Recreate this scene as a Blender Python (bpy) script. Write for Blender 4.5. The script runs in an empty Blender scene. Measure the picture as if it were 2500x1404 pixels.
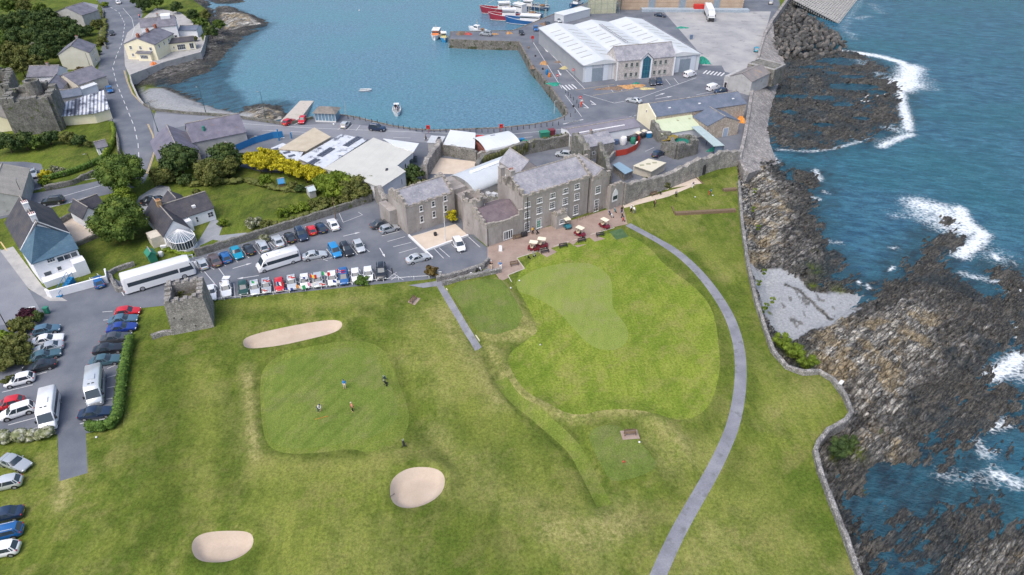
import bpy, bmesh, math, random
import numpy as np
from mathutils import Vector, Matrix, geometry
random.seed(7); rng = np.random.default_rng(11)
PI = math.pi
SC = bpy.context.scene
COL = SC.collection
# ---------------------------------------------------------------- camera
FPX = 1667.0; TH = math.radians(36); CT, ST = math.cos(TH), math.sin(TH); CH = 72.0
cd = bpy.data.cameras.new('camera'); cam = bpy.data.objects.new('camera', cd); COL.objects.link(cam)
cam.location = (0, 0, CH); cam.rotation_euler = (math.radians(90) - TH, 0, 0)
cd.sensor_width = 36; cd.lens = 36 * FPX / 2500; cd.clip_start = 0.5; cd.clip_end = 4000
SC.camera = cam
# ---------------------------------------------------------------- sky and sun
w = bpy.data.worlds.new('World'); SC.world = w; w.use_nodes = True
wn = w.node_tree; sky = wn.nodes.new('ShaderNodeTexSky'); sky.sky_type = 'NISHITA'; sky.sun_disc = False
SUN_EL, SUN_AZ = math.radians(58), math.radians(215)
sky.sun_elevation = SUN_EL; sky.sun_rotation = SUN_AZ; sky.dust_density = 4; sky.air_density = 1.1; sky.ozone_density = 1.5
bg = wn.nodes['Background']; bg.inputs[1].default_value = 0.15; wn.links.new(sky.outputs[0], bg.inputs[0])
ld = bpy.data.lights.new('sun', 'SUN'); ld.energy = 1.2; ld.angle = math.radians(45); ld.color = (1, .96, .91)
sun = bpy.data.objects.new('sun', ld); COL.objects.link(sun)
sd_ = Vector((math.sin(SUN_AZ) * math.cos(SUN_EL), math.cos(SUN_AZ) * math.cos(SUN_EL), math.sin(SUN_EL)))
sun.rotation_euler = sd_.to_track_quat('Z', 'Y').to_euler()
SC.view_settings.view_transform = 'Standard'; SC.view_settings.look = 'None'
SC.view_settings.exposure = 0.62; SC.view_settings.gamma = 1
# ---------------------------------------------------------------- survey: image point on the level z -> metres
def G(px, py, z=0.0):
    u = px - 1250; v = py - 702; d = FPX * ST + v * CT; t = (CH - z) / d
    return (u * t, (FPX * CT - v * ST) * t)
def GV(px, py, z=0.0):
    x, y = G(px, py, z); return Vector((x, y, z))
def PX(pts, z=0.0): return [G(a, b, z) for a, b in pts]
# ---------------------------------------------------------------- names, labels
def tag(o, label=None, cat=None, group=None, kind=None):
    if label: o['label'] = label
    if cat: o['category'] = cat
    if group: o['group'] = group
    if kind: o['kind'] = kind
    return o
def empty(name, loc, rz=0.0, label=None, cat=None, group=None, parent=None):
    o = bpy.data.objects.new(name, None); COL.objects.link(o); o.location = loc; o.rotation_euler = (0, 0, rz)
    o.empty_display_size = .5
    if parent: o.parent = parent
    return tag(o, label, cat, group)
def copy_tree(o, parent=None, mats=None):
    c = o.copy(); COL.objects.link(c); c.parent = parent
    if mats and o.type == 'MESH':
        for i, q in enumerate(o.material_slots):
            if q.material and q.material.name in mats:
                c.material_slots[i].link = 'OBJECT'; c.material_slots[i].material = mats[q.material.name]
    for ch in o.children: copy_tree(ch, c, mats)
    return c
# ---------------------------------------------------------------- mesh builder
class MB:
    def __init__(s): s.v = []; s.f = []; s.m = []
    def add(s, vs, fs, mi=0):
        n = len(s.v); s.v += [tuple(v) for v in vs]; s.f += [tuple(i + n for i in f) for f in fs]; s.m += [mi] * len(fs); return s
    def box(s, x0, y0, z0, x1, y1, z1, mi=0):
        return s.add([(x0,y0,z0),(x1,y0,z0),(x1,y1,z0),(x0,y1,z0),(x0,y0,z1),(x1,y0,z1),(x1,y1,z1),(x0,y1,z1)],
                     [(3,2,1,0),(4,5,6,7),(0,1,5,4),(1,2,6,5),(2,3,7,6),(3,0,4,7)], mi)
    def obox(s, cx, cy, z0, z1, lx, ly, r=0, mi=0):
        c, q = math.cos(r), math.sin(r); P = []
        for z in (z0, z1):
            for a, b in ((-1,-1),(1,-1),(1,1),(-1,1)):
                x, y = a*lx/2, b*ly/2; P.append((cx+x*c-y*q, cy+x*q+y*c, z))
        return s.add(P, [(3,2,1,0),(4,5,6,7),(0,1,5,4),(1,2,6,5),(2,3,7,6),(3,0,4,7)], mi)
    def prism(s, pts, z0, z1, mi=0):
        n = len(pts); a = sum(pts[i][0]*pts[(i+1)%n][1]-pts[(i+1)%n][0]*pts[i][1] for i in range(n))
        if a < 0: pts = pts[::-1]
        z0 = z0 if hasattr(z0,'__len__') else [z0]*n; z1 = z1 if hasattr(z1,'__len__') else [z1]*n
        return s.add([(p[0],p[1],z0[i]) for i,p in enumerate(pts)]+[(p[0],p[1],z1[i]) for i,p in enumerate(pts)],
                     [tuple(range(n))[::-1], tuple(range(n,2*n))]+[(i,(i+1)%n,n+(i+1)%n,n+i) for i in range(n)], mi)
    def loft(s, secs, mi=0, caps=True):
        n = len(secs[0]); V = [p for q in secs for p in q]; F = []
        for k in range(len(secs)-1):
            for i in range(n): F.append((k*n+i, k*n+(i+1)%n, (k+1)*n+(i+1)%n, (k+1)*n+i))
        if caps: F += [tuple(range(n))[::-1], tuple(range((len(secs)-1)*n, len(secs)*n))]
        return s.add(V, F, mi)
    def tube(s, a, b, r, n=6, mi=0, r2=None):
        a, b = Vector(a), Vector(b); d = (b-a).normalized(); q = d.to_track_quat('Z','Y').to_matrix(); r2 = r if r2 is None else r2
        S = []
        for p, rr in ((a, r), (b, r2)):
            S.append([p + q @ Vector((rr*math.cos(2*PI*i/n), rr*math.sin(2*PI*i/n), 0)) for i in range(n)])
        return s.loft(S, mi)
    def ball(s, c, r, n=8, m=5, mi=0, jit=0):
        c = Vector(c); rr = r if hasattr(r,'__len__') else (r,r,r); S = []
        for j in range(m+1):
            t = PI*(0.02+0.96*j/m); S.append([(c[0]+rr[0]*math.sin(t)*math.cos(2*PI*i/n)*(1+random.uniform(-jit,jit)), c[1]+rr[1]*math.sin(t)*math.sin(2*PI*i/n)*(1+random.uniform(-jit,jit)), c[2]-rr[2]*math.cos(t)) for i in range(n)])
        return s.loft(S, mi)
    def build(s, name, mats, parent=None, smooth=None, loc=None):
        me = bpy.data.meshes.new(name); me.from_pydata(s.v, [], s.f)
        for m in (mats if isinstance(mats, (list, tuple)) else [mats]): me.materials.append(m)
        if any(s.m): me.polygons.foreach_set('material_index', s.m)
        if smooth is not None:
            me.polygons.foreach_set('use_smooth', [True]*len(s.f)); me.set_sharp_from_angle(angle=math.radians(smooth))
        me.update(); o = bpy.data.objects.new(name, me); COL.objects.link(o)
        if parent: o.parent = parent
        if loc: o.location = loc
        return o
def npmesh(name, V, F, mats, parent=None, smooth=False, attrs=None):
    V = np.asarray(V, np.float32); F = np.asarray(F, np.int32); me = bpy.data.meshes.new(name)
    me.vertices.add(len(V)); me.vertices.foreach_set('co', V.ravel()); k = F.shape[1]
    me.loops.add(F.size); me.loops.foreach_set('vertex_index', F.ravel()); me.polygons.add(len(F))
    me.polygons.foreach_set('loop_start', np.arange(len(F), dtype=np.int32)*k)
    if smooth: me.polygons.foreach_set('use_smooth', np.ones(len(F), bool))
    for m in (mats if isinstance(mats,(list,tuple)) else [mats]): me.materials.append(m)
    me.update(calc_edges=True)
    for n_, a in (attrs or {}).items():
        at = me.attributes.new(n_, 'FLOAT', 'POINT'); at.data.foreach_set('value', np.asarray(a, np.float32))
    o = bpy.data.objects.new(name, me); COL.objects.link(o)
    if parent: o.parent = parent
    return o
# ---------------------------------------------------------------- numpy noise and distances
def _h(ix, iy, s):
    n = (ix.astype(np.int64)*374761393 + iy.astype(np.int64)*668265263 + s*69069) & 0xffffffff
    n = ((n ^ (n >> 13)) * 1274126177) & 0xffffffff; return ((n ^ (n >> 16)) & 0xffff) / 65535.0
def vn(x, y, s=0):
    ix, iy = np.floor(x), np.floor(y); fx, fy = x-ix, y-iy; fx = fx*fx*(3-2*fx); fy = fy*fy*(3-2*fy)
    a, b, c, d = _h(ix,iy,s), _h(ix+1,iy,s), _h(ix,iy+1,s), _h(ix+1,iy+1,s)
    return (a*(1-fx)+b*fx)*(1-fy)+(c*(1-fx)+d*fx)*fy
def fbm(x, y, s=0, o=4):
    t = 0; a = .5
    for i in range(o): t = t + a*vn(x*2**i, y*2**i, s+i*17); a *= .5
    return t/(1-.5**o)
def segd(P, X, Y):
    D = np.full(X.shape, 1e9)
    for (x0,y0),(x1,y1) in zip(P[:-1], P[1:]):
        dx, dy = x1-x0, y1-y0; L = dx*dx+dy*dy+1e-9; t = np.clip(((X-x0)*dx+(Y-y0)*dy)/L, 0, 1)
        D = np.minimum(D, np.hypot(X-x0-t*dx, Y-y0-t*dy))
    return D
def inside(P, X, Y):
    r = np.zeros(X.shape, bool); n = len(P)
    for i in range(n):
        x0,y0 = P[i]; x1,y1 = P[(i+1)%n]
        c = ((y0>Y) != (y1>Y)) & (X < (x1-x0)*(Y-y0)/((y1-y0) if y1!=y0 else 1e-9)+x0); r ^= c
    return r
def sdist(P, X, Y):      # positive inside
    d = segd(list(P)+[P[0]], X, Y); return np.where(inside(P, X, Y), d, -d)
def sm(x, a, b):
    t = np.clip((x-a)/(b-a), 0, 1); return t*t*(3-2*t)
def smooth_closed(P, it=2):
    for _ in range(it):
        Q = []
        for i in range(len(P)):
            a, b = P[i], P[(i+1)%len(P)]; Q += [(a[0]*.75+b[0]*.25, a[1]*.75+b[1]*.25), (a[0]*.25+b[0]*.75, a[1]*.25+b[1]*.75)]
        P = Q
    return P
def smooth_open(P, it=2):
    for _ in range(it):
        Q = [P[0]]
        for i in range(len(P)-1):
            a, b = P[i], P[i+1]; Q += [(a[0]*.75+b[0]*.25, a[1]*.75+b[1]*.25), (a[0]*.25+b[0]*.75, a[1]*.25+b[1]*.75)]
        P = Q+[P[-1]]
    return P
def band(C, wd):         # outline of a strip of width wd (number or list) along centre line C
    n = len(C); wd = (list(wd)+[wd[-1]]*n) if hasattr(wd,'__len__') else [wd]*n; L = []; R = []
    for i in range(n):
        a, b = C[max(i-1,0)], C[min(i+1,n-1)]; d = math.hypot(b[0]-a[0], b[1]-a[1]) or 1; nx, ny = -(b[1]-a[1])/d, (b[0]-a[0])/d
        L.append((C[i][0]+nx*wd[i]/2, C[i][1]+ny*wd[i]/2)); R.append((C[i][0]-nx*wd[i]/2, C[i][1]-ny*wd[i]/2))
    return L+R[::-1]
# ---------------------------------------------------------------- materials
class NG:
    def __init__(s, name):
        s.m = bpy.data.materials.new(name); s.m.use_nodes = True; s.t = s.m.node_tree; s.n = s.t.nodes
        s.b = s.n['Principled BSDF']; s.tc = s.n.new('ShaderNodeTexCoord'); s.co = s.tc.outputs['Object']
    def l(s, a, b): s.t.links.new(a, b)
    def mapping(s, scale=(1,1,1), rot=0, co=None):
        if rot:      # turn first, stretch afterwards
            r = s.n.new('ShaderNodeMapping'); r.inputs['Rotation'].default_value = (0,0,rot); s.l(co or s.co, r.inputs[0]); co = r.outputs[0]
        m = s.n.new('ShaderNodeMapping'); m.inputs['Scale'].default_value = scale; s.l(co or s.co, m.inputs[0]); return m.outputs[0]
    def noise(s, scale, detail=5, rough=.55, co=None, dist=0):
        n = s.n.new('ShaderNodeTexNoise'); n.inputs['Scale'].default_value = scale; n.inputs['Detail'].default_value = detail; n.inputs['Roughness'].default_value = rough; n.inputs['Distortion'].default_value = dist
        s.l(co or s.co, n.inputs['Vector']); return n.outputs['Fac']
    def vor(s, scale, feat='F1', out='Color', co=None):
        n = s.n.new('ShaderNodeTexVoronoi'); n.feature = feat; n.inputs['Scale'].default_value = scale; s.l(co or s.co, n.inputs['Vector']); return n.outputs[out]
    def ramp(s, fac, stops):
        r = s.n.new('ShaderNodeValToRGB'); e = r.color_ramp.elements
        while len(e) < len(stops): e.new(.5)
        for i, (p, c) in enumerate(stops): e[i].position = min(max(p, 0), 1); e[i].color = tuple(c if hasattr(c,'__len__') else (c,c,c))[:3] + (1,)
        s.l(fac, r.inputs[0]); return r.outputs[0]
    def mix(s, f, a, b, mode='MIX'):
        m = s.n.new('ShaderNodeMix'); m.data_type = 'RGBA'; m.blend_type = mode; m.clamp_factor = True
        for k, sock, v in ((0, m.inputs[0], f), (1, m.inputs[6], a), (1, m.inputs[7], b)):
            if isinstance(v, (int, float)): sock.default_value = (v,v,v,1) if k else v
            elif isinstance(v, tuple): sock.default_value = v[:3]+(1,)
            else: s.l(v, sock)
        return m.outputs[2]
    def math(s, op, a, b=0.0, c=None, clamp=False):
        m = s.n.new('ShaderNodeMath'); m.operation = op; m.use_clamp = clamp
        for i, v in enumerate((a, b) if c is None else (a, b, c)):
            if isinstance(v, (int, float)): m.inputs[i].default_value = v
            else: s.l(v, m.inputs[i])
        return m.outputs[0]
    def sep(s, ax, co=None):
        x = s.n.new('ShaderNodeSeparateXYZ'); s.l(co or s.co, x.inputs[0]); return x.outputs[ax]
    def attr(s, name):
        a = s.n.new('ShaderNodeAttribute'); a.attribute_name = name; return a.outputs['Fac']
    def bump(s, h, strength=.5, dist=.1):
        b = s.n.new('ShaderNodeBump'); b.inputs['Strength'].default_value = strength; b.inputs['Distance'].default_value = dist; s.l(h, b.inputs['Height']); s.l(b.outputs[0], s.b.inputs['Normal'])
    def out(s, col, rough=.85, spec=.3, metal=0):
        if isinstance(col, tuple): s.b.inputs['Base Color'].default_value = col[:3]+(1,)
        else: s.l(col, s.b.inputs['Base Color'])
        s.b.inputs['Roughness'].default_value = rough; s.b.inputs['Specular IOR Level'].default_value = spec; s.b.inputs['Metallic'].default_value = metal; return s.m
MAT = {}
def M(name, cols, scale=1.0, rough=.85, spec=.25, metal=0, grain=.25, gscale=None, bump=.3, bdist=.05, vor=None, joint=.55, stretch=None, rot=0, lines=None, lo=.32, hi=.68, stain=None):
    """cols: list of colours blended by noise; vor: size of stones; lines: (axis, spacing, width share, darkness); stain: (colour, scale, threshold)"""
    if name in MAT: return MAT[name]
    g = NG(name); cols = cols if isinstance(cols, list) else [cols]
    co = g.mapping(stretch, rot) if stretch else g.co
    f = g.noise(scale, 6, .6, co)
    n = len(cols)
    c = g.ramp(f, [(lo+(hi-lo)*i/max(n-1,1), cols[i]) for i in range(n)]) if n > 1 else cols[0]
    h = g.noise(gscale or scale*9, 4, .7, co)
    c = g.mix(1.0, c, g.ramp(h, [(.25, 1-grain), (.75, 1+grain)]), 'MULTIPLY')
    if vor:
        cell = g.vor(1/vor); bw = g.ramp(cell, [(0, .72), (1, 1.28)]); c = g.mix(1.0, c, bw, 'MULTIPLY')
        ed = g.vor(1/vor, 'DISTANCE_TO_EDGE', 'Distance'); jd = g.ramp(ed, [(0, joint), (.12, 1.0)]); c = g.mix(1.0, c, jd, 'MULTIPLY'); h = g.mix(.6, h, jd)
    if lines:
        ax, sp, wd, dk = lines
        fr = g.math('FRACT', g.math('DIVIDE', g.sep(ax), sp)); ln = g.ramp(fr, [(0, dk), (wd, dk), (min(wd*1.6,.99), 1.0)]); c = g.mix(1.0, c, ln, 'MULTIPLY'); h = g.mix(.5, h, ln)
    if stain:
        sc_, ss, th = stain; sf = g.ramp(g.noise(ss, 6, .7), [(th-.04, 0.0), (th+.06, 1.0)]); c = g.mix(sf, c, sc_)
    if bump: g.bump(h, bump, bdist)
    m = g.out(c, rough, spec, metal); MAT[name] = m; return m
def plain(name, col, rough=.5, spec=.4, metal=0, coat=0):
    if name in MAT: return MAT[name]
    g = NG(name); f = g.noise(3, 3); m = g.out(g.mix(f, tuple(c*.88 for c in col), tuple(min(c*1.12,1) for c in col)), rough, spec, metal)
    if coat: g.b.inputs['Coat Weight'].default_value = coat
    MAT[name] = m; return m
SLATE = M('slate roof', [(.10,.10,.125),(.15,.15,.18),(.20,.19,.225)], .5, .6, .4, grain=.2, gscale=3, lines=('Y',.28,.12,.75))
SLATE_D = M('dark slate roof', [(.035,.037,.05),(.06,.058,.07),(.085,.075,.075)], .5, .6, .4, grain=.25, gscale=3, lines=('Y',.28,.12,.75))
SLATE_P = M('purple slate roof', [(.20,.205,.235),(.265,.265,.30),(.335,.33,.35)], .6, .65, .35, grain=.2, gscale=2.5, lines=('Y',.3,.1,.82), stain=((.40,.40,.40),1.4,.62))
SLATE_B = M('blue slate roof', [(.10,.125,.17),(.125,.15,.20),(.16,.18,.225)], .4, .6, .35, grain=.15, gscale=3, lines=('Y',.3,.1,.85))
SLATE_T = M('teal slate roof', [(.05,.10,.15),(.065,.125,.18),(.085,.15,.20)], .6, .6, .4, grain=.25, gscale=4, lines=('Y',.28,.12,.8))
RENDERED = M('castle render', [(.235,.215,.20),(.315,.29,.275),(.385,.36,.34)], .35, .95, .1, grain=.15, gscale=4, bump=.4, stretch=(1,1,.35), stain=((.15,.135,.125),.55,.66))
RUBBLE = M('rubble stone', [(.20,.19,.175),(.29,.275,.26),(.36,.34,.31)], .7, .95, .1, grain=.25, vor=.27, bump=.8, stain=((.13,.14,.08),.9,.66))
RUBBLE_D = M('mossy rubble stone', [(.13,.13,.12),(.20,.195,.18),(.26,.25,.23)], .6, .95, .1, grain=.3, vor=.27, bump=.9, stain=((.08,.10,.03),.8,.60))
DRYWALL = M('dry stone', [(.19,.185,.18),(.28,.27,.26),(.38,.365,.345)], .9, .95, .1, grain=.25, vor=.3, joint=.35, bump=1)
COPING = M('parapet coping', [(.22,.20,.185),(.32,.295,.27),(.40,.37,.33)], 1.2, .95, .1, grain=.3, stain=((.12,.11,.06),1.2,.6))
WHITEW = M('white painted wall', [(.68,.69,.72),(.75,.76,.78)], .6, .8, .2, grain=.05, stain=((.60,.61,.62),.8,.66))
CREAMW = M('cream painted wall', [(.72,.66,.47),(.80,.74,.56)], .5, .8, .2, grain=.06)
BEIGEW = M('beige rendered wall', [(.50,.46,.38),(.60,.56,.48)], .5, .85, .2, grain=.1, stain=((.38,.36,.30),.7,.62))
GREYW = M('grey rendered wall', [(.33,.33,.33),(.43,.43,.43)], .5, .85, .2, grain=.1, stain=((.24,.24,.24),.6,.62))
PALEROOF = M('pale sheet roof', [(.60,.62,.60),(.70,.71,.69)], .25, .6, .3, grain=.04, lines=('X',1.0,.05,.9), stain=((.52,.53,.50),.5,.68))
WHITEROOF = M('white sheet roof', [(.54,.57,.59),(.62,.64,.65)], .2, .5, .35, grain=.03, lines=('X',.8,.08,.94), stain=((.62,.60,.50),.25,.70))
GREYROOF = M('grey membrane roof', [(.40,.42,.44),(.50,.52,.54)], .3, .6, .3, grain=.06, lines=('X',.6,.07,.9))
TANROOF = M('sand coloured sheet roof', [(.40,.35,.27),(.47,.42,.33)], .5, .8, .2, grain=.08, lines=('X',.5,.1,.88))
CONC = M('concrete', [(.30,.30,.30),(.40,.39,.38)], .6, .9, .2, grain=.12, stain=((.20,.20,.20),.5,.62))
GLASS = plain('window glass', (.035,.05,.065), .08, .6)
CARGLASS = plain('car glass', (.03,.045,.06), .06, .7)
FRAME = plain('white window frame', (.68,.68,.68), .5)
DARKF = plain('dark painted metal', (.03,.03,.035), .5)
RUBBER = plain('rubber tyre', (.018,.018,.02), .8, .2)
RIM = plain('alloy wheel rim', (.42,.43,.45), .35, .5, .6)
LAMPG = plain('headlight glass', (.62,.65,.68), .1, .8)
TAILG = plain('red tail light', (.42,.02,.02), .2, .6)
PLATE_Y = plain('yellow number plate', (.62,.45,.05), .5); PLATE_W = plain('white number plate', (.7,.7,.68), .5)
TIMBER = M('weathered timber', [(.13,.09,.06),(.21,.15,.10)], 2, .85, .2, stretch=(4,1,1))
PAINTW = plain('white paint', (.66,.67,.68), .6, .3); REDP = plain('red paint', (.50,.035,.03), .5); TERRA = M('terracotta', [(.30,.09,.05),(.42,.15,.09)], 3, .8)
BLUEP = plain('blue paint', (.02,.17,.36), .5); GREENP = plain('green paint', (.03,.20,.13), .6); ORANGEP = plain('orange paint', (.65,.20,.03), .6); YELLOWP = plain('yellow paint', (.65,.50,.06), .6)
# ================================================================ ground relief of the golf course
def px_(*a): return [G(a[i], a[i+1]) for i in range(0, len(a), 2)]
BUNKERS = [smooth_closed(px_(592,835,600,824,640,811,720,794,800,781,832,783,838,797,820,815,760,830,680,847,620,853,597,849), 2),
           smooth_closed(px_(951,1207,955,1172,985,1150,1025,1140,1070,1145,1088,1166,1083,1198,1060,1222,1020,1240,985,1243,960,1232), 2),
           smooth_closed(px_(467,1342,475,1315,510,1300,570,1297,612,1301,622,1321,612,1347,570,1371,520,1376,480,1369), 2)]
GREEN1 = smooth_closed(px_(643,935,655,900,700,877,780,858,850,850,900,852,928,885,950,930,975,985,968,1030,930,1062,860,1080,780,1097,700,1099,663,1083,649,1040), 2)
COLLAR = smooth_closed(px_(634,930,648,890,695,862,780,843,860,830,925,838,952,878,975,935,1000,1000,994,1055,955,1090,900,1110,860,1096,780,1110,700,1112,655,1095,640,1045), 2)
APRON = smooth_closed(px_(1252,690,1290,640,1340,612,1420,590,1490,565,1545,577,1590,607,1622,648,1700,702,1742,756,1757,847,1758,912,1736,988,1698,1021,1649,1028,1590,1012,1481,1005,1405,1027,1328,992,1263,943,1232,868,1290,830,1318,815,1290,750), 2)
GREEN2 = smooth_closed(px_(1255,690,1290,665,1340,648,1400,640,1450,644,1487,670,1496,702,1494,745,1505,765,1530,795,1536,825,1520,847,1490,857,1450,850,1410,815,1360,755,1300,722,1262,712), 2)
TEE1 = smooth_closed(px_(1088,700,1215,676,1250,725,1288,800,1180,832,1130,765), 1)
TEE2 = smooth_closed(px_(1430,1055,1500,1038,1545,1068,1585,1110,1612,1152,1500,1187,1478,1160,1450,1105), 2)
STRIP = band(smooth_open(px_(1222,925,1250,968,1305,1010,1360,1052,1408,1095,1440,1160,1476,1233), 2), 2.0)
PATHC = smooth_open(px_(1533,548,1590,578,1650,613,1700,657,1745,712,1782,772,1803,835,1810,900,1805,970,1790,1040,1765,1100,1735,1160,1700,1220,1660,1290,1622,1370,1580,1470), 2)
PATH = band(PATHC, [1.55]*8+[1.75]*(len(PATHC)-8))
PTH2 = band(smooth_open(px_(1072,694,1100,742,1135,800,1168,850), 1), 1.15)
PTH3 = band(smooth_open(px_(976,708,1010,698,1050,692,1110,682,1170,668,1196,658), 2), [1.2]*20)
RELIEF = [  # polyline (px), sigma m, height m
 ([(1318,1000),(1400,1025),(1480,1003),(1560,1012),(1620,1040),(1665,1090),(1670,1150),(1620,1190)], 1.2, .7),
 ([(1215,690),(1262,760),(1310,830)], 1.3, .45), ([(1190,850),(1232,905),(1262,950),(1318,1000)], 1.3, .5),
 ([(1168,850),(1200,895),(1232,950),(1290,1010),(1350,1062),(1405,1112),(1440,1170),(1480,1240)], .9, -.5),
 ([(1195,870),(1240,940),(1300,990),(1350,1035)], .6, -.3), ([(1410,1050),(1440,1110),(1485,1190)], .6, -.35),
 ([(995,930),(1003,1000),(1040,1080),(1100,1130)], 1.5, -.5), ([(940,1110),(985,1130),(1040,1110),(1100,1150)], 1.3, .35),
 ([(900,820),(960,870),(990,930)], 1.2, -.3), ([(600,900),(615,1000),(625,1120)], 1.1, .3), ([(600,870),(700,852),(840,815),(880,790)], 1.0, .3),
 ([(940,770),(1060,830),(1150,960),(1240,1100)], 4, .35), ([(420,900),(430,1100),(400,1300)], 4, .3), ([(760,1200),(820,1404)], 6, .4), ([(1300,1250),(1450,1300),(1550,1330)], 4, .4), ([(1130,800),(1160,850)], .6, -.3)]
RELIEF = [(px_(*[c for p in P for c in p]), s, h) for P, s, h in RELIEF]
def hgt(X, Y):
    X = np.asarray(X, float); Y = np.asarray(Y, float); Z = np.zeros(X.shape)
    for P, s, h in RELIEF:
        d = segd(P, X, Y); Z += h*np.exp(-(d/s)**2/2)
    for B in BUNKERS:
        d = sdist(B, X, Y); Z += -1.05*sm(d, -.15, 1.1) + .34*np.exp(-((d+.8)/.6)**2)
    for P, hh in ((TEE1, .5), (TEE2, .45)):
        Z += hh*sm(sdist(P, X, Y), -1.3, .1)
    Z += .25*sm(sdist(GREEN1, X, Y), -3, 4)
    Z += .10*(fbm(X/9, Y/9, 5, 3)-.5)*sm(segd(PATHC, X, Y), .5, 3)
    return Z*sm(105-Y, 0, 8)
def densify(P, st):
    Q = []
    for i in range(len(P)):
        a, b = P[i], P[(i+1)%len(P)]; n = max(1, int(math.hypot(b[0]-a[0], b[1]-a[1])/st+.5))
        Q += [(a[0]+(b[0]-a[0])*k/n, a[1]+(b[1]-a[1])*k/n) for k in range(n)]
    return Q
def sheet(name, P, z, mat, grid=None, holes=(), relief=False, attrs=None, box=None, kind='structure', label=None, cat=None):
    D = densify(P, grid) if grid else list(P); loops = [D]
    for h in holes: loops.append(densify(h, grid) if grid else list(h))
    V = []; E = []
    for L in loops:
        n = len(V); V += L; E += [(n+i, n+(i+1)%len(L)) for i in range(len(L))]
    if grid:
        x0,x1,y0,y1 = box or (min(p[0] for p in P), max(p[0] for p in P), min(p[1] for p in P), max(p[1] for p in P))
        gx, gy = np.meshgrid(np.arange(x0, x1, grid), np.arange(y0, y1, grid)); gx = (gx+rng.uniform(-.15,.15,gx.shape)*grid).ravel(); gy = (gy+rng.uniform(-.15,.15,gy.shape)*grid).ravel()
        ok = inside(P, gx, gy)
        for L in loops: ok &= np.abs(sdist(L, gx, gy)) > grid*.45
        for h in holes: ok &= ~inside(h, gx, gy)
        V += list(zip(gx[ok], gy[ok]))
    r = geometry.delaunay_2d_cdt([Vector((float(a), float(b))) for a, b in V], E, [], 1, 1e-4)
    A = np.array([[v.x, v.y] for v in r[0]]); F = np.array([f for f in r[2] if len(f) == 3])
    c = A[F].mean(1); ok = inside(P, c[:,0], c[:,1])
    for h in holes: ok &= ~inside(h, c[:,0], c[:,1])
    F = F[ok]; a2 = (A[F[:,1]]-A[F[:,0]]); b2 = (A[F[:,2]]-A[F[:,0]]); fl = (a2[:,0]*b2[:,1]-a2[:,1]*b2[:,0]) < 0; F[fl] = F[fl][:, ::-1]
    Z = (hgt(A[:,0], A[:,1]) if relief else 0)+np.full(len(A), z)
    at = {k: f(A[:,0], A[:,1]) for k, f in (attrs or {}).items()}
    o = npmesh(name, np.column_stack([A, Z]), F, mat, None, relief, at); tag(o, label, cat, None, kind); return o
# grass materials ------------------------------------------------
def grass(name, base, dark, light, tan=None, stripes=None, fine=1.0, amt=.5):
    g = NG(name); big = g.noise(.07, 6, .6); mid = g.noise(.35, 7, .7, g.mapping((1,.45,1), .5)); fi = g.noise(2.6*fine, 6, .85)
    c = g.mix(g.ramp(big, [(.41, 0.0), (.57, 1.0)]), dark, base); c = g.mix(g.math('MULTIPLY', g.ramp(mid, [(.45, 0.0), (.62, 1.0)]), amt), c, light)
    st2 = g.noise(.55, 6, .7, g.mapping((1.5,.16,1), -.12)); c = g.mix(g.math('MULTIPLY', g.ramp(st2, [(.47, 0.0), (.58, 1.0)]), .60*amt/.5), c, dark)
    br = g.noise(.22, 7, .75, g.mapping((1,.7,1), .9)); c = g.mix(g.math('MULTIPLY', g.ramp(br, [(.50, 0.0), (.60, 1.0)]), .5), c, tuple(q*1.05 for q in (light[0]*.95, light[1]*.80, light[2]*1.3)))
    gr = g.noise(.3, 6, .7, g.mapping((1,.8,1), 2.1)); c = g.mix(g.math('MULTIPLY', g.ramp(gr, [(.52, 0.0), (.62, 1.0)]), .65 if tan else .3), c, tuple(q*.8 for q in dark))
    if tan:
        tn = g.attr('tan'); t2 = g.math('MULTIPLY', tn, g.math('ADD', g.ramp(g.noise(1.1, 7, .8), [(.38, 0.0), (.62, 1.0)]), .12), clamp=True); c = g.mix(g.math('MULTIPLY', t2, .8), c, tan)
        t3 = g.math('MULTIPLY', g.ramp(g.noise(.16, 6, .65, g.mapping((1,.5,1), -.5)), [(.52, 0.0), (.70, 1.0)]), .55); c = g.mix(t3, c, tuple(.5*a+.5*b for a, b in zip(tan, light)))
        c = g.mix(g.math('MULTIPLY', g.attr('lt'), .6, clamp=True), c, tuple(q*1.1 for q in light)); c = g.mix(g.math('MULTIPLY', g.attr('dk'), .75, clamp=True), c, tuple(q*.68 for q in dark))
    if stripes:
        ang, wd, am = stripes; s2 = g.math('SINE', g.math('MULTIPLY', g.sep('X', g.mapping((1,1,1), ang+1.45)), 2*PI/(wd*1.7))); c = g.mix(g.math('MULTIPLY', g.ramp(s2, [(.35, 0.0), (.65, 1.0)]), am*.4), c, g.mix(1.0, c, (.74,.82,.7), 'MULTIPLY'))
        st = g.math('SINE', g.math('MULTIPLY', g.sep('X', g.mapping((1,1,1), ang)), 2*PI/wd))
        c = g.mix(g.math('MULTIPLY', g.ramp(st, [(.3, 0.0), (.7, 1.0)]), g.math('MULTIPLY', g.ramp(g.noise(.10, 4), [(.40, .15), (.55, 1.0)]), am)), c, g.mix(1.0, c, (.66,.76,.62), 'MULTIPLY'))
    c = g.mix(1.0, c, g.ramp(fi, [(.36, .60), (.64, 1.42)]), 'MULTIPLY')
    if tan: c = g.mix(g.ramp(g.noise(22, 3, .8), [(.60, 0.0), (.75, .35)]), c, tuple(q*.45 for q in dark))
    g.bump(fi, .35, .06); return g.out(c, .95, .1)
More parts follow.
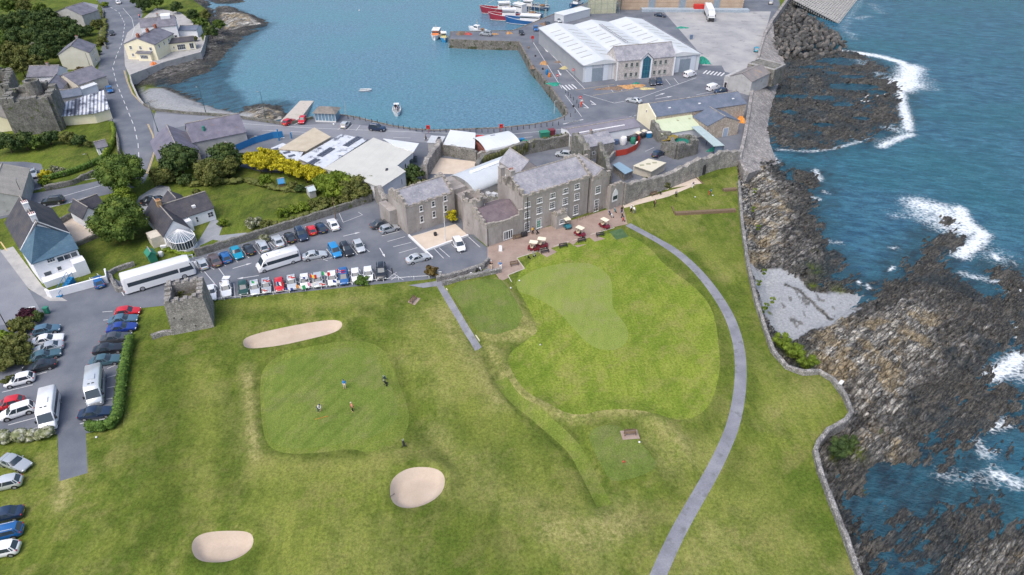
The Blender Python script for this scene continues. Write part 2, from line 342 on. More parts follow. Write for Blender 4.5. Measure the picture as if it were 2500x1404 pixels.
ROUGH = grass('rough grass', (.132,.166,.028), (.074,.112,.016), (.192,.208,.046), (.32,.285,.12))
FAIR = grass('fairway grass', (.185,.232,.034), (.135,.190,.024), (.240,.262,.055), None, (.62, 4.2, .38), amt=.6)
GREENG = grass('green grass', (.205,.252,.058), (.180,.232,.050), (.230,.268,.070), None, (.25, 2.2, .16), 2, .5)
GREENH = grass('mown green grass', (.155,.200,.040), (.122,.170,.032), (.182,.218,.052), None, (.5, 2.2, .4), 2, .6)
TEEG = grass('tee grass', (.125,.170,.036), (.092,.135,.026), (.16,.19,.05), None, None, 2, .5)
COLG = grass('collar grass', (.150,.192,.036), (.115,.158,.026), (.19,.218,.048), None, None, 1.5, .6)
SAND = M('bunker sand', [(.42,.345,.275),(.49,.41,.335)], .3, .95, .1, grain=.07, gscale=5, bump=.4, stain=((.42,.35,.28),.35,.66))
ASPH = M('asphalt', [(.10,.112,.138),(.135,.147,.174),(.17,.182,.205)], .15, .9, .25, grain=.16, gscale=7, bump=.2)
ASPH2 = M('pale asphalt', [(.18,.19,.22),(.23,.24,.265)], .2, .9, .25, grain=.14, gscale=6, bump=.2)
YARD = M('concrete yard', [(.25,.255,.265),(.32,.32,.325),(.38,.375,.37)], .12, .9, .25, grain=.08, gscale=3, stain=((.20,.20,.21),.25,.62))
PAVE = M('paved terrace', [(.26,.195,.165),(.34,.265,.225)], .5, .9, .2, grain=.10, gscale=4)
GRAVEL = M('pink gravel', [(.50,.42,.34),(.58,.50,.42)], .6, .95, .1, grain=.10, gscale=9)
GREYGR = M('grey gravel', [(.22,.24,.26),(.30,.31,.33)], .6, .95, .1, grain=.2, gscale=6)
PATHM = M('grey tarmac path', [(.17,.175,.20),(.21,.215,.245),(.25,.255,.28)], .35, .9, .2, grain=.2, gscale=6, stain=((.155,.16,.17),.6,.58))
def blob(L, X, Y):
    Z = np.zeros(np.shape(X))
    for (x, y, r, a) in L: Z = Z + a*np.exp(-((X-x)**2+(Y-y)**2)/(2*r*r))
    return Z
TANS = [(P, s, a) for P, s, a in [([(1215,690),(1262,760),(1318,830)], .8, 1.3), ([(1200,825),(1270,815),(1310,800)], 1.1, 1.2), ([(1190,850),(1232,905),(1262,950),(1318,1000),(1390,1020),(1480,1003),(1560,1008)], .9, 1.3),
   ([(1600,1040),(1660,1080),(1680,1130)], 1.2, .9), ([(1590,1060),(1640,1160)], 1.5, .6), ([(1070,760),(1110,820),(1160,900),(1215,980)], 1.6, .9), ([(600,900),(615,1000),(625,1120)], .7, 1.3), ([(1360,1300),(1440,1310),(1540,1270)], 2.0, 1.1),
   ([(1060,1060),(1100,1120),(1180,1130)], 1.6, .6), ([(640,1140),(900,1130)], 2.0, .35), ([(1740,1290),(1700,1404)], 1.5, .6), ([(960,870),(1060,900)], 1.5, .4), ([(700,745),(900,735)], 1.2, .35), ([(1960,990),(2000,940),(1900,1010)], 1.6, .35), ([(1800,1250),(1900,1330)], 3, .3), ([(160,1170),(150,1230)], .8, 1.3), ([(1080,1180),(1180,1200),(1300,1240)], 2.2, .55), ([(1000,780),(1050,860),(1110,960)], 1.4, .5), ([(590,1100),(560,1000)], 1.0, .4), ([(1780,1300),(1850,1404)], 2, .4), ([(860,1330),(980,1380)], 2.2, .35), ([(1130,690),(1120,780)], .5, .3)]]
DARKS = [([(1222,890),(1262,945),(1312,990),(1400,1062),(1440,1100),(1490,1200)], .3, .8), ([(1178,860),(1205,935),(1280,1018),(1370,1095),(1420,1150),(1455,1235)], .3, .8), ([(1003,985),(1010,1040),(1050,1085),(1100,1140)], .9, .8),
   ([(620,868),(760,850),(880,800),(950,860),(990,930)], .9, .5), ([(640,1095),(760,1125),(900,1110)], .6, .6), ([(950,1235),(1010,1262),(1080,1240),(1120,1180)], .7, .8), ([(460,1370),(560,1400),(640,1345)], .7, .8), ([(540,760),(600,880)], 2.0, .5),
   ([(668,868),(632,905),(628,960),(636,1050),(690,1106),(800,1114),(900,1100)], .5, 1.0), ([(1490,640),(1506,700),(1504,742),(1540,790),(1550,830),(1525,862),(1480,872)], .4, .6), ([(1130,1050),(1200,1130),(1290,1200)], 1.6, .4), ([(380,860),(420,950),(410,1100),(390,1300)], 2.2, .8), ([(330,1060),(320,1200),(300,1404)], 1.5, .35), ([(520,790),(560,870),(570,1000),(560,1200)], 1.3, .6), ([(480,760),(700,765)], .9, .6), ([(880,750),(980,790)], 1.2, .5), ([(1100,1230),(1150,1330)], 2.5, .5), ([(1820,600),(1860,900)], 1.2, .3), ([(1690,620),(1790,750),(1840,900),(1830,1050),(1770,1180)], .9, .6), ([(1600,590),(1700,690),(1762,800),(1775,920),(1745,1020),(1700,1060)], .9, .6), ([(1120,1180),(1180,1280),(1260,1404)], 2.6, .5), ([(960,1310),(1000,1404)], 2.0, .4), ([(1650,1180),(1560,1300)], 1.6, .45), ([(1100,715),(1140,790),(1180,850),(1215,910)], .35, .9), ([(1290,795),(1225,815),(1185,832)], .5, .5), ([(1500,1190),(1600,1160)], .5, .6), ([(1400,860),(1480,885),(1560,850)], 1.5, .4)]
TANS = [(px_(*[c for p in P for c in p]), s, a) for P, s, a in TANS]; DARKS = [(px_(*[c for p in P for c in p]), s, a) for P, s, a in DARKS]
def lineattr(L):
    def f(X, Y):
        Z = np.zeros(np.shape(X)); nz = fbm(X/1.8, Y/1.8, 3, 3)
        for P, s, a in L:
            d = segd(P, X, Y); Z = np.maximum(Z, a*np.exp(-(d/s)**2/2)*(.45+nz))
        return Z
    return f
LTS = [([(660,1150),(780,1160),(900,1140)], 2.2, .8), ([(680,1250),(720,1340),(760,1404)], 2.5, .7), ([(480,900),(500,1050),(490,1250)], 1.5, .6), ([(1020,800),(1090,880),(1160,980),(1200,1060)], 2.2, .7), ([(1300,1120),(1380,1200)], 2.2, .5), ([(1700,1240),(1760,1180)], 2.0, .5), ([(1900,960),(1980,1000)], 1.8, .7), ([(1830,1100),(1880,1250),(1920,1380)], 2.2, .55), ([(1640,520),(1720,600),(1780,640)], 1.8, .5), ([(560,748),(800,735)], .9, .6), ([(860,1290),(900,1380)], 2, .5)]
LTS = [(px_(*[c for p in P for c in p]), s, a) for P, s, a in LTS]
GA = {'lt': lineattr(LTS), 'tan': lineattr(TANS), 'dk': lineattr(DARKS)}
# ---------------------------------------------------------------- land outline
COAST = [(1980,-120),(1950,-60),(1925,0),(1882,60),(1862,90),(1850,130),(1835,200),(1822,280),(1812,340),(1798,398),(1803,450),(1812,560),(1825,650),(1845,740),(1868,810),(1885,860),(1920,900),(1960,915),(2000,912),(2030,930),(2060,970),(2077,1010),(2062,1032),(2020,1055),(1995,1085),(1988,1105),(2000,1155),(2030,1235),(2060,1310),(2093,1404),(2115,1460),(2160,1600)]
QUAY = [(352,258),(380,271),(460,279),(560,285),(650,298),(700,306),(765,290),(770,277),(822,279),(864,285),(904,295),(957,307),(1009,315),(1059,318),(1100,317),(1224,312),(1299,304),(1349,295),(1374,286),(1384,277),(1381,264),(1349,219),(1314,175),(1299,160),(1267,102),(1180,100),(1097,96),(1100,78),(1180,76),(1249,75),(1264,71),(1346,37),(1394,22),(1432,8),(1520,-30),(1700,-110)]
QUAY = [(x, y) for x, y in QUAY]
HOUSEW = [(300,-120),(430,-30),(500,20),(512,60),(498,108),(490,130),(400,155),(318,186),(322,205),(338,240)]
LAND = px_(*[c for p in [(-900,-120)]+HOUSEW+QUAY+COAST+[(1600,1900),(-900,1900)] for c in p])
COURSE = px_(328,840,420,815,520,797,508,735,1045,682,1085,686,1196,662,1225,690,1245,675,1281,655,1262,630,1335,600,1440,575,1530,548,1520,503,1640,475,1800,412)+px_(*[c for p in COAST if p[1] > 400 for c in p])+px_(1600,1900,-500,1900,-500,1075,140,1075,145,1175,214,1155,210,1060,300,1045,318,860)
LANDM = grass('land grass', (.105,.145,.022), (.055,.080,.016), (.160,.195,.030))
for q in (LANDM,): pass
o = sheet('ground', LAND, -.02, LANDM, holes=[COURSE])
holes = [PATH, APRON, COLLAR, TEE1, TEE2, STRIP, PTH2]+BUNKERS
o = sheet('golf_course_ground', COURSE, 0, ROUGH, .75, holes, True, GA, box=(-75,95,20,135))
sheet('fairway', APRON, 0, FAIR, .75, [GREEN2], True); sheet('practice_green', GREEN2, 0, GREENG, .75, [], True)
sheet('green_collar', COLLAR, 0, COLG, .75, [GREEN1], True); sheet('putting_green', GREEN1, 0, GREENH, .75, [], True)
sheet('tee', TEE1, 0, TEEG, .75, [], True); sheet('tee', TEE2, 0, TEEG, .75, [], True); sheet('grass_path', STRIP, 0, COLG, .75, [], True)
for B in BUNKERS: sheet('bunker', B, 0, SAND, .5, [], True)
sheet('footpath', PATH, 0, PATHM, .75, [], True); sheet('footpath', PTH2, 0, PATHM, .75, [], True)
# ---------------------------------------------------------------- asphalt and paving (each level a few millimetres above the one below)
def P_(name, pts, z, mat, sm_=0, **k):
    W_ = px_(*pts); W_ = smooth_closed(W_, sm_) if sm_ else W_
    return sheet(name, W_, z, mat, **k)
P_('harbour_road', [c for p in QUAY[1:35] for c in p]+[1640,-70,1880,-70,1905,10,1882,64,1864,95,1852,132,1837,200,1824,280,1814,340,1800,392,1480,430,1200,420,1040,440,640,420,560,400,480,400,410,330,385,330,372,300], .004, ASPH)
P_('main_road', (205,-60,245,10,258,50,262,85,248,110,243,150,234,200,250,250,268,300,283,330,300,372,330,420,252,440,110,468,-60,495,-60,548,100,512,250,478,350,452,362,425,378,380,382,335,376,300,376,273,345,252,318,218,304,150,302,100,318,75,350,45,345,10,310,-60), .008, ASPH, 1)
P_('harbour_road_west', (378,276,560,288,700,308,830,300,1000,318,1080,335,1080,352,1000,345,800,335,700,328,600,330,560,330,480,300,395,320,378,345,374,300), .012, ASPH2)
P_('car_park', (-60,640,-10,640,60,705,130,722,200,702,262,672,300,690,330,662,475,627,600,592,740,548,900,492,948,468,953,505,997,575,1112,545,1197,610,1192,655,1045,682,508,735,345,752,318,800,322,842,306,860,300,900,285,1000,270,1045,210,1058,214,1155,145,1175,140,1060,-60,1075), .004, ASPH)
P_('lane', (-60,560,10,615,60,690,100,760,40,790,-60,800), .008, ASPH2)
P_('pavement', (0,612,32,602,60,640,105,700,165,735,120,735,70,705), .012, CONC)
P_('concrete_yard', (1620,28,1882,28,1874,60,1860,100,1848,140,1824,190,1770,175,1762,160,1715,160,1700,120), .012, YARD)
P_('terrace', (1190,600,1210,585,1272,570,1372,545,1480,512,1520,500,1532,547,1500,554,1468,563,1461,577,1478,583,1452,590,1440,580,1412,586,1398,600,1432,596,1410,604,1390,592,1345,606,1360,615,1335,628,1310,613,1262,630,1281,655,1240,672,1250,690,1228,695,1210,668,1190,660), .008, PAVE)
P_('court_tarmac', (936,478,1110,425,1215,470,1200,606,1112,549,997,577), .007, ASPH)
P_('gravel_court', (1004,577,1112,547,1142,574,1040,611), .012, GRAVEL)
P_('gravel_border', (1520,498,1690,450,1698,452,1632,480,1524,508), .012, GRAVEL); P_('gravel_border', (1625,465,1702,430,1714,448,1632,460), .018, GRAVEL)
P_('footpath', (976,708,1000,696,1050,689,1110,679,1196,655,1200,664,1110,689,1072,698,1010,706,980,714), .02, PATHM)
P_('gravel_drive', (318,520,340,480,362,466,388,452,412,455,424,478,380,520,345,545), .006, GREYGR)
P_('patio', (470,612,520,530,545,548,535,575,600,568,640,580,560,592,520,585,488,600,484,618), .006, GREYGR)
P_('forecourt', (146,548,186,527,245,560,240,575,182,602), .008, GRAVEL)
P_('driveway', (0,395,60,395,100,400,112,430,100,462,0,480), .012, ASPH)
P_('terrace_paving', (318,184,300,150,300,110,330,60,380,20,440,30,480,60,498,108,490,129,400,154), .006, CONC)
P_('village_yard', (60,190,110,180,150,190,200,205,235,215,240,235,270,262,268,275,150,285,120,262,95,240), .006, ASPH2)
P_('village_yard', (130,30,205,5,240,12,235,30,222,50,200,58,140,40), .008, ASPH2)
P_('pavement', (302,104,311,80,349,48,352,60,330,90,312,112,312,150,322,185,318,190,305,160), .016, CONC)
P_('small_courtyard', (1480,395,1560,345,1640,340,1720,345,1795,380,1640,440,1500,480), .014, ASPH)
P_('plot_gravel', (195,715,290,705,300,735,235,735), .0, ASPH)
P_('gravel_yard', (1045,400,1075,385,1165,395,1165,430,1100,425,1040,425), .02, GRAVEL)
# markings ---------------------------------------------------------
mk = MB()
def ln(x0,y0,x1,y1,wd=.11,dash=None,z=.03):
    a, b = G(x0,y0), G(x1,y1); d = math.hypot(b[0]-a[0], b[1]-a[1]); r = math.atan2(b[1]-a[1], b[0]-a[0])
    if dash:
        n = max(1, int(d/(dash[0]+dash[1])+.5)); q = d/n
        for i in range(n):
            t0, t1 = (i*q)/d, (i*q+q*dash[0]/(dash[0]+dash[1]))/d; A = (a[0]+(b[0]-a[0])*t0, a[1]+(b[1]-a[1])*t0); B = (a[0]+(b[0]-a[0])*t1, a[1]+(b[1]-a[1])*t1)
            m = ((A[0]+B[0])/2, (A[1]+B[1])/2); mk.add(rect(m[0], m[1], math.hypot(B[0]-A[0], B[1]-A[1]), wd, r, z), [(0,1,2,3)])
    else: mk.add(rect((a[0]+b[0])/2, (a[1]+b[1])/2, d, wd, r, z), [(0,1,2,3)])
def rect(cx, cy, lx, ly, r, z):
    c, q = math.cos(r), math.sin(r); return [(cx+x*c-y*q, cy+x*q+y*c, z) for x, y in ((-lx/2,-ly/2),(lx/2,-ly/2),(lx/2,ly/2),(-lx/2,ly/2))]
def arrow(x0,y0,x1,y1,wd=.14,hd=.5):
    a, b = Vector(G(x0,y0)), Vector(G(x1,y1)); d = (b-a).normalized(); n = Vector((-d.y, d.x)); m = b-d*hd*2.2
    for P in ([a+n*wd/2, a-n*wd/2, m-n*wd/2, m+n*wd/2], [m+n*hd/2, m-n*hd/2, b]): mk.add([(p.x,p.y,.031) for p in P], [tuple(range(len(P)))])
for L in [(499,663,532,702),(534,655,558,688),(560,651,600,640)][:2]: ln(*L)
for x0,y0,x1,y1 in [(472,638,493,666),(505,648,523,658),(547,647,552,650),(560,617,580,640),(588,606,608,630),(618,600,635,621),(655,588,676,608),(690,576,706,600),(718,567,737,590),(770,548,782,562),(790,545,812,566),(804,540,834,558),
    (1019,574,1063,560),(946,590,989,578),(960,603,1004,592),(974,618,1019,605),(1003,648,1047,634),(932,576,975,565),(1072,605,1098,628),(1103,597,1125,619),(1143,578,1172,604),(1059,606,1083,631),
    (797,608,818,633),(818,595,850,630),(848,591,873,622),(868,588,902,615),(536,690,541,730),(571,692,574,727),(605,706,606,724),(638,700,641,718),(666,684,672,716),(700,680,703,712),(732,682,737,708),(760,668,766,705),(789,664,797,702),(820,662,829,699),(850,658,859,694),(878,658,889,690),(908,654,920,687),
    (218,678,237,707),(237,668,259,698),(286,696,303,722),(225,700,225,701),(250,762,275,760),(252,782,272,780),(262,900,300,885),(262,922,296,912),(262,947,290,942),(260,975,285,970),(195,1035,256,1023),(5,958,80,940),(20,1038,88,1020),(60,1052,90,1045),(208,983,222,980),(120,886,140,882),(83,918,115,908),(48,975,62,970)]: ln(x0,y0,x1,y1)
for L in [(828,521,838,543),(838,543,885,525),(885,525,875,518),(855,660,800,690),(655,592,665,608),(665,612,676,606),(755,637,820,628),(780,630,800,637),(945,658,985,684),(945,682,968,665),(955,684,970,672)]: ln(*L, wd=.09)
for a in [(568,656,616,642),(632,673,578,681),(838,577,880,567),(927,606,940,628)]: arrow(*a)
for a in [(1329,118,1338,128),(1362,172,1370,185)]: arrow(*a, wd=.3, hd=.9)
for a in [(1600,235,1624,227),(1600,242,1642,235)]: arrow(*a, wd=.2, hd=.8)
for P in [((250,5),(290,30),(305,58),(298,105),(285,135),(275,165),(285,205),(308,260),(328,310),(337,350),(340,395))]:
    for a, b in zip(P[:-1], P[1:]): ln(*a, *b, wd=.16, dash=(3,2.5))
for P in [((300,20),(322,45),(328,70),(322,90))]:
    for a, b in zip(P[:-1], P[1:]): ln(*a, *b, wd=.12)
for P in [((0,517),(110,492),(250,452)),((0,480),(100,459),(252,432))]:
    for a, b in zip(P[:-1], P[1:]): ln(*a, *b, wd=.14)
ln(100,512,155,498); ln(168,495,248,470, dash=(3,2))
ln(590,302,765,313,.12); ln(765,313,1000,322,.12); ln(640,318,780,325,.12,dash=(4,3)); ln(620,332,700,337,.3,dash=(1,.6))
ln(1000,322,1220,330,.12); ln(1220,330,1420,312,.12); ln(960,336,1110,340,.12,dash=(4,3)); ln(1260,338,1400,325,.12,dash=(4,3)); ln(1420,312,1560,280,.14,dash=(1,.7)); ln(1440,322,1560,290,.14,dash=(4,3)); ln(1570,270,1700,232,.14,dash=(5,3))
ln(1424,230,1500,252,.14); ln(1500,252,1560,240,.14); ln(1560,240,1700,190,.14); ln(1302,104,1372,216,.14); ln(1333,120,1428,218,.14); ln(1380,232,1420,285,.12); ln(1700,232,1780,215,.12)
for i in range(4): ln(1372+8*i,209-1*i,1384+8*i,221-1.5*i,.45)
for i in range(6): ln(1717+8.5*i,180+1.2*i,1726+8.5*i,172+1.2*i,.45)
for i in range(4): ln(1375+8*i,303-2*i,1400+8*i,298-2*i,.35)
for i in range(3): ln(825+i*22,317+i,843+i*18,303+i*1.5,.12)
for x in (1485,1507,1625,1645,1605): ln(x,210-(x-1485)*.12,x+12,225-(x-1485)*.12,.12)
for a in [(1420,250,1437,264),(1437,264,1425,263),(1441,246,1455,256),(1455,256,1443,254)]: ln(*a, wd=.3)
for x in (695,718): ln(x,305,x+18,295,.12)
ln(1575,370,1597,360,.1); ln(1600,388,1620,381,.1)
for i in range(3): ln(15+8*i*0,815,15,815)
o = mk.build('road_markings', plain('road paint', (.58,.59,.60), .8, .2)); tag(o, kind='structure')
mk = MB()
for P in [((302,172),(310,200),(322,228),(345,252),(373,266)),((360,303),(372,330),(378,365),(362,412),(357,423),(392,420)),((0,590),(15,612)),((572,370),(615,335),(640,330))]:
    for a, b in zip(P[:-1], P[1:]): ln(*a, *b, wd=.12); ln(a[0]+2.5,a[1]+.5,b[0]+2.5,b[1]+.5, wd=.12)
ln(1405,220,1500,206,.12); ln(1448,233,1600,212,.12)
o = mk.build('yellow_road_lines', plain('yellow road paint', (.55,.42,.20), .8, .2)); tag(o, kind='structure')
# ---------------------------------------------------------------- quay walls along the harbour
def wallstrip(name, pts, z0, z1, th, mat, label=None, cat='wall', irr=0, out=1, cop=None):
    """upright wall along a polyline in metres"""
    mb = MB(); P = []
    for a, b in zip(pts[:-1], pts[1:]):
        n = max(1, int(math.hypot(b[0]-a[0], b[1]-a[1])/(1.0 if irr else 50))); P += [(a[0]+(b[0]-a[0])*k/n, a[1]+(b[1]-a[1])*k/n) for k in range(n)]
    P.append(pts[-1]); S = []
    for i, p in enumerate(P):
        a, b = P[max(i-1,0)], P[min(i+1,len(P)-1)]; d = math.hypot(b[0]-a[0], b[1]-a[1]) or 1; nx, ny = -(b[1]-a[1])/d, (b[0]-a[0])/d
        t = z1+random.uniform(-irr, irr) if irr else z1; h = th/2*(1+(random.uniform(-.12,.12) if irr else 0))
        S.append([(p[0]-nx*h, p[1]-ny*h, z0), (p[0]+nx*h, p[1]+ny*h, z0), (p[0]+nx*h*.9, p[1]+ny*h*.9, t), (p[0]-nx*h*.9, p[1]-ny*h*.9, t+(random.uniform(-irr,irr)*.5 if irr else 0))])
    mb.loft(S); o = mb.build(name, mat); tag(o, label, cat); return o
QW = M('quay stone', [(.13,.12,.10),(.22,.20,.18),(.30,.27,.24)], .5, .95, .15, grain=.25, vor=.7, bump=.6, stain=((.05,.06,.03),.5,.55))
q = px_(*[c for p in QUAY for c in p])
o = wallstrip('quay_wall', q[7:], -5.5, .12, .7, QW, 'long stone quay wall running round the harbour basin and pier', 'quay wall')
o = wallstrip('harbour_wall', q[:7], -5.5, .75, .4, RUBBLE_D, 'low dark wall between the harbour road and the beach', 'wall')
o = wallstrip('terrace_wall', px_(505,75,498,108,490,130,400,155,318,186,322,205,338,240,352,258), -4, .5, .5, CONC, 'grey retaining wall below the yellow house terrace', 'retaining wall')
# ---------------------------------------------------------------- rocky shore
ANG = math.radians(39)
def feat(X, Y, P, edge, k, cap, drop):
    d = sdist(P, X, Y); return np.where(d > 0, edge+np.minimum(d*k, cap), edge+d*drop)
def strata(X, Y, s=0, sc=1.0):
    u = X*math.cos(ANG)+Y*math.sin(ANG); v = -X*math.sin(ANG)+Y*math.cos(ANG)
    v = v+2.2*(fbm(X/9, Y/9, 40+s, 3)-.5)+.9*(fbm(u/3.5, v/1.6, 50+s, 3)-.5)
    def saw(t): f = t-np.floor(t); return np.where(f < .72, f/.72, (1-f)/.28)
    blk = np.floor(u/3.1+2.2*vn(u/2.5, v/2.5, 9)); a = saw(v/(1.55*sc)+.41*blk); b = saw(v/(.62*sc)+.37*np.floor(u/1.5+1.5*vn(u/1.3, v/.9, 13)))
    st = _h(blk, np.floor(v/(1.55*sc)+.41*blk), 5)
    return .38*a+.24*b+.42*(st-.5)+.55*(fbm(u/1.6, v/.9, 21+s, 5)-.5)+.9*(fbm(X/6, Y/6, 31, 4)-.5)+.12
def gridmesh(XX, YY, ZZ, keep=None):
    r, c = XX.shape; idx = np.arange(r*c).reshape(r, c); F = np.stack([idx[:-1,:-1], idx[:-1,1:], idx[1:,1:], idx[1:,:-1]], -1).reshape(-1, 4)
    V = np.stack([XX, YY, ZZ], -1).reshape(-1, 3)
    if keep is not None: F = F[keep.reshape(-1)[F].all(1)]
    us = np.unique(F); mp = np.full(len(V), -1); mp[us] = np.arange(len(us)); return V[us], mp[F], us
def p3(z, *a): return [G(a[i], a[i+1], z) for i in range(0, len(a), 2)]
rows = [34.0]
while rows[-1] < 330: rows.append(rows[-1]+.14+rows[-1]*.0023)
rows = np.array(rows); CST = px_(*[c for p in COAST for c in p]); cy = np.array([p[1] for p in CST])[::-1]; cx = np.array([p[0] for p in CST])[::-1]
o_ = np.argsort(cy); xl = np.interp(rows, cy[o_], cx[o_])-5; xr = rows*.83+60
T = np.linspace(0, 1, 470)**1.12; XX = xl[:,None]+(xr-xl)[:,None]*T[None]; YY = np.repeat(rows[:,None], len(T), 1)
REEF = p3(-3, 1900,130,1990,118,2080,125,2160,160,2190,200,2205,225,2190,262,2205,290,2190,325,2120,345,2055,345,2050,362,1960,370,1900,362,1880,330,1870,220)
FEAT = [(REEF, -3.0, .08, .32, .35), (p3(-3, 1790,395,1870,385,1905,410,1930,440,1975,470,1985,500,1960,520,2000,540,1985,570,2010,610,2050,625,2040,660,2010,700,1960,715,1830,700), -2.9, .25, 1.5, .22),
    (p3(-3, 1925,410,1995,425,2005,455,1970,465,1935,440), -3.0, .15, .35, .5),
    (p3(-3, 1780,600,1950,645,2090,680,2128,715,2105,750,2010,800,1960,835,1900,900,1850,860), -3.08, .085, 1.15, .12),
    (p3(-3, 1955,835,2010,795,2100,745,2135,700,2190,650,2240,600,2330,560,2360,590,2300,640,2330,675,2400,720,2480,730,2500,850,2430,900,2400,980,2330,1010,2310,1080,2260,1120,2170,1140,2100,1230,2110,1300,2090,1350,1980,1100,2080,1010,2040,920), -3.05, .14, 1.0, .2),
    (p3(-3, 2280,1000,2350,960,2440,930,2500,960,2460,1040,2400,1060,2340,1120,2290,1150,2240,1120), -3.0, .12, .5, .25), (p3(-3, 2190,1205,2260,1185,2400,1200,2500,1290,2500,1404,2080,1404,2120,1300), -3.15, .10, .6, .2), (p3(-3, 2400,640,2500,660,2600,760,2600,900,2480,860,2420,760), -3.1, .12, .5, .25), (p3(-2, 1960,835,2080,770,2170,735,2240,720,2290,760,2290,840,2250,900,2240,960,2180,1010,2230,1090,2140,1120,2040,1130,1980,1100,2080,1010,2020,910,1940,905,1885,850), -2.1, .3, 1.5, .4),
    (p3(-3, 2260,1404,2300,1320,2400,1290,2500,1270,2640,1330,2700,1500,2200,1500), -3.0, .15, 1.2, .3), (p3(-3, 2360,1130,2480,1180,2560,1240,2420,1270,2300,1215), -3.3, .06, .3, .1),
    (p3(-3, 2290,1150,2330,1080,2420,1000,2560,900,2700,1000,2600,1200,2450,1150), -3.25, .05, .25, .1), (p3(-3, 2060,1300,2120,1290,2170,1340,2150,1404,2060,1404), -2.9, .2, .8, .3),
    (p3(-3, 2295,520,2335,535,2330,556,2290,545), -3.2, .3, .4, .4), (p3(-3, 1880,20,1960,10,2060,75,2075,90,2040,110,1930,125,1860,110), -3.3, .05, .6, .5)]
Z = np.full(XX.shape, -6.5)
for P, e, k, cp, dr in FEAT: Z = np.maximum(Z, feat(XX, YY, P, e, k, cp, dr))
dc = segd(CST, XX, YY); Z = np.maximum(Z, -.75-dc*.55)
SANDP = p3(-2.4, 1828,660,1900,665,1960,690,2010,720,2060,712,2105,716,2115,730,2060,765,2000,800,1955,832,1900,815,1868,805,1842,735)
sa = sm(sdist(SANDP, XX, YY)+5*(fbm(XX/3.5, YY/2.5, 77, 5)-.42), -.4, .5)
am = .55+.55*sm(Z, -3.6, -1.5); st_ = strata(XX, YY); Z = Z+(1-sa)*(st_-.50)*am*1.15+sa*.06*(fbm(XX/1.5, YY/1.5, 3, 4)-.5)
for a in [(2055,150,50,16),(2090,212,60,11),(1945,190,26,5),(1940,236,38,9),(2010,240,26,9),(2030,178,22,5),(2195,1180,80,34),(2300,1190,60,22),(2080,188,30,7),(1985,165,30,8),(2060,255,22,7),(2140,225,30,8),(1925,275,22,8),(2100,290,26,7),(2010,305,24,7),(2150,180,20,6)]:
    c = G(a[0], a[1], -3); rx = a[2]/((a[1]+509)*CT/75); ry = rx*a[3]/a[2]*1.9; u = np.hypot((XX-c[0])/rx, (YY-c[1])/ry)+.5*(fbm(XX/3, YY/3, 91, 3)-.5); Z = np.where(u < 1.25, np.minimum(Z, Z*sm(u, .8, 1.25)+(-3.35)*(1-sm(u, .8, 1.25))), Z)
PALE = p3(-1.5, 1955,835,2010,795,2100,760,2200,715,2250,700,2290,740,2310,800,2300,870,2260,905,2230,940,2250,990,2200,1030,2160,1050,2230,1080,2240,1110,2120,1120,2040,1090,2085,1015,2030,915,1940,905)
pale = sm(sdist(PALE, XX, YY)-1.0+9*(fbm((XX*math.cos(ANG)+YY*math.sin(ANG))/9, (-XX*math.sin(ANG)+YY*math.cos(ANG))/2.6, 61, 5)-.5), -2.0, 2.0); pale = np.maximum(pale, sm(sdist(p3(-1.5,1798,400,1860,410,1900,450,1930,520,1910,560,1890,620,1830,660), XX, YY)+3*(fbm(XX/4,YY/4,62,4)-.5), -1.5, 1.5)); pale = np.maximum(pale, sm(sdist(p3(-2,2290,1340,2380,1300,2500,1290,2600,1404,2300,1440), XX, YY), 0, 2)*.8)
grn = np.zeros(XX.shape)
for a in [(1930,855,28,1.2),(1965,880,24,1.0),(1905,830,16,1.2),(2090,1105,22,1.0),(2060,1090,18,.9),(2120,1190,8,1.2),(2150,1060,5,1),(2035,1120,12,.8),(1990,655,24,.5),(1990,690,16,.8),(2050,700,20,.7),(1880,760,8,.9),(1850,690,8,.8),(1990,610,10,.5)]:
    c = G(a[0], a[1], -2); r = a[2]/((a[1]+509)*CT/74); grn = np.maximum(grn, a[3]*np.exp(-((XX-c[0])**2+(YY-c[1])**2)/(2*(r*.6)**2))*(.5+fbm(XX/1.2, YY/1.2, 8, 3)))
WRK = p3(-2.2, 1918,694,1950,706,1985,735,2010,755,2030,772); wr = sm(.55-segd(WRK, XX, YY)+.9*(fbm(XX/.8, YY/.8, 5, 3)-.5), 0, .25); wr = np.maximum(wr, sa*sm(fbm(XX/.9, YY/2.2, 15, 4), .66, .70)*.8)
weed = sm(-1.75-Z+2.2*(fbm(XX/3, YY/3, 66, 5)-.5), -.1, .5)*(1-sa); weed = np.maximum(weed*(1-.75*pale), wr)
dl = inside(LAND, XX, YY) & (dc > 1.2); keep = (Z > -5.2) & ~dl
V, F, us = gridmesh(XX, YY, Z, keep); R = lambda a: a.ravel()[us]
g = NG('shore rock'); mp = g.mapping((.35,1.6,1), -ANG); n1 = g.noise(.9, 6, .7, mp); n2 = g.noise(.25, 4, .6); n3 = g.noise(3.2, 5, .8, mp)
n4 = g.vor(1.0, 'DISTANCE_TO_EDGE', 'Distance', g.mapping((.55,1.9,1), -ANG)); n5 = g.vor(1.0, 'F1', 'Color', g.mapping((.55,1.9,1), -ANG)); c = g.ramp(n1, [(.36, (.05,.05,.05)), (.5, (.14,.135,.128)), (.62, (.30,.29,.27))])
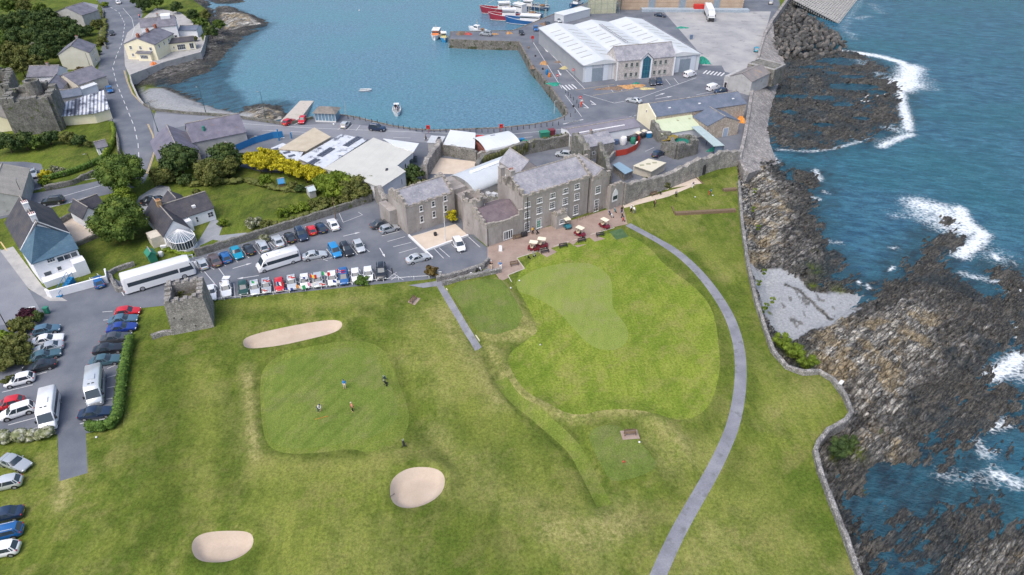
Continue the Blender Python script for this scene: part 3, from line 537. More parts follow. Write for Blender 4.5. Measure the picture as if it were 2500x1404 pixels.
pc = g.ramp(n1, [(.36, (.24,.235,.215)), (.47, (.46,.445,.405)), (.60, (.64,.62,.57))]); sb = g.noise(.8, 5, .7, g.mapping((.16,2.4,1), -ANG)); pc = g.mix(g.ramp(sb, [(.47, .0), (.53, .85)]), pc, (.075,.072,.07)); pc = g.mix(g.ramp(n2, [(.49, 0.0), (.57, .8)]), pc, g.ramp(n3, [(.35, (.27,.215,.13)), (.65, (.52,.43,.28))]))
c = g.mix(g.attr('pale'), c, pc); c = g.mix(1.0, c, g.ramp(n4, [(0.0, .35), (.10, 1.0)]), 'MULTIPLY'); c = g.mix(1.0, c, g.ramp(n5, [(0.0, .55), (1.0, 1.45)]), 'MULTIPLY')
wc = g.ramp(n3, [(.38, (.018,.023,.028)), (.50, (.056,.056,.053)), (.60, (.15,.143,.125))]); wc = g.mix(g.ramp(g.noise(.4, 5), [(.58, 0.0), (.72, .45)]), wc, (.060,.036,.026)); wc = g.mix(g.ramp(g.noise(.5, 6, .8, mp), [(.54, 0.0), (.60, .75)]), wc, (.17,.16,.14)); wc = g.mix(g.ramp(g.noise(.11, 5, .6), [(.50, 0.0), (.58, .6)]), wc, (.030,.050,.062)); c = g.mix(g.attr('weed'), c, wc)
c = g.mix(g.attr('green'), c, g.ramp(n3, [(.3, (.045,.075,.010)), (.7, (.16,.20,.02))]))
sc = g.ramp(g.noise(2.2, 8, .8), [(.36, (.20,.21,.225)), (.60, (.335,.35,.36))]); c = g.mix(g.math('MULTIPLY', g.attr('sand'), g.math('SUBTRACT', 1.0, g.math('MAXIMUM', g.attr('wrack'), g.attr('green')), clamp=True)), c, sc)
c = g.mix(1.0, c, g.ramp(g.noise(9, 4, .8), [(.25, .72), (.75, 1.3)]), 'MULTIPLY'); hh = g.math('ADD', g.math('MULTIPLY', n3, .5), g.math('ADD', g.math('MULTIPLY', g.ramp(n4, [(0.0, 0.0), (.2, 1.0)]), .4), g.math('MULTIPLY', g.ramp(sb, [(.42, 0.0), (.58, 1.0)]), .6))); g.bump(g.math('MULTIPLY', hh, g.math('SUBTRACT', 1.0, g.math('MULTIPLY', g.attr('sand'), .9))), .9, .45); ROCKM = g.out(c, .9, .25)
o = npmesh('rocky_shore', V, F, ROCKM, attrs={'pale': R(pale), 'weed': R(weed), 'green': np.clip(R(grn)*1.2, 0, 1), 'sand': R(sa), 'wrack': R(wr)}); tag(o, kind='structure')
SR = np.random.default_rng(5); ok = keep & (Z > -3.15) & (sa < .25); ii, jj = np.nonzero(ok); wt = (.25+1.2*pale[ii,jj]+.25*(Z[ii,jj] > -2.6)); pk = SR.choice(len(ii), 11000, p=wt/wt.sum()); ii, jj = ii[pk], jj[pk]
VV = []; at = {'pale': [], 'weed': [], 'green': []}; n = len(ii); sc_ = YY[ii,jj]/90
ln_ = SR.uniform(.7,2.5,n)*np.clip(sc_,.7,1.5); wd_ = SR.uniform(.16,.5,n)*np.clip(sc_,.7,1.5); ht_ = SR.uniform(.10,.42,n)*(.35+.65*pale[ii,jj]); aa = ANG+SR.normal(0,.11,n); tl = SR.normal(0,.10,n); ca, sa_ = np.cos(aa), np.sin(aa)
for k in range(8):
    a, b, c = (-1 if k in (0,3,4,7) else 1), (-1 if k in (0,1,4,5) else 1), (0 if k < 4 else 1)
    lx = a*ln_/2*SR.uniform(.65,1.1,n)*(1-.18*c); ly = b*wd_/2*SR.uniform(.6,1.2,n)*(1-.3*c)+(c*wd_*.2); lz = np.where(c == 1, ht_*SR.uniform(.55,1.1,n), -.35)+lx*tl+ly*.35
    VV.append(np.stack([XX[ii,jj]+lx*ca-ly*sa_, YY[ii,jj]+lx*sa_+ly*ca, Z[ii,jj]+lz], -1))
VV = np.stack(VV, 1).reshape(-1, 3); Q = np.array([(4,5,6,7),(0,1,5,4),(1,2,6,5),(2,3,7,6),(3,0,4,7),(3,2,1,0)]); FF = (np.arange(n)[:,None,None]*8+Q[None]).reshape(-1, 4)
rp = lambda a: np.repeat(a[ii,jj], 8); o = npmesh('rock_slabs', VV, FF, ROCKM, attrs={'pale': np.clip(rp(pale)+np.repeat(SR.uniform(-.15,.35,n),8),0,1), 'weed': np.clip(rp(weed)+np.repeat(SR.uniform(-.22,.1,n),8),0,1), 'green': np.clip(rp(grn),0,1)*.6}); tag(o, 'countless tilted rock slabs and ledges lying over the foreshore', 'rocks', kind='stuff')
# western shore ------------------------------------------------------
XX, YY = np.meshgrid(np.arange(-150, -58, .5), np.arange(168, 330, .6)); Z = np.full(XX.shape, -6.0)
for P, e, k, cp, dr in [(p3(-3, 300,170,345,215,420,208,505,180,560,120,600,90,625,75,560,70,520,30,480,-40,380,-60,250,0), -2.9, .2, 1.6, .25), (p3(-3, 330,210,420,215,470,245,530,265,600,282,570,290,400,285,330,260), -3.0, .3, 1.4, .12),
        (p3(-3, 530,20,560,15,610,35,655,55,650,65,600,75,540,80,560,60,520,50), -2.9, .3, 1.3, .4), (p3(-3, 480,-10,560,-20,600,5,540,12), -2.9, .2, .8, .4), (p3(-3, 575,285,600,262,640,255,690,258,700,290,640,300), -2.9, .3, 1.4, .3)]:
    Z = np.maximum(Z, feat(XX, YY, P, e, k, cp, dr))
SB = p3(-2.5, 340,212,400,218,450,235,520,262,620,282,560,290,400,285,340,250); sa = sm(sdist(SB, XX, YY)+3*(fbm(XX/5, YY/5, 7, 3)-.5), -1, 1.5)
Z = Z+(1-sa)*(strata(XX, YY, 5)-.5)*.9; pale = sm(sdist(p3(-2, 540,30,600,35,640,55,560,70,545,75), XX, YY)+3*(fbm(XX/5,YY/5,2,3)-.5), -1, 1)*1.0; pale = np.maximum(pale, sm(sdist(p3(-2,590,270,640,262,690,265,690,295,640,298), XX, YY), -.5, 1)*.8)
weed = sm(-1.9-Z+.8*(fbm(XX/3, YY/3, 6, 4)-.5), -.2, .5)*(1-sa)*(1-pale); grn = sm(sdist(p3(-2,325,205,370,200,400,215,345,225), XX, YY), -1, 2)*(fbm(XX/2,YY/2,4,3)+.3)
wr = sa*sm(fbm(XX/1.5, YY/1.5, 15, 4), .62, .68)*sm(sdist(SB, XX, YY), 6, 0)
dl = inside(LAND, XX, YY) & (segd(LAND+[LAND[0]], XX, YY) > 1.5); V, F, us = gridmesh(XX, YY, Z, (Z > -4.2) & ~dl); R = lambda a: a.ravel()[us]
o = npmesh('western_shore', V, F, ROCKM, attrs={'pale': R(pale), 'weed': R(weed), 'green': np.clip(R(grn), 0, 1), 'sand': R(sa)*.9, 'wrack': R(wr)}); tag(o, kind='structure')
# slipway
sl = MB(); A = [GV(672,305,.0), GV(762,292,.0), GV(700,301,-.2)]
a, b, c_, d = GV(678,304,-.1), GV(722,306,-.1), GV(768,243,-3.1), GV(735,243,-3.1); sl.prism([(a.x,a.y),(b.x,b.y),(c_.x,c_.y),(d.x,d.y)], [-5,-5,-5,-5], [.0,.0,-3.15,-3.15]); o = sl.build('slipway', M('slipway concrete', [(.44,.40,.35),(.52,.47,.42)], .4, .9, .2, grain=.1, stain=((.25,.27,.18),.4,.6))); tag(o, kind='structure')
# ---------------------------------------------------------------- sea
def axis(lo, a, b, hi, st, big): return np.concatenate([np.arange(lo, a, big), np.arange(a, b, st), np.arange(b, hi+big, big)])
gx = axis(-1800, -160, 280, 1800, 1.1, 60); gy = axis(-100, 34, 330, 1900, 1.0, 60); XX, YY = np.meshgrid(gx, gy)
FO = [(((2062,126),(2100,130),(2150,138),(2200,152),(2225,172)), 1.9, 1.3), (((2225,165),(2215,195),(2185,200),(2200,215),(2225,205)), 4.0, 1.25), (((2090,140),(2120,160),(2150,185)), 3.5, .62), (((2200,215),(2200,245),(2212,285),(2218,315)), 1.6, 1.2), (((2225,328),(2200,335),(2150,358)), 1.3, 1.1), (((1900,365),(1980,370),(2040,362),(2100,345)), .8, .85), (((2210,200),(2240,190),(2250,210)), 5.0, .7), (((2170,310),(2200,320)), 3.0, .75),
  (((1990,415),(2003,440)), .8, 1.1), (((1975,478),(2000,487)), .7, 1.1), (((2012,466),(2018,472)), .6, 1), (((2245,500),(2290,510),(2330,540),(2350,560)), 3.6, 1.15), (((2340,510),(2360,545),(2400,572),(2385,590),(2345,622)), 1.7, 1.3), (((2250,520),(2300,550),(2330,560)), 3.5, .9), (((2360,580),(2420,620),(2440,630)), 4.0, .6), (((2430,625),(2436,632)), .8, 1.2), (((2180,525),(2240,530)), 2.0, .6), (((2175,604),(2190,607)), .6, 1.1),
  (((2095,688),(2122,702)), .5, 1.3), (((2172,658),(2182,652)), .5, 1.1), (((1885,375),(1905,400)), .8, .9), (((2020,590),(2050,592)), .8, .8), (((2350,668),(2420,685),(2500,700)), 1.1, .9), (((2490,690),(2475,720)), 1.2, 1.2), (((2490,870),(2450,905),(2420,920)), 1.4, 1.3), (((2470,890),(2500,920)), 2.2, .9), (((2415,1045),(2460,1030)), 1.0, 1.1), (((2390,1080),(2400,1110),(2430,1105)), .9, .85), (((2430,1155),(2480,1180)), 1.2, 1.15), (((2300,1160),(2420,1175)), 1.5, .6), (((2490,800),(2500,830)), 1.3, 1.1),
  (((2100,0),(2075,40),(2060,70),(2085,95)), 2.6, .5), (((2130,10),(2150,30)), 3, .5), (((2095,45),(2120,40)), 2.4, .62), (((2070,80),(2090,85)), 1.6, .6), (((2000,112),(2060,105)), 1.5, .55), (((1950,145),(1990,142)), 1.5, .5), (((2040,330),(2160,345),(2200,330)), 1.6, .65), (((2050,225),(2060,228)), .3, .8)]
fo = np.zeros(XX.shape); core = (XX > 40) & (XX < 290) & (YY < 335); xx, yy = XX[core], YY[core]; f_ = np.zeros(xx.shape)
for P, s, a in FO:
    d = segd(p3(-3, *[c for p in P for c in p]), xx, yy); f_ = np.maximum(f_, a*np.exp(-(d/(s*1.15))**2/1.3))
fo[core] = f_
shal = np.zeros(XX.shape); s_ = np.zeros(xx.shape)
for P in [REEF]+[f[0] for f in FEAT[1:9]]:
    s_ = np.maximum(s_, np.exp(np.minimum(sdist(P, xx, yy), 0)/(9.0)))
shal[core] = s_; lw = (XX < -55) & (XX > -165) & (YY > 160) & (YY < 330); shal[lw] = np.exp(-np.abs(np.minimum(sdist(p3(-3,300,170,345,215,420,208,505,180,600,90,560,20,640,50,655,60,580,120,540,200,600,262,700,250,700,300,560,300,400,285,330,260), XX[lw], YY[lw]), 0))/5)
op = (XX > np.interp(YY, cy[o_], cx[o_])-2).astype(float)
V, F, us = gridmesh(XX, YY, np.full(XX.shape, -3.0))
g = NG('sea water'); w1 = g.noise(.45, 8, .68, g.mapping((.55,1.5,1), .25)); w2 = g.noise(1.7, 5, .7, g.mapping((.6,1.3,1), -.1)); big = g.noise(.03, 4, .6)
sea = g.mix(g.ramp(w1, [(.36, 0.0), (.66, 1.0)]), (.010,.062,.120), (.046,.160,.235)); sea = g.mix(g.ramp(big, [(.42, 0.0), (.66, .5)]), sea, (.012,.115,.14))
har = g.mix(g.ramp(w2, [(.38, 0.0), (.62, 1.0)]), (.048,.132,.195), (.118,.225,.295)); har = g.mix(g.ramp(big, [(.4, 0.0), (.65, .6)]), har, (.068,.195,.235))
w3 = g.noise(3.2, 4, .8, g.mapping((.7,1.5,1), .5)); c = g.mix(g.attr('open'), har, sea); c = g.mix(1.0, c, g.ramp(w3, [(.35, .72), (.65, 1.34)]), 'MULTIPLY')
sh = g.ramp(g.math('ADD', g.attr('shallow'), g.math('MULTIPLY', g.math('SUBTRACT', g.noise(.22, 6, .65), .5), 1.1)), [(.46, 0.0), (.90, 1.0)]); c = g.mix(g.math('MULTIPLY', sh, .85), c, g.mix(g.ramp(g.noise(.35, 6, .7, g.mapping((.5,1.4,1), -ANG)), [(.4, 0.0), (.6, 1.0)]), (.008,.022,.035), (.018,.080,.115)))
fm = g.ramp(g.math('ADD', g.math('MULTIPLY', g.attr('foam'), .80), g.math('MULTIPLY', g.math('ADD', g.math('SUBTRACT', g.noise(.8, 10, .8, g.mapping((1,1.5,1), .3), 1.2), .5), g.math('MULTIPLY', g.math('SUBTRACT', g.vor(1.1, 'DISTANCE_TO_EDGE', 'Distance', g.mapping((1,1.3,1), .3)), .2), -.5)), 1.9)), [(.44, 0.0), (.72, .32), (1.0, .92)])
cap_ = g.ramp(g.noise(.6, 9, .8, g.mapping((.35,1.6,1), .2)), [(.685, 0.0), (.72, .8)]); fm2 = g.math('ADD', fm, g.math('MULTIPLY', cap_, g.math('MULTIPLY', g.attr('open'), .45)), clamp=True)
c = g.mix(fm2, c, (.80,.84,.86)); g.l(c, g.b.inputs['Base Color'])
rg = g.math('MULTIPLY', fm2, .5); rg = g.math('ADD', rg, .16); g.l(rg, g.b.inputs['Roughness']); g.b.inputs['IOR'].default_value = 1.33
hb = g.math('ADD', g.math('MULTIPLY', w1, g.math('ADD', g.math('MULTIPLY', g.attr('open'), .9), .18)), g.math('MULTIPLY', w2, g.math('ADD', g.math('MULTIPLY', g.attr('open'), .25), .09))); g.bump(hb, .75, 1.0)
o = npmesh('sea', V, F, g.m, attrs={'foam': fo.ravel(), 'shallow': shal.ravel(), 'open': op.ravel()}); tag(o, kind='structure')

for i, q in enumerate([(1262,630,1335,607),(1352,602,1388,590),(1398,588,1432,577),(1442,573,1500,556),(1262,631,1280,655),(1281,656,1242,671),(1240,672,1249,689)]):
    wallstrip('kerb_edging', px_(*q), -.05, .07, .16, plain('pale kerb', (.48,.44,.38)), ['pale kerb between the lower terrace corner and the first bench','pale kerb between the first and second bench notches','pale kerb between the second and third bench notches','pale kerb by the green mat','pale kerb running down from the lawn corner of the terrace','pale kerb along the bottom edge of the terrace','pale kerb beside the terrace step'][i], 'kerb')
# ================================================================ buildings
CAMP = Vector((0, 0, CH))
def raydir(px, py):
    u = px-1250; v = py-702; return Vector((u, FPX*CT-v*ST, -(FPX*ST+v*CT))).normalized()
class Bld:
    def __init__(s, name, label, cat, A, B, z=0, C=None, D=None, group=None):
        a, b = GV(*A, z), GV(*B, z); s.rot = math.atan2(b.y-a.y, b.x-a.x); s.o = Vector((a.x, a.y, 0)); s.L = math.hypot(b.x-a.x, b.y-a.y)
        s.root = empty(name, s.o, s.rot, label, cat, group); s.M = Matrix.Rotation(-s.rot, 3, 'Z')
        s.D = D if D else (s.M @ (GV(*C, z)-s.o)).y if C else 5
    def P(s, px, py, z=0): p = s.M @ (GV(px, py, z)-s.o); return (p.x, p.y, z)
    def hit(s, face, px, py):     # where the line of sight meets a face of the building
        C = s.M @ (CAMP-s.o); d = s.M @ raydir(px, py); k = 1 if face in 'fb' else 0; v = {'f':0,'b':s.D,'l':0,'r':s.L}[face]
        t = (v-C[k])/d[k]; q = C+d*t; return (q.x if k else q.y), q.z
    def part(s, name, mb, mat, smooth=None, par=None): return mb.build(name, mat, par or s.root, smooth)
    def gable(s, ze, zr, wm, rm, axis='x', x0=0, y0=0, x1=None, y1=None, ov=.25, z0=0, th=.14, rname='roof', wname='wall', par=None):
        x1 = s.L if x1 is None else x1; y1 = s.D if y1 is None else y1; mb = MB()
        if axis == 'x':
            ym = (y0+y1)/2; sec = lambda x: [(x,y0,z0),(x,y1,z0),(x,y1,ze),(x,ym,zr),(x,y0,ze)]; mb.loft([sec(x0), sec(x1)][::-1])
            sl = (zr-ze)/(ym-y0); e = lambda x: [(x,y0-ov,ze-ov*sl+.05),(x,ym,zr+.05),(x,y1+ov,ze-ov*sl+.05),(x,y1+ov,ze-ov*sl+.05+th),(x,ym,zr+.05+th),(x,y0-ov,ze-ov*sl+.05+th)]
            rb = MB(); rb.loft([e(x0-ov*.6), e(x1+ov*.6)]); rot = 0
        else:
            xm = (x0+x1)/2; sec = lambda y: [(x0,y,z0),(x1,y,z0),(x1,y,ze),(xm,y,zr),(x0,y,ze)]; mb.loft([sec(y0), sec(y1)])
            # the roof is built turned by a right angle so that its courses run along the ridge
            sl = (zr-ze)/(xm-x0); e = lambda y: [(y,-x0+ov,ze-ov*sl+.05),(y,-xm,zr+.05),(y,-x1-ov,ze-ov*sl+.05),(y,-x1-ov,ze-ov*sl+.05+th),(y,-xm,zr+.05+th),(y,-x0+ov,ze-ov*sl+.05+th)]
            rb = MB(); rb.loft([e(y0-ov*.6), e(y1+ov*.6)]); rot = PI/2
        if wm: w_ = mb.build(wname, wm, par or s.root)
        r_ = rb.build(rname, rm, par or s.root)
        if rot: r_.rotation_euler = (0, 0, rot)
        rg = MB()
        if axis == 'x': rg.tube((x0-ov*.6,ym,zr+.1+th),(x1+ov*.6,ym,zr+.1+th),.11,6)
        else: rg.tube((xm,y0-ov*.6,zr+.1+th),(xm,y1+ov*.6,zr+.1+th),.11,6)
        rg.build('ridge', COPING, par or s.root); return r_
    def walls(s, pts, mat, z0=0, name='wall'):     # pts: (px, py, z)
        q = [s.P(*p) for p in pts]; mb = MB(); mb.prism([(a[0],a[1]) for a in q] if s_area(q) > 0 else [(a[0],a[1]) for a in q][::-1], z0, [a[2] for a in (q if s_area(q) > 0 else q[::-1])]); return mb.build(name, mat, s.root)
    def slab(s, pts, mat, th=.15, name='roof', loc=False, par=None):
        q = pts if loc else [s.P(*p) for p in pts]
        if s_area(q) < 0: q = q[::-1]
        mb = MB(); mb.prism([(a[0],a[1]) for a in q], [a[2]-th for a in q], [a[2] for a in q]); return mb.build(name, mat, par or s.root)
    def win(s, face, px, py, w, h, nx=2, ny=2, name='window', fm=None, gm=None, sill=False, u=None, z=None, bar=.05, fr=.09, glass=True, arch=False):
        if u is None: u, z = s.hit(face, px, py)
        mb = MB(); g_ = MB(); d0, d1 = .0, .07
        def T(a, d, c):
            return {'f':(u+a,-d,z+c),'b':(u-a,s.D+d,z+c),'l':(-d,u-a,z+c),'r':(s.L+d,u+a,z+c)}[face]
        def bx(m_, a0, a1, c0, c1, e0, e1):
            V = [T(a, d, c) for d in (e0, e1) for a, c in ((a0,c0),(a1,c0),(a1,c1),(a0,c1))]; m_.add(V, [(3,2,1,0),(4,5,6,7),(0,1,5,4),(1,2,6,5),(2,3,7,6),(3,0,4,7)])
        W2, H2 = w/2, h/2
        for a0,a1,c0,c1 in ((-W2,-W2+fr,-H2,H2),(W2-fr,W2,-H2,H2),(-W2+fr,W2-fr,H2-fr,H2),(-W2+fr,W2-fr,-H2,-H2+fr)): bx(mb,a0,a1,c0,c1,d0,d1)
        for i in range(1, nx): a = -W2+w*i/nx; bx(mb,a-bar/2,a+bar/2,-H2+fr,H2-fr,d0,d1-.01)
        for j in range(1, ny): c = -H2+h*j/ny; bx(mb,-W2+fr,W2-fr,c-bar/2,c+bar/2,d0,d1-.015)
        if sill: bx(mb,-W2-.12,W2+.12,-H2-.14,-H2-.002,d0,d1+.08)
        o = mb.build(name, fm or FRAME, s.root); bx(g_,-W2+fr*.5,W2-fr*.5,-H2+fr*.5,H2-fr*.5,d0-.02,d0+.025); g_.build('pane', gm or GLASS, o); return o
    def chimney(s, x, y, z0, z1, lx=.7, ly=.5, mat=None, pots=2, name='chimney'):
        mb = MB(); mb.obox(x, y, z0, z1, lx, ly); mb.obox(x, y, z1, z1+.12, lx+.14, ly+.14); o = mb.build(name, mat or RENDERED, s.root)
        p = MB()
        for i in range(pots): p.tube((x+(i-(pots-1)/2)*.32, y, z1+.12), (x+(i-(pots-1)/2)*.32, y, z1+.45), .11, 8, r2=.09)
        if pots: p.build('chimney_pot', TERRA, o)
        return o
    def door(s, face, px, py, w, h, mat=None, u=None):
        z = h/2+.02
        if u is None: u, _ = s.hit(face, px, py)
        mb = MB(); T = {'f':lambda a,d,c:(u+a,-d,z+c),'b':lambda a,d,c:(u-a,s.D+d,z+c),'l':lambda a,d,c:(-d,u-a,z+c),'r':lambda a,d,c:(s.L+d,u+a,z+c)}[face]
        def bx(m_, a0, a1, c0, c1, e0, e1): m_.add([T(a,d,c) for d in (e0,e1) for a,c in ((a0,c0),(a1,c0),(a1,c1),(a0,c1))], [(3,2,1,0),(4,5,6,7),(0,1,5,4),(1,2,6,5),(2,3,7,6),(3,0,4,7)])
        bx(mb,-w/2,w/2,-h/2,h/2,0,.05); o = mb.build('door', mat or DARKF, s.root); f = MB(); bx(f,-w/2-.1,-w/2-.002,-h/2,h/2+.1,0,.07); bx(f,w/2+.002,w/2+.1,-h/2,h/2+.1,0,.07); bx(f,-w/2,w/2,h/2+.002,h/2+.1,0,.07); f.build('frame', FRAME, o); return o
def s_area(q): return sum(q[i][0]*q[(i+1)%len(q)][1]-q[(i+1)%len(q)][0]*q[i][1] for i in range(len(q)))
def parapet(mb, a, b, z, th=.45, base=.35, mer=.55, step=.8, rnd=.25):
    a, b = Vector(a[:2]), Vector(b[:2]); d = (b-a).length; n = max(2, int(d/step)); r = math.atan2(b.y-a.y, b.x-a.x)
    for i in range(n):
        p = a+(b-a)*((i+.5)/n); top = z+base+(mer if i % 2 == 0 else 0)+random.uniform(-rnd, rnd*.6); mb.obox(p.x, p.y, z-.02, top, d/n*.995+.004*(i%2), th*(1+.01*(i%3)), r)
# ---------------------------------------------------------------- castle clubhouse
b = Bld('castle_clubhouse', 'grey castellated stone clubhouse with slate roofs facing the putting lawn', 'castle', (1276,573), (1437,519), 0, D=11)
K = b; L = b.L; zt = 8.6
b.gable(8.2, 11.0, RENDERED, SLATE_P, 'x', 0, 0, L, 9.5, ov=-.35)
# left end block deeper
b.gable(7.9, 10.2, RENDERED, SLATE_P, 'y', L*.30, 9.5, L*.62, 17.0, ov=.05, rname='roof', wname='wall')
mb = MB(); parapet(mb, (0.2,.2), (L-.2,.2), 8.2, .5, .45, .28, .9, .22); parapet(mb, (.25,.5),(.25,9.2), 8.3, .5, .9, .6, .8, .3)
for k in range(9): y = .5+k; mb.obox(.26, y, 8.3, 8.3+2.4*(1-abs(y-4.7)/5.2)+random.uniform(0,.5), .52, .99)
for k in range(9): y = .5+k; mb.obox(L-.26, y, 8.3, 8.5+2.7*(1-abs(y-4.7)/5.2)+random.uniform(0,.5), .54, .99)
mb.build('parapet', COPING, b.root)
b.chimney(.5, 5.2, 9.5, 12.0, 1.0, 1.5, RENDERED, 3)
b.chimney(.3, 8.4, 8, 11.3, .9, 1.1, RENDERED, 0)
RB0, RB1 = L+.003, L+4.9
b.gable(7.6, 9.6, RENDERED, SLATE_P, 'y', RB0, -.4, RB1, 8.0, ov=-.3, rname='roof', wname='wall')
mb = MB(); parapet(mb, (RB0+.2,-.2),(RB1-.2,-.2), 7.6, .5, .6, .35, .8, .25); parapet(mb, (RB1-.25,.1),(RB1-.25,7.8), 7.6, .5, .3, .3, .8, .2); parapet(mb, (RB0+.3,7.7),(RB1,7.7), 7.6, .5, .9, .6, .8, .25); mb.build('parapet', COPING, b.root)
for x_, y_, w_, h_, nx_, ny_ in [(1287.7,499.5,1.25,1.15,3,2),(1317,489,1.25,1.15,3,2),(1349,477.5,1.25,1.15,3,2),(1380.6,466,1.25,1.15,3,2),(1409,455,1.25,1.2,3,2),
    (1287,524,1.25,1.5,3,3),(1316.6,513,1.25,1.5,3,3),(1348,501,1.25,1.5,3,3),(1380,491,1.25,1.5,3,3),(1408,480,1.25,1.5,3,3),
    (1286.7,554,1.25,2.2,3,4),(1316,544,1.25,2.2,3,4),(1378,521.5,1.25,2.2,3,4),(1405.6,512,1.25,2.2,3,4)]: b.win('f', x_, y_, w_, h_, nx_, ny_, sill=True)
u_, z_ = b.hit('f', 1457, 461); K.D2 = K.D
def castwin(u, z, w, h, nx, ny, yoff=-.4): 
    o = K.win('f', 0, 0, w, h, nx, ny, u=u, z=z, sill=True); o.location.y = yoff; return o
castwin(u_, z_, 1.3, 1.7, 3, 3); castwin(u_-.1, 1.45, 1.2, 2.8, 3, 4)
b.door('f', 1329, 0, .9, 2.2, GREENP)
# entrance porch with its own parapet
u_, z_ = b.hit('f', 1357, 540); mb = MB(); mb.box(u_-1.3, -2.0, 0, u_+1.3, 0, 3.0); mb.build('porch', RENDERED, b.root)
mb = MB()
for P0, P1 in (((u_-1.2,-1.85),(u_+1.2,-1.85)), ((u_-1.15,-1.6),(u_-1.15,-.1)), ((u_+1.15,-1.6),(u_+1.15,-.1))): parapet(mb, P0, P1, 3.0, .35, .3, .45, .55, .15)
mb.build('parapet', COPING, b.root); o = b.win('f', 0, 0, 1.1, 1.0, 3, 2, u=u_, z=1.5, sill=True); o.location.y = -2.0
# entrance block left with stepped front
e0 = b.P(1197, 609)[0]; mb = MB(); mb.box(e0, -.1, 0, -.003, 9.0, 4.0); mb.build('wall', RENDERED, b.root)
b.slab([(e0+.5,.4,4.3),(-.3,.4,4.3),(-.3,4.3,6.2),(e0+.5,4.3,6.2)], M('maroon slate roof', [(.13,.10,.115),(.18,.145,.155)], .8, .7, .3, lines=('Y',.3,.12,.75)), loc=True); b.slab([(e0+.5,4.303,6.2),(-.3,4.303,6.2),(-.3,8.4,4.3),(e0+.5,8.4,4.3)], MAT['maroon slate roof'], loc=True)
mb = MB(); n = 9
for i in range(n): x = e0+(i+.5)*(-e0)/n; mb.obox(x, .12, 3.98, 4.5+(0.45*abs(i-4)/4)+random.uniform(0,.15)+(.9 if i == n-1 else 0), -e0/n+.004*(i%2), .45)
for i in range(9): mb.obox(e0+.22, .6+i*.95, 3.98, 4.5+1.9*(1-abs(i-4)/4.5)+random.uniform(0,.2), .44, .93)
mb.build('parapet', COPING, b.root); b.win('f', 1240, 575, 2.2, 2.0, 4, 1, name='entrance_window', bar=.14, fr=.16, u=b.hit('f',1240,575)[0], z=1.2)
for q in b.root.children:
    if q.name.startswith('entrance_window'): q.location.y = -.1
mb = MB()
for u0, z0 in ((1.0,8.2),(L-.5,8.2),(L+4.7,7.5),(e0+.15,4.0)): mb.tube((u0,-.12 if u0 < L else -.5,0),(u0,-.12 if u0 < L else -.5,z0),.07,6)
mb.build('drainpipe', DARKF, b.root)
# long side building running back from the entrance block, with the round tower
p0, p1 = b.P(1197,607), b.P(1119,541); mb = MB(); mb.prism([(e0+.003,9.003),(e0+5.5,9.003),(e0+5.5,16),(p1[0]+1.0,16),(p1[0]+1.0,12)], 0, 5.0); mb.build('wall', RENDERED, b.root)
tc = b.P(1155, 482, 7.2); mb = MB(); R_ = 2.15
mb.loft([[(tc[0]+r*math.cos(2*PI*i/20), tc[1]+r*math.sin(2*PI*i/20), z) for i in range(20)] for z, r in ((0,R_*1.08),(7.0,R_),(7.001,R_-.45),(6.2,R_-.46))], caps=False); mb.box(tc[0]-1.3,tc[1]-1.3,6.1,tc[0]+1.3,tc[1]+1.3,6.25); mb.build('round_tower', RENDERED, b.root, 30)
mb = MB()
for i in range(16):
    a = 2*PI*i/16; mb.obox(tc[0]+(R_-.22)*math.cos(a), tc[1]+(R_-.22)*math.sin(a), 6.98, 7.35+(.6 if i%2 else 0)+random.uniform(-.15,.2), .5, .8, a)
mb.build('parapet', COPING, b.root)
mb = MB()
for a, z_ in ((-1.2,2.2),(-1.9,4.6),(-.6,5.0)): mb.obox(tc[0]+R_*1.03*math.cos(a), tc[1]+R_*1.03*math.sin(a), z_, z_+.7, .12, .3, a)
mb.build('arrow_slit', PAINTW, b.root)
# small rear court with air units between the tower and the hall
mb = MB(); q = b.P(1200,478,3.5); mb.obox(q[0], q[1], 0, 3.4, 7, 5.5); mb.build('flat_roof', RUBBLE_D, b.root)
mb = MB()
for i in range(3): mb.obox(q[0]-.3+i*.9, q[1]+.8-i*.9, 3.4, 4.0, .9, 1.2, .3*i)
mb.build('air_unit', plain('light grey metal', (.5,.52,.55)), b.root)
# left wing
w_ = Bld('left_wing_', None, None, (997,574), (1112,534), 0, D=1); lw = w_
C_ = w_.P(947, 469, 6.3); D_ = C_[1]; w_.D = D_; root = w_.root; root.name = 'west_range'; tag(root, 'two storey castellated stone range beside the car park gravel court', 'building')
w_.gable(5.9, 8.1, RENDERED, SLATE_P, 'x', ov=-.35); mb = MB(); parapet(mb, (0,.2),(w_.L,.2), 5.9, .45, .25, .35, .8, .12); parapet(mb, (.2,D_-.2),(w_.L,D_-.2), 5.9, .45, .3, .4, .8, .3)
for k in range(int(D_)): y = .5+k; mb.obox(.26, y, 5.9, 6.2+2.1*(1-abs(y-D_/2)/(D_/2+.6))+random.uniform(0,.5), .55, .99); mb.obox(w_.L-.26, y, 5.9, 6.3+2.2*(1-abs(y-D_/2)/(D_/2+.6))+random.uniform(0,.7), .55, .99)
mb.build('parapet', COPING, root)
for x_, y_, h_ in [(1028,509,1.25),(1057.5,497.6,1.25),(1087,484,1.25),(1029.6,534.7,1.45),(1059.5,523,1.45),(1088,509,1.45)]: w_.win('f', x_, y_, .75, h_, 1, 2, sill=True)
mb = MB(); mb.box(w_.L+.003, 1.2, 0, w_.L+3.6, D_*.9, 6.0); mb.box(-1.6, D_*.55, 0, -.003, D_*1.15, 4.0); mb.build('stair_turret', RENDERED, root)
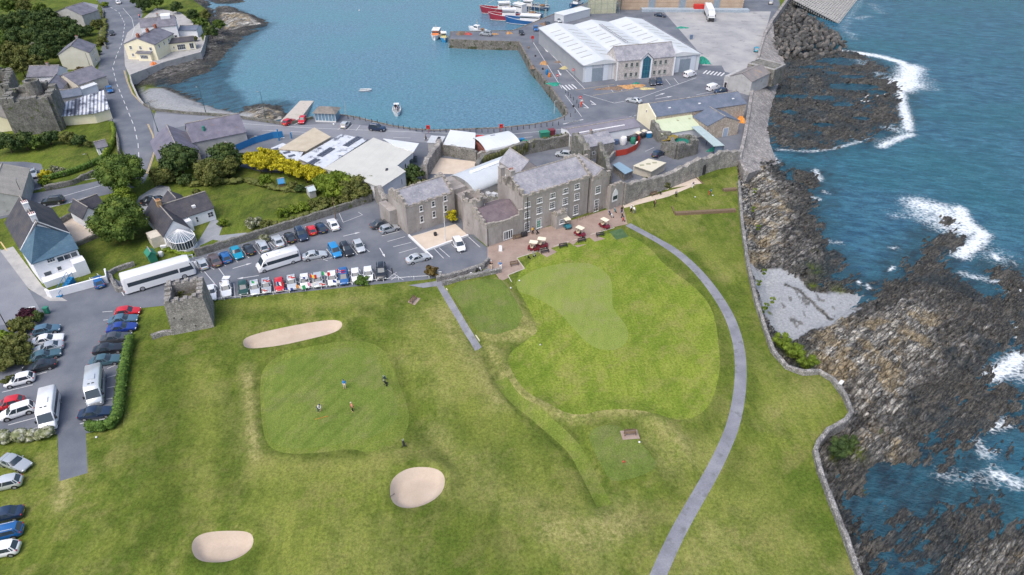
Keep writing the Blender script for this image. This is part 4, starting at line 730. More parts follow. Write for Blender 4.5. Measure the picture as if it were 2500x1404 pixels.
# hall with the curved metal roof
h_ = Bld('barrel_roof_hall', 'long hall with pale curved metal roof behind the castle', 'building', (1160,468), (1284,418), 5.0, D=9.5); q = h_.P(1109,432,5.0); h_.D = q[1]
mb = MB(); mb.box(0,0,0,h_.L,h_.D,4.9); mb.build('wall', GREYW, h_.root); n = 14
arc = lambda x, dz: [(x, h_.D*(.5-.52*math.cos(PI*i/n)), 4.9+dz+1.7*math.sin(PI*i/n)) for i in range(n+1)]
rb = MB(); rb.loft([arc(-.4,0)+arc(-.4,.14)[::-1], arc(h_.L+.3,0)+arc(h_.L+.3,.14)[::-1]]); rb.build('roof', M('pale metal roof', [(.50,.54,.57),(.57,.60,.62)], .3, .45, .4, .1, grain=.04, lines=('X',.5,.07,.92)), h_.root, 30)
mb = MB(); mb.loft([arc(-.25,-.01), arc(-.1,-.01)]); mb.build('gable_end', CONC, h_.root)
mb = MB(); mb.box(h_.L*.18, h_.D*.50, 6.5, h_.L*.86, h_.D*.62, 6.95); mb.build('rooflight', M('translucent rooflight', [(.68,.72,.76),(.74,.77,.8)], .5, .3), h_.root)
# gatehouse wall with the pointed window
g_ = Bld('gateway_block', 'stone wall block with tall white pointed arch window', 'wall', (1487,513), (1519,500), 0, D=1.4); mb = MB(); mb.box(0,0,0,g_.L,g_.D,5.2); mb.build('wall', RENDERED, g_.root)
mb = MB(); parapet(mb, (0,.3),(g_.L,.3), 5.2, .6, .3, .5, .6, .25); mb.build('parapet', COPING, g_.root)
u_, z_ = g_.hit('f', 1501.5, 478); mb = MB(); P_a = [(-.75,-1.3),(.75,-1.3),(.75,.5),(.5,1.1),(0,1.75),(-.5,1.1),(-.75,.5)]; V = [(u_+a,-.08,z_+c) for a, c in P_a]+[(u_+a,0,z_+c) for a, c in P_a]; mb.add(V, [tuple(range(7)), tuple(range(7,14))[::-1]]+[(i,(i+1)%7,7+(i+1)%7,7+i) for i in range(7)]); o = mb.build('window', PAINTW, g_.root)
mb = MB(); mb.box(u_-.62,-.11,z_-.85,u_+.62,-.06,z_+.05); mb.build('pane', GLASS, o)
# curtain wall eastward
wl = px_(1519,499,1560,482,1632,456,1700,430,1722,420,1750,411,1798,402)
def ruinwall(name, pts, z, th, mat, label, cat='wall', irr=.5, z0=0, caps=None, seg=1.1, zs=None):
    mb = MB(); S = []
    P = []; ZS = []
    for k, (a, b2) in enumerate(zip(pts[:-1], pts[1:])):
        n = max(1, int(math.hypot(b2[0]-a[0], b2[1]-a[1])/seg))
        for i in range(n): P.append((a[0]+(b2[0]-a[0])*i/n, a[1]+(b2[1]-a[1])*i/n)); ZS.append((zs[k]*(1-i/n)+zs[k+1]*i/n) if zs else z)
    P.append(pts[-1]); ZS.append(zs[-1] if zs else z)
    for i, p in enumerate(P):
        a, b2 = P[max(i-1,0)], P[min(i+1,len(P)-1)]; d = math.hypot(b2[0]-a[0], b2[1]-a[1]) or 1; nx, ny = -(b2[1]-a[1])/d, (b2[0]-a[0])/d; t = ZS[i]+random.uniform(-irr, irr); h = th/2*(1+random.uniform(-.1,.1))
        S.append([(p[0]-nx*h*1.1,p[1]-ny*h*1.1,z0),(p[0]+nx*h*1.1,p[1]+ny*h*1.1,z0),(p[0]+nx*h,p[1]+ny*h,t-.1),(p[0]+nx*h*.5,p[1]+ny*h*.5,t+random.uniform(-.1,.15)),(p[0]-nx*h*.5,p[1]-ny*h*.5,t+random.uniform(-.1,.15)),(p[0]-nx*h,p[1]-ny*h,t-.1)])
    mb.loft(S); o = mb.build(name, mat); tag(o, label, cat); return o
ruinwall('curtain_wall', wl, 4.5, 1.1, RUBBLE, 'tall ruined rubble curtain wall above the gravel border', irr=.35, zs=[5.0,4.2,3.6,4.5,3.8,4.4,3.6])
mb = MB(); q = G(1714,424); mb.obox(q[0]+.1, q[1]-.62, 0, 2.1, .9, .2, .35); mb.obox(q[0]+.1, q[1]-.62, 2.1, 2.5, .5, .2, .35); tag(mb.build('wall_doorway', DARKF), 'dark arched doorway in the curtain wall by the lawn', 'doorway')
rw = [('court_wall', (1165,432,1180,408,1290,374,1400,352), 3.2, 1.0, RUBBLE_D, 'long ivy covered rubble wall behind the curved roof hall', .3), ('yard_wall', (1038,440,1046,420,1075,376), 3.6, 1.2, RUBBLE, 'ruined rubble wall along the left of the gravel yard', .4),
      ('yard_wall', (1075,376,1165,394), 2.8, .8, RUBBLE_D, 'rubble wall behind the white flat shed', .2), ('yard_wall', (1165,394,1270,372,1300,362), 2.2, .8, RUBBLE, 'low rubble wall behind the small curved roof shed', .3),
      ('ruined_wall', (1400,385,1418,405,1430,425), 6.5, 1.4, RUBBLE_D, 'high jagged ruined wall rising behind the slate roofs', .9), ('ruined_wall', (1460,405,1475,430,1484,462), 5.5, 1.0, RUBBLE_D, 'jagged mossy wall at the east end of the castle', .6),
      ('yard_wall', (1500,385,1478,410,1490,440), 2.0, .5, RUBBLE, 'low wall along the west side of the small courtyard', .15), ('ruined_wall', (1590,325,1608,345,1630,352,1640,380), 3.4, 1.0, RUBBLE_D, 'curved ruined wall beside the parked dark car', .5),
      ('ruined_wall', (945,520,925,488), 3.6, 1.3, RUBBLE, 'stub of ruined wall at the car park corner', .6)]
for nm, p_, z_, t_, m_, lb, ir in rw: ruinwall(nm, px_(*p_), z_, t_, m_, lb, irr=ir)
# ruined tower by the sea
b = Bld('ruined_tower', 'roofless rubble tower with grass on its broken top beside the metal canopy', 'tower', (1650,388), (1700,372), 0, D=7); mb = MB()
def ring(mb, pts, z, th=1.0, irr=.6, seg=.9):
    c = (sum(p[0] for p in pts)/len(pts), sum(p[1] for p in pts)/len(pts)); n = len(pts)
    for i in range(n):
        a, b2 = Vector(pts[i]), Vector(pts[(i+1)%n]); m = max(1, int((b2-a).length/seg)); r = math.atan2(b2.y-a.y, b2.x-a.x)
        for k in range(m): p = a+(b2-a)*((k+.5)/m); mb.obox(p.x, p.y, 0, z+random.uniform(-irr, irr*.4), (b2-a).length/m+.01*(k%2), th*(1+.02*(k%3)), r)
ring(mb, [(0,0),(b.L*.9,-.2),(b.L+.6,3),(b.L*.5,6.2),(-.3,4.4)], 3.7, 1.2, 1.0); mb.build('wall', RUBBLE_D, b.root)
mb = MB(); mb.ball((1.8,4.6,3.3),(2.2,1.3,.45),12,5,0,.22); mb.build('turf_cap', M('dry turf', [(.14,.13,.03),(.26,.18,.05),(.20,.20,.04)], 1.5, .95, .1), b.root)
mb = MB(); mb.box(1.2,.9,0,b.L-.9,4.5,2.6); mb.build('green_net', M('green netting', [(.01,.12,.09),(.02,.19,.14)], 2, .8), b.root)
b = Bld('canopy', 'long pale green metal lean-to canopy beside the ruined tower', 'canopy', (1707,365), (1768,360), 0, D=4)
b.slab([(1688,309,3.4),(1710,307,3.4),(1769,355,2.8),(1743,357,2.8)], M('green grey metal', [(.33,.42,.42),(.40,.48,.48)], 1, .5, lines=('X',.3,.2,.9)), .12)
mb = MB()
for p in ((1745,357),(1767,355),(1690,311),(1712,310),(1728,330),(1748,340)): q = b.P(*p, 2.7); mb.tube((q[0],q[1],0),(q[0],q[1],2.75),.07,6)
mb.build('post', DARKF, b.root); mb = MB(); q0, q1 = b.P(1745,357,2.6), b.P(1767,355,2.6); mb.box(q0[0],q0[1]+.05,0,q1[0],q0[1]+.12,2.5); mb.build('door', plain('blue grey door', (.16,.22,.30)), b.root)
# ---------------------------------------------------------------- stone tower in the car park
b = Bld('stone_tower', 'square roofless rubble tower standing at the car park edge', 'tower', (427,815), (518,797), 0, D=5.2); b.D = b.P(394,692,6.2)[1]; print('tower', b.L, b.D)
T0 = .35; zt = 6.1; L, D = b.L, b.D; mb = MB()
out = lambda z, k: [(-T0*(1-z/zt)+k, -T0*(1-z/zt)+k, z), (L+T0*(1-z/zt)-k, -T0*(1-z/zt)+k, z), (L+T0*(1-z/zt)-k, D+T0*(1-z/zt)-k, z), (-T0*(1-z/zt)+k, D+T0*(1-z/zt)-k, z)]
mb.loft([out(0,0), out(zt,0), out(zt,.95), [(x,y,3.9) for x,y,_ in out(zt,.95)]], caps=False); mb.build('wall', RUBBLE, b.root)
mb = MB()
for P0, P1 in (((.2,.45),(L-.2,.45)),((.45,.9),(.45,D-.9)),((L-.45,.9),(L-.45,D-.9)),((.2,D-.45),(L-.2,D-.45))): parapet(mb, P0, P1, zt-.02, .9, .05, .35, .6, .2)
mb.build('parapet', RUBBLE, b.root)
mb = MB(); mb.box(.9,.9,3.7,L-.9,D-.9,3.95); mb.build('floor', M('dark earth', [(.05,.055,.03),(.09,.09,.05)], 2), b.root)
mb = MB()
for px, py in ((425,775),(444,777),(478,793)): u_, z_ = b.hit('f', px, py); mb.box(u_-.12, -T0-.02+T0*z_/zt, z_-.12, u_+.12, .1, z_+.12)
mb.build('put_hole', DARKF, b.root)
# ---------------------------------------------------------------- white public house
b = Bld('white_public_house', 'large white house with dark slate roof, two chimneys and blue hipped front', 'house', (63,627), (180,589), 4.6, C=(10,561)); print('pub', b.L, b.D)
L, D = b.L, b.D
b.gable(4.6, 8.6, WHITEW, SLATE_D, 'y', 0, 3.0, L, D+3, ov=.3)
mb = MB(); pf = [b.P(79,643,4.5), b.P(187,606,4.5)]; yf = (pf[0][1]+pf[1][1])/2; xa, xb = pf[0][0], pf[1][0]; xb = max(xb, L-.4)
mb.prism([(0.01,2.997),(xa,yf),(xb,yf),(xb,2.997)], 0, 4.3); mb.build('wall', WHITEW, b.root)
q = [b.P(99,571,8.3), b.P(169,584,6.2)]; b.slab([(-.25,2.9,4.65),(xa-.2,yf-.25,4.5),(xb+.25,yf-.25,4.5),(L+.2,2.9,4.9),(L*.5,3.6,8.75)], SLATE_T, .15, loc=True)
mb = MB(); mb.tube((-.25,2.9,4.7),(L*.5,3.6,8.85),.09,5); mb.tube((L*.5,3.6,8.85),(L+.2,2.9,4.95),.09,5); mb.build('ridge', PAINTW, b.root)
b.chimney(L*.5, 5.0, 7.6, 9.7, .9, 1.3, WHITEW, 3); b.chimney(L*.5, D*.78, 7.6, 9.9, .9, 1.3, WHITEW, 3)
bz = b.D; b.yf = yf
def pw(px, py, w, h, nx, ny, **k):
    q0 = b.o.copy(); b.o = b.o + Matrix.Rotation(b.rot,3,'Z') @ Vector((0,yf,0)); u, z = b.hit('f', px, py); b.o = q0; o = b.win('f', 0, 0, w, h, nx, ny, u=u, z=z, **k); o.location.y = yf; return o
pw(124,634,1.3,1.0,3,2,sill=True); pw(117,668,1.3,1.0,1,1,sill=True); pw(145,655,.8,.9,1,1,sill=True)
mb = MB(); mb.box(xa+5.5, yf-2.2, 0, xb+.3, yf-.003, 2.9); mb.build('annexe', WHITEW, b.root); mb = MB(); mb.box(xa+.2, yf-2.0, 0, xa+5.497, yf-.003, 1.2); mb.build('terrace', WHITEW, b.root)
o = b.win('f', 0, 0, 3.4, 1.1, 3, 1, u=xb-1.9, z=3.55, bar=.12); o.location.y = yf
ws = [wallstrip('yard_wall', px_(118,722,128,727,265,690,262,672), 0, 1.5, .35, WHITEW, 'white rendered yard wall below the white public house')]
mb = MB(); a0, a1 = GV(142,726), GV(180,690)
for s_ in (-.45,.45):
    d = (a1-a0).normalized(); nv = Vector((-d.y,d.x,0))*s_; mb.tube(a0+nv+Vector((0,0,.9)), a1+nv+Vector((0,0,2.3)), .05, 5); 
    for k in range(6): t = k/5; p = a0.lerp(a1,t)+nv; mb.tube(p, p+Vector((0,0,.9+1.4*t)), .035, 5)
for k in range(8): t = (k+.5)/8; p = a0.lerp(a1,t); mb.obox(p.x,p.y,0,.1+1.3*t,.55,1.0,math.atan2(d.y,d.x))
tag(mb.build('blue_steps', BLUEP), 'blue metal steps with handrails leaning on the white yard wall', 'steps')
# ---------------------------------------------------------------- bungalow with conservatory
b = Bld('bungalow', 'white bungalow with dark slate roof, brown chimney and fan shaped conservatory', 'house', (401,576), (461,556), 2.7, C=(345,523)); L, D = b.L, b.D
b.gable(2.7, 5.2, WHITEW, SLATE_D, 'y', ov=.3); q0, q1, q2 = b.P(440,535,2.7), b.P(505,510,2.7), b.P(478,462,5.0)
y0 = (q0[1]+q1[1])/2; y1 = y0+6.0; b.gable(2.7, 5.0, WHITEW, SLATE_D, 'x', L*.5, y0, q1[0]+1.2, y1, ov=.25); b.gable(2.5, 4.2, WHITEW, SLATE_D, 'y', L*.9, y1-.5, L*.9+4, y1+4.2, ov=.2)
b.chimney(L*.5, y0+3.0, 4.8, 6.3, .8, 1.0, M('brown brick', [(.32,.20,.10),(.42,.28,.15)], 3), 2)
for px, py, w2, h2 in ((484,527,.55,1.3),): 
    o = b.win('f', 0, 0, w2, h2, 1, 2, u=L+3.0, z=1.3); o.location.y = y0
o = b.win('f', 0, 0, 1.2, 1.2, 2, 2, u=q1[0]+.3, z=1.4); o.location.y = y0; mb = MB(); mb.box(L+.003,y0-1.6,0,L+1.6,y0-.003,2.3); mb.build('side_porch', WHITEW, b.root); mb = MB(); mb.box(-2.2,1.5,0,-.003,4.5,2.2); mb.build('lean_to', BEIGEW, b.root)
c = b.P(443,598,0); c = (L*.55, -2.0); hx = [(c[0]+2.3*math.cos(a), c[1]+2.1*math.sin(a)) for a in [math.radians(t) for t in (180,220,260,300,340,360)]]; hx = [(hx[0][0],-.003)]+hx+[(hx[-1][0],-.003)]
cs = MB(); cs.prism(hx, 0, .6); o = cs.build('conservatory', WHITEW, b.root); mb = MB(); mb.prism([(x*.99+c[0]*.01,y*.99+c[1]*.01) for x,y in hx], .6, 2.2); mb.build('glazing', GLASS, o)
mb = MB(); rp = [(x,y,2.2) for x,y in hx]; ap = (c[0],-.6,3.5); ap2 = (c[0],-.003,3.5)
for i in range(len(hx)-1):
    mb.add([rp[i],rp[i+1],ap],[(0,1,2)])
mb.build('glass_roof', plain('roof glass', (.10,.14,.18), .08, .6), o); mb = MB()
for i in range(len(hx)): mb.tube(rp[i], ap, .06, 5); mb.tube((hx[i][0],hx[i][1],.6), rp[i], .06, 5)
for i in range(len(hx)-1):
    mb.tube(rp[i], rp[i+1], .08, 5)
    for t in (.33,.66):
        p = tuple(rp[i][k]*(1-t)+rp[i+1][k]*t for k in range(3)); mb.tube(p, ap, .04, 5); mb.tube((p[0],p[1],.6), p, .04, 5)
mb.build('frame', FRAME, o); mb = MB(); mb.box(q1[0]-2.5, y0+.8, 3.45, q1[0]-1.8, y0+1.8, 3.95); mb.build('skylight', FRAME, b.root)
b = Bld('garage', 'small white outbuilding with dark roof beside the pink forecourt', 'outbuilding', (203,533), (240,518), 2.5, C=(182,508)); b.gable(2.5, 4.2, WHITEW, SLATE_D, 'y', ov=.25); b.door('f', 0, 0, .9, 1.9, DARKF, u=b.L*.45); b.gable(2.5,4.0,WHITEW,SLATE_D,'x',b.L*.6,b.D*.5,b.L*1.8,b.D*1.05,ov=.2)
# ---------------------------------------------------------------- hall by the beach
b = Bld('slate_hall', 'long grey hall with purple slate roofs and a green boiler flue beside the beach road', 'hall', (470,348), (600,322), 3.6, D=9); L = b.L; HS = M('hall slate', [(.11,.11,.145),(.15,.145,.19),(.19,.18,.225)], .5, .7, .35, grain=.2, lines=('Y',.3,.12,.8), stain=((.17,.14,.15),.6,.62))
b.gable(3.6, 6.6, GREYW, HS, 'x', ov=.25); q = b.P(388,396,2.6); q2 = b.P(378,335,2.6)
b.gable(2.8, 6.0, BEIGEW, HS, 'y', q[0], q[1], q[0]+9.0, b.D*.85, ov=.25)
for px, py in ((583,308),(565,325),(588,333)): b.win('r', px, py, .8, 1.0, 1, 2, u=1.5+random.random()*5, z=1.5+1.4*random.random())
b.door('f', 543, 0, .9, 2.0, plain('maroon door', (.16,.03,.03)), u=b.hit('f',543,332)[0]); mb = MB(); p = b.P(505,345,2.0); mb.tube((p[0],p[1]-.8,0),(p[0],p[1]-.8,6.2),.45,10,r2=.35); mb.build('flue', M('green flue', [(.03,.15,.13),(.05,.22,.18)], 2), b.root)
o = b.win('f', 0, 0, .7, .9, 1, 2, u=q[0]+1.8, z=1.5); o.location.y = q[1]
# ---------------------------------------------------------------- workshop roofs
b = Bld('tan_roof_workshop', 'low workshop with sand coloured pitched roof by the harbour road', 'workshop', (747,369), (807,335), 3.4, C=(681,363)); mb = MB()
b.walls([(681,363,2.9),(767,312,3.6),(806,334,3.6),(747,368,2.9)], BEIGEW); b.slab([(679,364,3.1),(767,311,3.9),(808,334,3.9),(747,369,3.1)], TANROOF)
b = Bld('dark_glazed_workshop', 'low workshop with streaked white and black glazed roof', 'workshop', (790,411), (897,341), 3.4, D=12); b.walls([(728,386,3.2),(834,328,3.2),(896,341,3.2),(790,410,3.2)], BEIGEW)
STK = M('streaked roof', [(.46,.50,.56),(.58,.60,.63)], .6, .7, .3, grain=.1, lines=('X',.7,.1,.85), stain=((.10,.11,.14),.5,.58)); b.slab([(727,387,3.4),(834,327,3.4),(897,341,3.6),(790,411,3.6)], STK)
mb = MB()
for px, py, n1 in ((862,348,6),(800,372,5),(770,395,4)):
    p = b.P(px, py, 3.6)
    for i in range(n1):
        for j in range(2): mb.obox(p[0]+(i-2)*1.0, p[1]+j*.9, 3.55, 3.68, .85, .7)
mb.build('roof_glazing', plain('dark roof glass', (.07,.08,.11), .3), b.root)
b = Bld('cream_roof_workshop', 'wide workshop with flat cream roof and white front', 'workshop', (930,458), (1009,371), 4.0, D=12); CR = M('cream roof', [(.45,.45,.42),(.51,.51,.47)], .3, .7, .3, grain=.05, lines=('Y',3.0,.02,.9))
b.walls([(791,411,3.8),(912,338,3.8),(1008,371,3.8),(969,404,3.8),(989,418,3.8),(930,456,3.8),(850,425,3.8)], WHITEW); b.slab([(790,411,4.0),(912,336,4.0),(1010,371,4.0),(970,404,4.0),(991,418,4.0),(930,458,4.0),(850,427,4.0)], CR, .2)
b.slab([(935,338,4.25),(1023,350,4.25),(1010,370,4.2),(960,354,4.2)], WHITEROOF, .2, 'parapet'); mb = MB(); q = b.P(944,414,4.05); mb.obox(q[0],q[1],4.0,4.15,1.0,.5,.3); mb.build('roof_vent', DARKF, b.root)
mb = MB()
for px, py in ((1001,392),(983,402),(1010,385),(973,438),(960,444)): q = b.P(px, py+4, 1.8); mb.obox(q[0]+.0,q[1]-.4,1.2,2.5,.9,.9,.3)
mb.build('window', GLASS, b.root)
b = Bld('patched_shed', 'low shed with patched white and dark roof behind the yellow tree row', 'shed', (660,378), (745,372), 2.8, D=6); b.walls([(640,372,2.6),(690,350,2.6),(740,368,2.6),(728,392,2.6),(660,392,2.6)], BEIGEW); b.slab([(638,372,2.8),(690,349,2.8),(742,368,2.8),(728,393,2.8),(658,393,2.8)], STK)
mb = MB()
for px, py in ((655,375),(672,364),(680,378),(700,372),(712,380)): q = b.P(px, py, 2.85); mb.obox(q[0],q[1],2.79,2.86,1.6,1.1,.4)
mb.build('roof_panel', plain('dark roof glass', (.07,.08,.11), .3), b.root)
b = Bld('white_flat_shed', 'white walled shed with flat white roof by the quay road', 'shed', (1083,352), (1158,362), 3.0, D=9); b.walls([(1084,351,2.8),(1100,319,2.8),(1160,325,2.8),(1158,361,2.8)], WHITEW); b.slab([(1082,352,3.0),(1099,317,3.0),(1161,324,3.0),(1159,362,3.0)], WHITEROOF, .2)
b = Bld('curved_roof_shed', 'small brick shed with white curved sheet roof beside the red container', 'shed', (1187,370), (1269,353), 2.6, D=9); b.D = b.P(1182,335,2.6)[1]; TR = plain('red brick', (.25,.10,.08)); mb = MB(); mb.box(0,0,0,b.L,b.D,2.5); mb.build('wall', TR, b.root)
arc = lambda x, dz: [(x, b.D*(.5-.52*math.cos(PI*i/10)), 2.5+dz+1.2*math.sin(PI*i/10)) for i in range(11)]; rb = MB(); rb.loft([arc(-.2,0)+arc(-.2,.12)[::-1], arc(b.L+.2,0)+arc(b.L+.2,.12)[::-1]]); rb.build('roof', WHITEROOF, b.root, 30); mb = MB(); mb.box(b.L*.42,b.D*.55,3.5,b.L*.55,b.D*.75,3.75); mb.build('skylight', plain('grey skylight', (.25,.26,.32)), b.root)
b = Bld('grey_kiosk', 'small grey flat roofed hut with a black rooflight beside the white shed', 'hut', (1046,370), (1078,372), 0, D=4); mb = MB(); mb.box(0,0,0,b.L,b.D,2.3); mb.build('wall', GREYW, b.root); mb = MB(); mb.box(-.15,-.15,2.3,b.L+.15,b.D+.15,2.45); mb.build('roof', GREYROOF, b.root); mb = MB(); mb.box(b.L*.55,.6,2.45,b.L*.75,b.D-.6,2.6); mb.build('rooflight', DARKF, b.root)
b = Bld('harbour_store', 'long low store with grey roof and white rooflight strip by the junction', 'store', (1400,338), (1563,310), 3.0, C=(1379,311)); mb = MB(); b.gable(3.0, 3.9, WHITEW, M('grey felt roof', [(.17,.165,.20),(.22,.215,.25)], .3, .8, .2, grain=.1), 'x', ov=.2); mb = MB(); mb.box(b.L*.12,b.D*.18,3.30,b.L*.80,b.D*.36,3.62); mb.build('rooflight', FRAME, b.root)
b = Bld('stone_store', 'small rubble house with grey slate roof behind the castle', 'house', (1429,362), (1500,347), 3.3, C=(1411,330)); b.gable(3.3, 4.8, RUBBLE, SLATE_P, 'x', ov=.15); b.door('f', 0,0,.9,1.9,GREENP,u=b.L*.55); b.win('f',0,0,.8,.9,1,2,u=b.L*.3,z=1.6); b.chimney(b.L*.45,b.D*.5,4.4,5.6,.5,.7,RUBBLE,1)
# ---------------------------------------------------------------- blue slate range on the east side
b = Bld('blue_slate_range', 'long harbour range with blue grey slate roof and cream gable end', 'building', (1602,286), (1822,254), 4.2, C=(1584,253)); L, D = b.L, b.D; print('blue', L, D)
b.gable(4.2, 6.0, M('sandstone wall', [(.36,.30,.25),(.44,.38,.32)], .5, .9, .15, vor=.3, joint=.8), SLATE_B, 'x', ov=.12); mb = MB(); mb.loft([[(x,-.1,0),(x,D+.1,0),(x,D+.1,4.35),(x,D/2,6.35),(x,-.1,4.35)] for x in (-.3,-.003)]); mb.build('gable_end', CREAMW, b.root); b.win('l',0,0,.5,.7,1,1,u=D/2,z=4.2).location.x = -.3
mb = MB()
for t in (.17,.50,.88): mb.box(L*t,D*.22,5.0,L*t+.7,D*.36,5.35)
mb.build('skylight', FRAME, b.root); q = [b.P(1604,300,3.6), b.P(1697,284,3.6), b.P(1712,310,2.5), b.P(1616,328,2.5)]
b.slab([(q[0][0],-.01,3.5),(q[1][0],-.01,3.5),(q[2][0]-.4,q[3][1],2.5),(q[3][0],q[3][1],2.5)], M('pale green sheet roof', [(.46,.52,.36),(.53,.58,.42)], .4, .7, .2, grain=.05, lines=('X',.9,.05,.9)), .12, loc=True); mb = MB(); mb.box(q[0][0]+.1,q[3][1]+.2,0,q[1][0]-.1,-.013,2.35); mb.build('lean_to', WHITEW, b.root)
mb = MB(); 
for t in (.55,.85): mb.obox(q[0][0]+(q[1][0]-q[0][0])*t,-1.2,3.15,3.3,.5,1.6)
mb.build('rooflight', plain('dim rooflight', (.30,.30,.20)), b.root)
b2 = Bld('gabled_store', 'sandstone store with blue slate roof and a pale door facing the small yard', 'store', (1728,309), (1806,296), 3.6, C=(1701,284)); b2.gable(3.6, 5.4, MAT['sandstone wall'], SLATE_B, 'y', ov=.12); b2.door('f',0,0,1.4,2.3,plain('pale blue door', (.30,.36,.45)),u=b2.L*.6)
# ---------------------------------------------------------------- fish warehouse and office
b = Bld('harbour_warehouse', 'large white sheet roofed fish warehouse with two roller doors', 'warehouse', (1424,160), (1711,131), 5.2, C=(1346,66)); L, D = b.L, b.D; print('ware', L, D)
mb = MB(); mb.box(.1,.1,0,L-.1,D-.1,5.1); mb.build('wall', M('pale cladding', [(.50,.53,.57),(.58,.60,.63)], .3, .6, .3, grain=.03, lines=('X',3.2,.03,.55)), b.root)
n = 3; bw = L/n
for i in range(n):
    x0, x1 = i*bw, (i+1)*bw; xm = (x0+x1)/2; y0 = 0 if i != 1 else 4
    mb = MB(); mb.loft([[(x0,y,5.1),(x1,y,5.1),(x1,y,5.25),(xm,y,6.5),(x0,y,5.25)] for y in (-.35 if i != 1 else 3, D+.3)]); mb.build('roof', M('warehouse roof', [(.50,.53,.55),(.57,.59,.60)], .25, .55, .3, grain=.03, lines=('Y',1.1,.05,.93), stain=((.60,.57,.48),.3,.68)), b.root)
    sl = MB()
    for s_ in (-1, 1):
        for k in range(8):
            y = D*(.14+.095*k)
            if i == 1 and y < 9: continue
            xa, xb = xm+s_*bw*.10, xm+s_*bw*.38; za, zb = 6.5-.20*1.25, 6.5-.76*1.25
            sl.add([(xa,y,za+.03),(xb,y,zb+.03),(xb,y+.45,zb+.03),(xa,y+.45,za+.03),(xa,y,za-.1),(xb,y,zb-.1),(xb,y+.45,zb-.1),(xa,y+.45,za-.1)], [(0,1,2,3),(4,5,1,0),(6,7,3,2),(7,4,0,3),(5,6,2,1)])
    sl.build('rooflight', plain('grey rooflight', (.30,.295,.27), .5), b.root)
mb = MB()
for s_ in (-.5,.5): mb.tube((L*.5+s_,D*.3,6.9),(L*.5+s_,D*.82,6.9),.09,4)
for k in range(16): y = D*(.3+.0345*k); mb.tube((L*.5-.5,y,6.9),(L*.5+.5,y,6.9),.06,4)
mb.build('roof_walkway', plain('dark grey steel', (.22,.22,.24)), b.root)
mb = MB(); mb.tube((-.35,-.3,5.2),(-.35,D,5.2),.14,6); mb.tube((L+.35,-.3,5.2),(L+.35,D,5.2),.14,6); mb.build('gutter', plain('dark grey steel', (.22,.22,.24)), b.root)
RD = M('roller door', [(.20,.25,.30),(.26,.31,.36)], 1, .5, .3, lines=('Z',.25,.15,.8))
for px, w2 in ((1459,3.7),(1669,3.8)):
    u_ = b.hit('f', px, 175)[0]; mb = MB(); mb.box(u_-w2/2,-.06,0,u_+w2/2,.05,4.0); o = mb.build('roller_door', RD, b.root); mb = MB(); mb.box(u_-w2/2-2.1,-.04,0,u_-w2/2-.003,.0999,4.9); mb.box(u_+w2/2+.003,-.04,0,u_+w2/2+1.6,.0999,4.9); mb.build('door_surround', plain('pale blue grey cladding', (.55,.60,.66)), b.root)
b = Bld('harbour_office', 'two storey stone office with purple slate roof and central glass entrance', 'office', (1503,197), (1643,184), 0, D=8); L, D = b.L, b.D; OW = M('office stone', [(.42,.385,.37),(.50,.465,.445)], .6, .9, .15, vor=.3, joint=.88)
b.gable(5.9, 9.0, OW, SLATE_P, 'x', ov=.15); cx_ = L*.5
mb = MB(); mb.loft([[(cx_-1.9,y,0),(cx_+1.9,y,0),(cx_+1.9,y,5.9),(cx_,y,7.6),(cx_-1.9,y,5.9)] for y in (-.35,2.5)]); mb.build('entrance_bay', WHITEW, b.root)
rb = MB(); rb.loft([[(cx_-2.2,y,5.75),(cx_,y,7.75),(cx_+2.2,y,5.75),(cx_+2.2,y,5.95),(cx_,y,7.95),(cx_-2.2,y,5.95)] for y in (-.6,3.5)]); rb.build('bay_roof', SLATE_P, b.root)
mb = MB(); mb.add([(cx_-1.3,-.37,.1),(cx_+1.3,-.37,.1),(cx_+1.3,-.37,5.9),(cx_,-.37,7.0),(cx_-1.3,-.37,5.9),(cx_-1.3,-.34,.1),(cx_+1.3,-.34,.1),(cx_+1.3,-.34,5.9),(cx_,-.34,7.0),(cx_-1.3,-.34,5.9)], [(0,1,2,3,4),(0,5,6,1),(1,6,7,2),(2,7,8,3),(3,8,9,4),(4,9,5,0)]); o = mb.build('entrance_glazing', plain('blue glass', (.03,.11,.17), .1, .7), b.root)
mb = MB()
for z_ in (1.9,2.3,4.0,5.9): mb.box(cx_-1.3,-.42,z_,cx_+1.3,-.375,z_+.08)
for x_ in (-.45,.45): mb.box(cx_+x_-.03,-.42,.1,cx_+x_+.03,-.376,5.9)
mb.build('mullion', plain('teal metal', (.05,.22,.26)), o)
for i in range(3):
    for s_ in (-1, 1):
        for z_ in (1.5,4.5): b.win('f',0,0,.85,1.2,2,2,u=cx_+s_*(3.0+1.75*i),z=z_,fm=plain('grey green frame', (.30,.33,.30)),sill=True)
mb = MB()
for x_ in (-.05,L-.35): mb.box(x_,-.12,0,x_+.4,-.003,6.0)
mb.build('quoin', WHITEW, b.root); b.win('l',0,0,.4,1.0,1,1,u=3,z=6.0); b.win('l',0,0,.4,1.0,1,1,u=5,z=6.0)
b = Bld('white_gable_house', 'pale gabled house with brown slate roof against the sea wall', 'house', (1783,186), (1836,200), 4.0, D=9); L, D = b.L, 11; b.D = D; b.gable(4.0, 5.6, GREYW, M('brown slate roof', [(.17,.16,.165),(.24,.22,.21)], .5, .7, .3, grain=.15, stain=((.33,.24,.15),.5,.62)), 'y', ov=.2)
mb = MB(); mb.box(-1.9,.2,0,-.003,D*.8,3.6); mb.build('annexe', GREYW, b.root); b.door('f',0,0,.8,1.9,DARKF,u=-1.0)
mb = MB(); mb.box(-.6,D+.003,0,L+1.2,D+7.0,5.0); o = mb.build('flat_roof_block', RUBBLE_D, b.root); mb = MB()
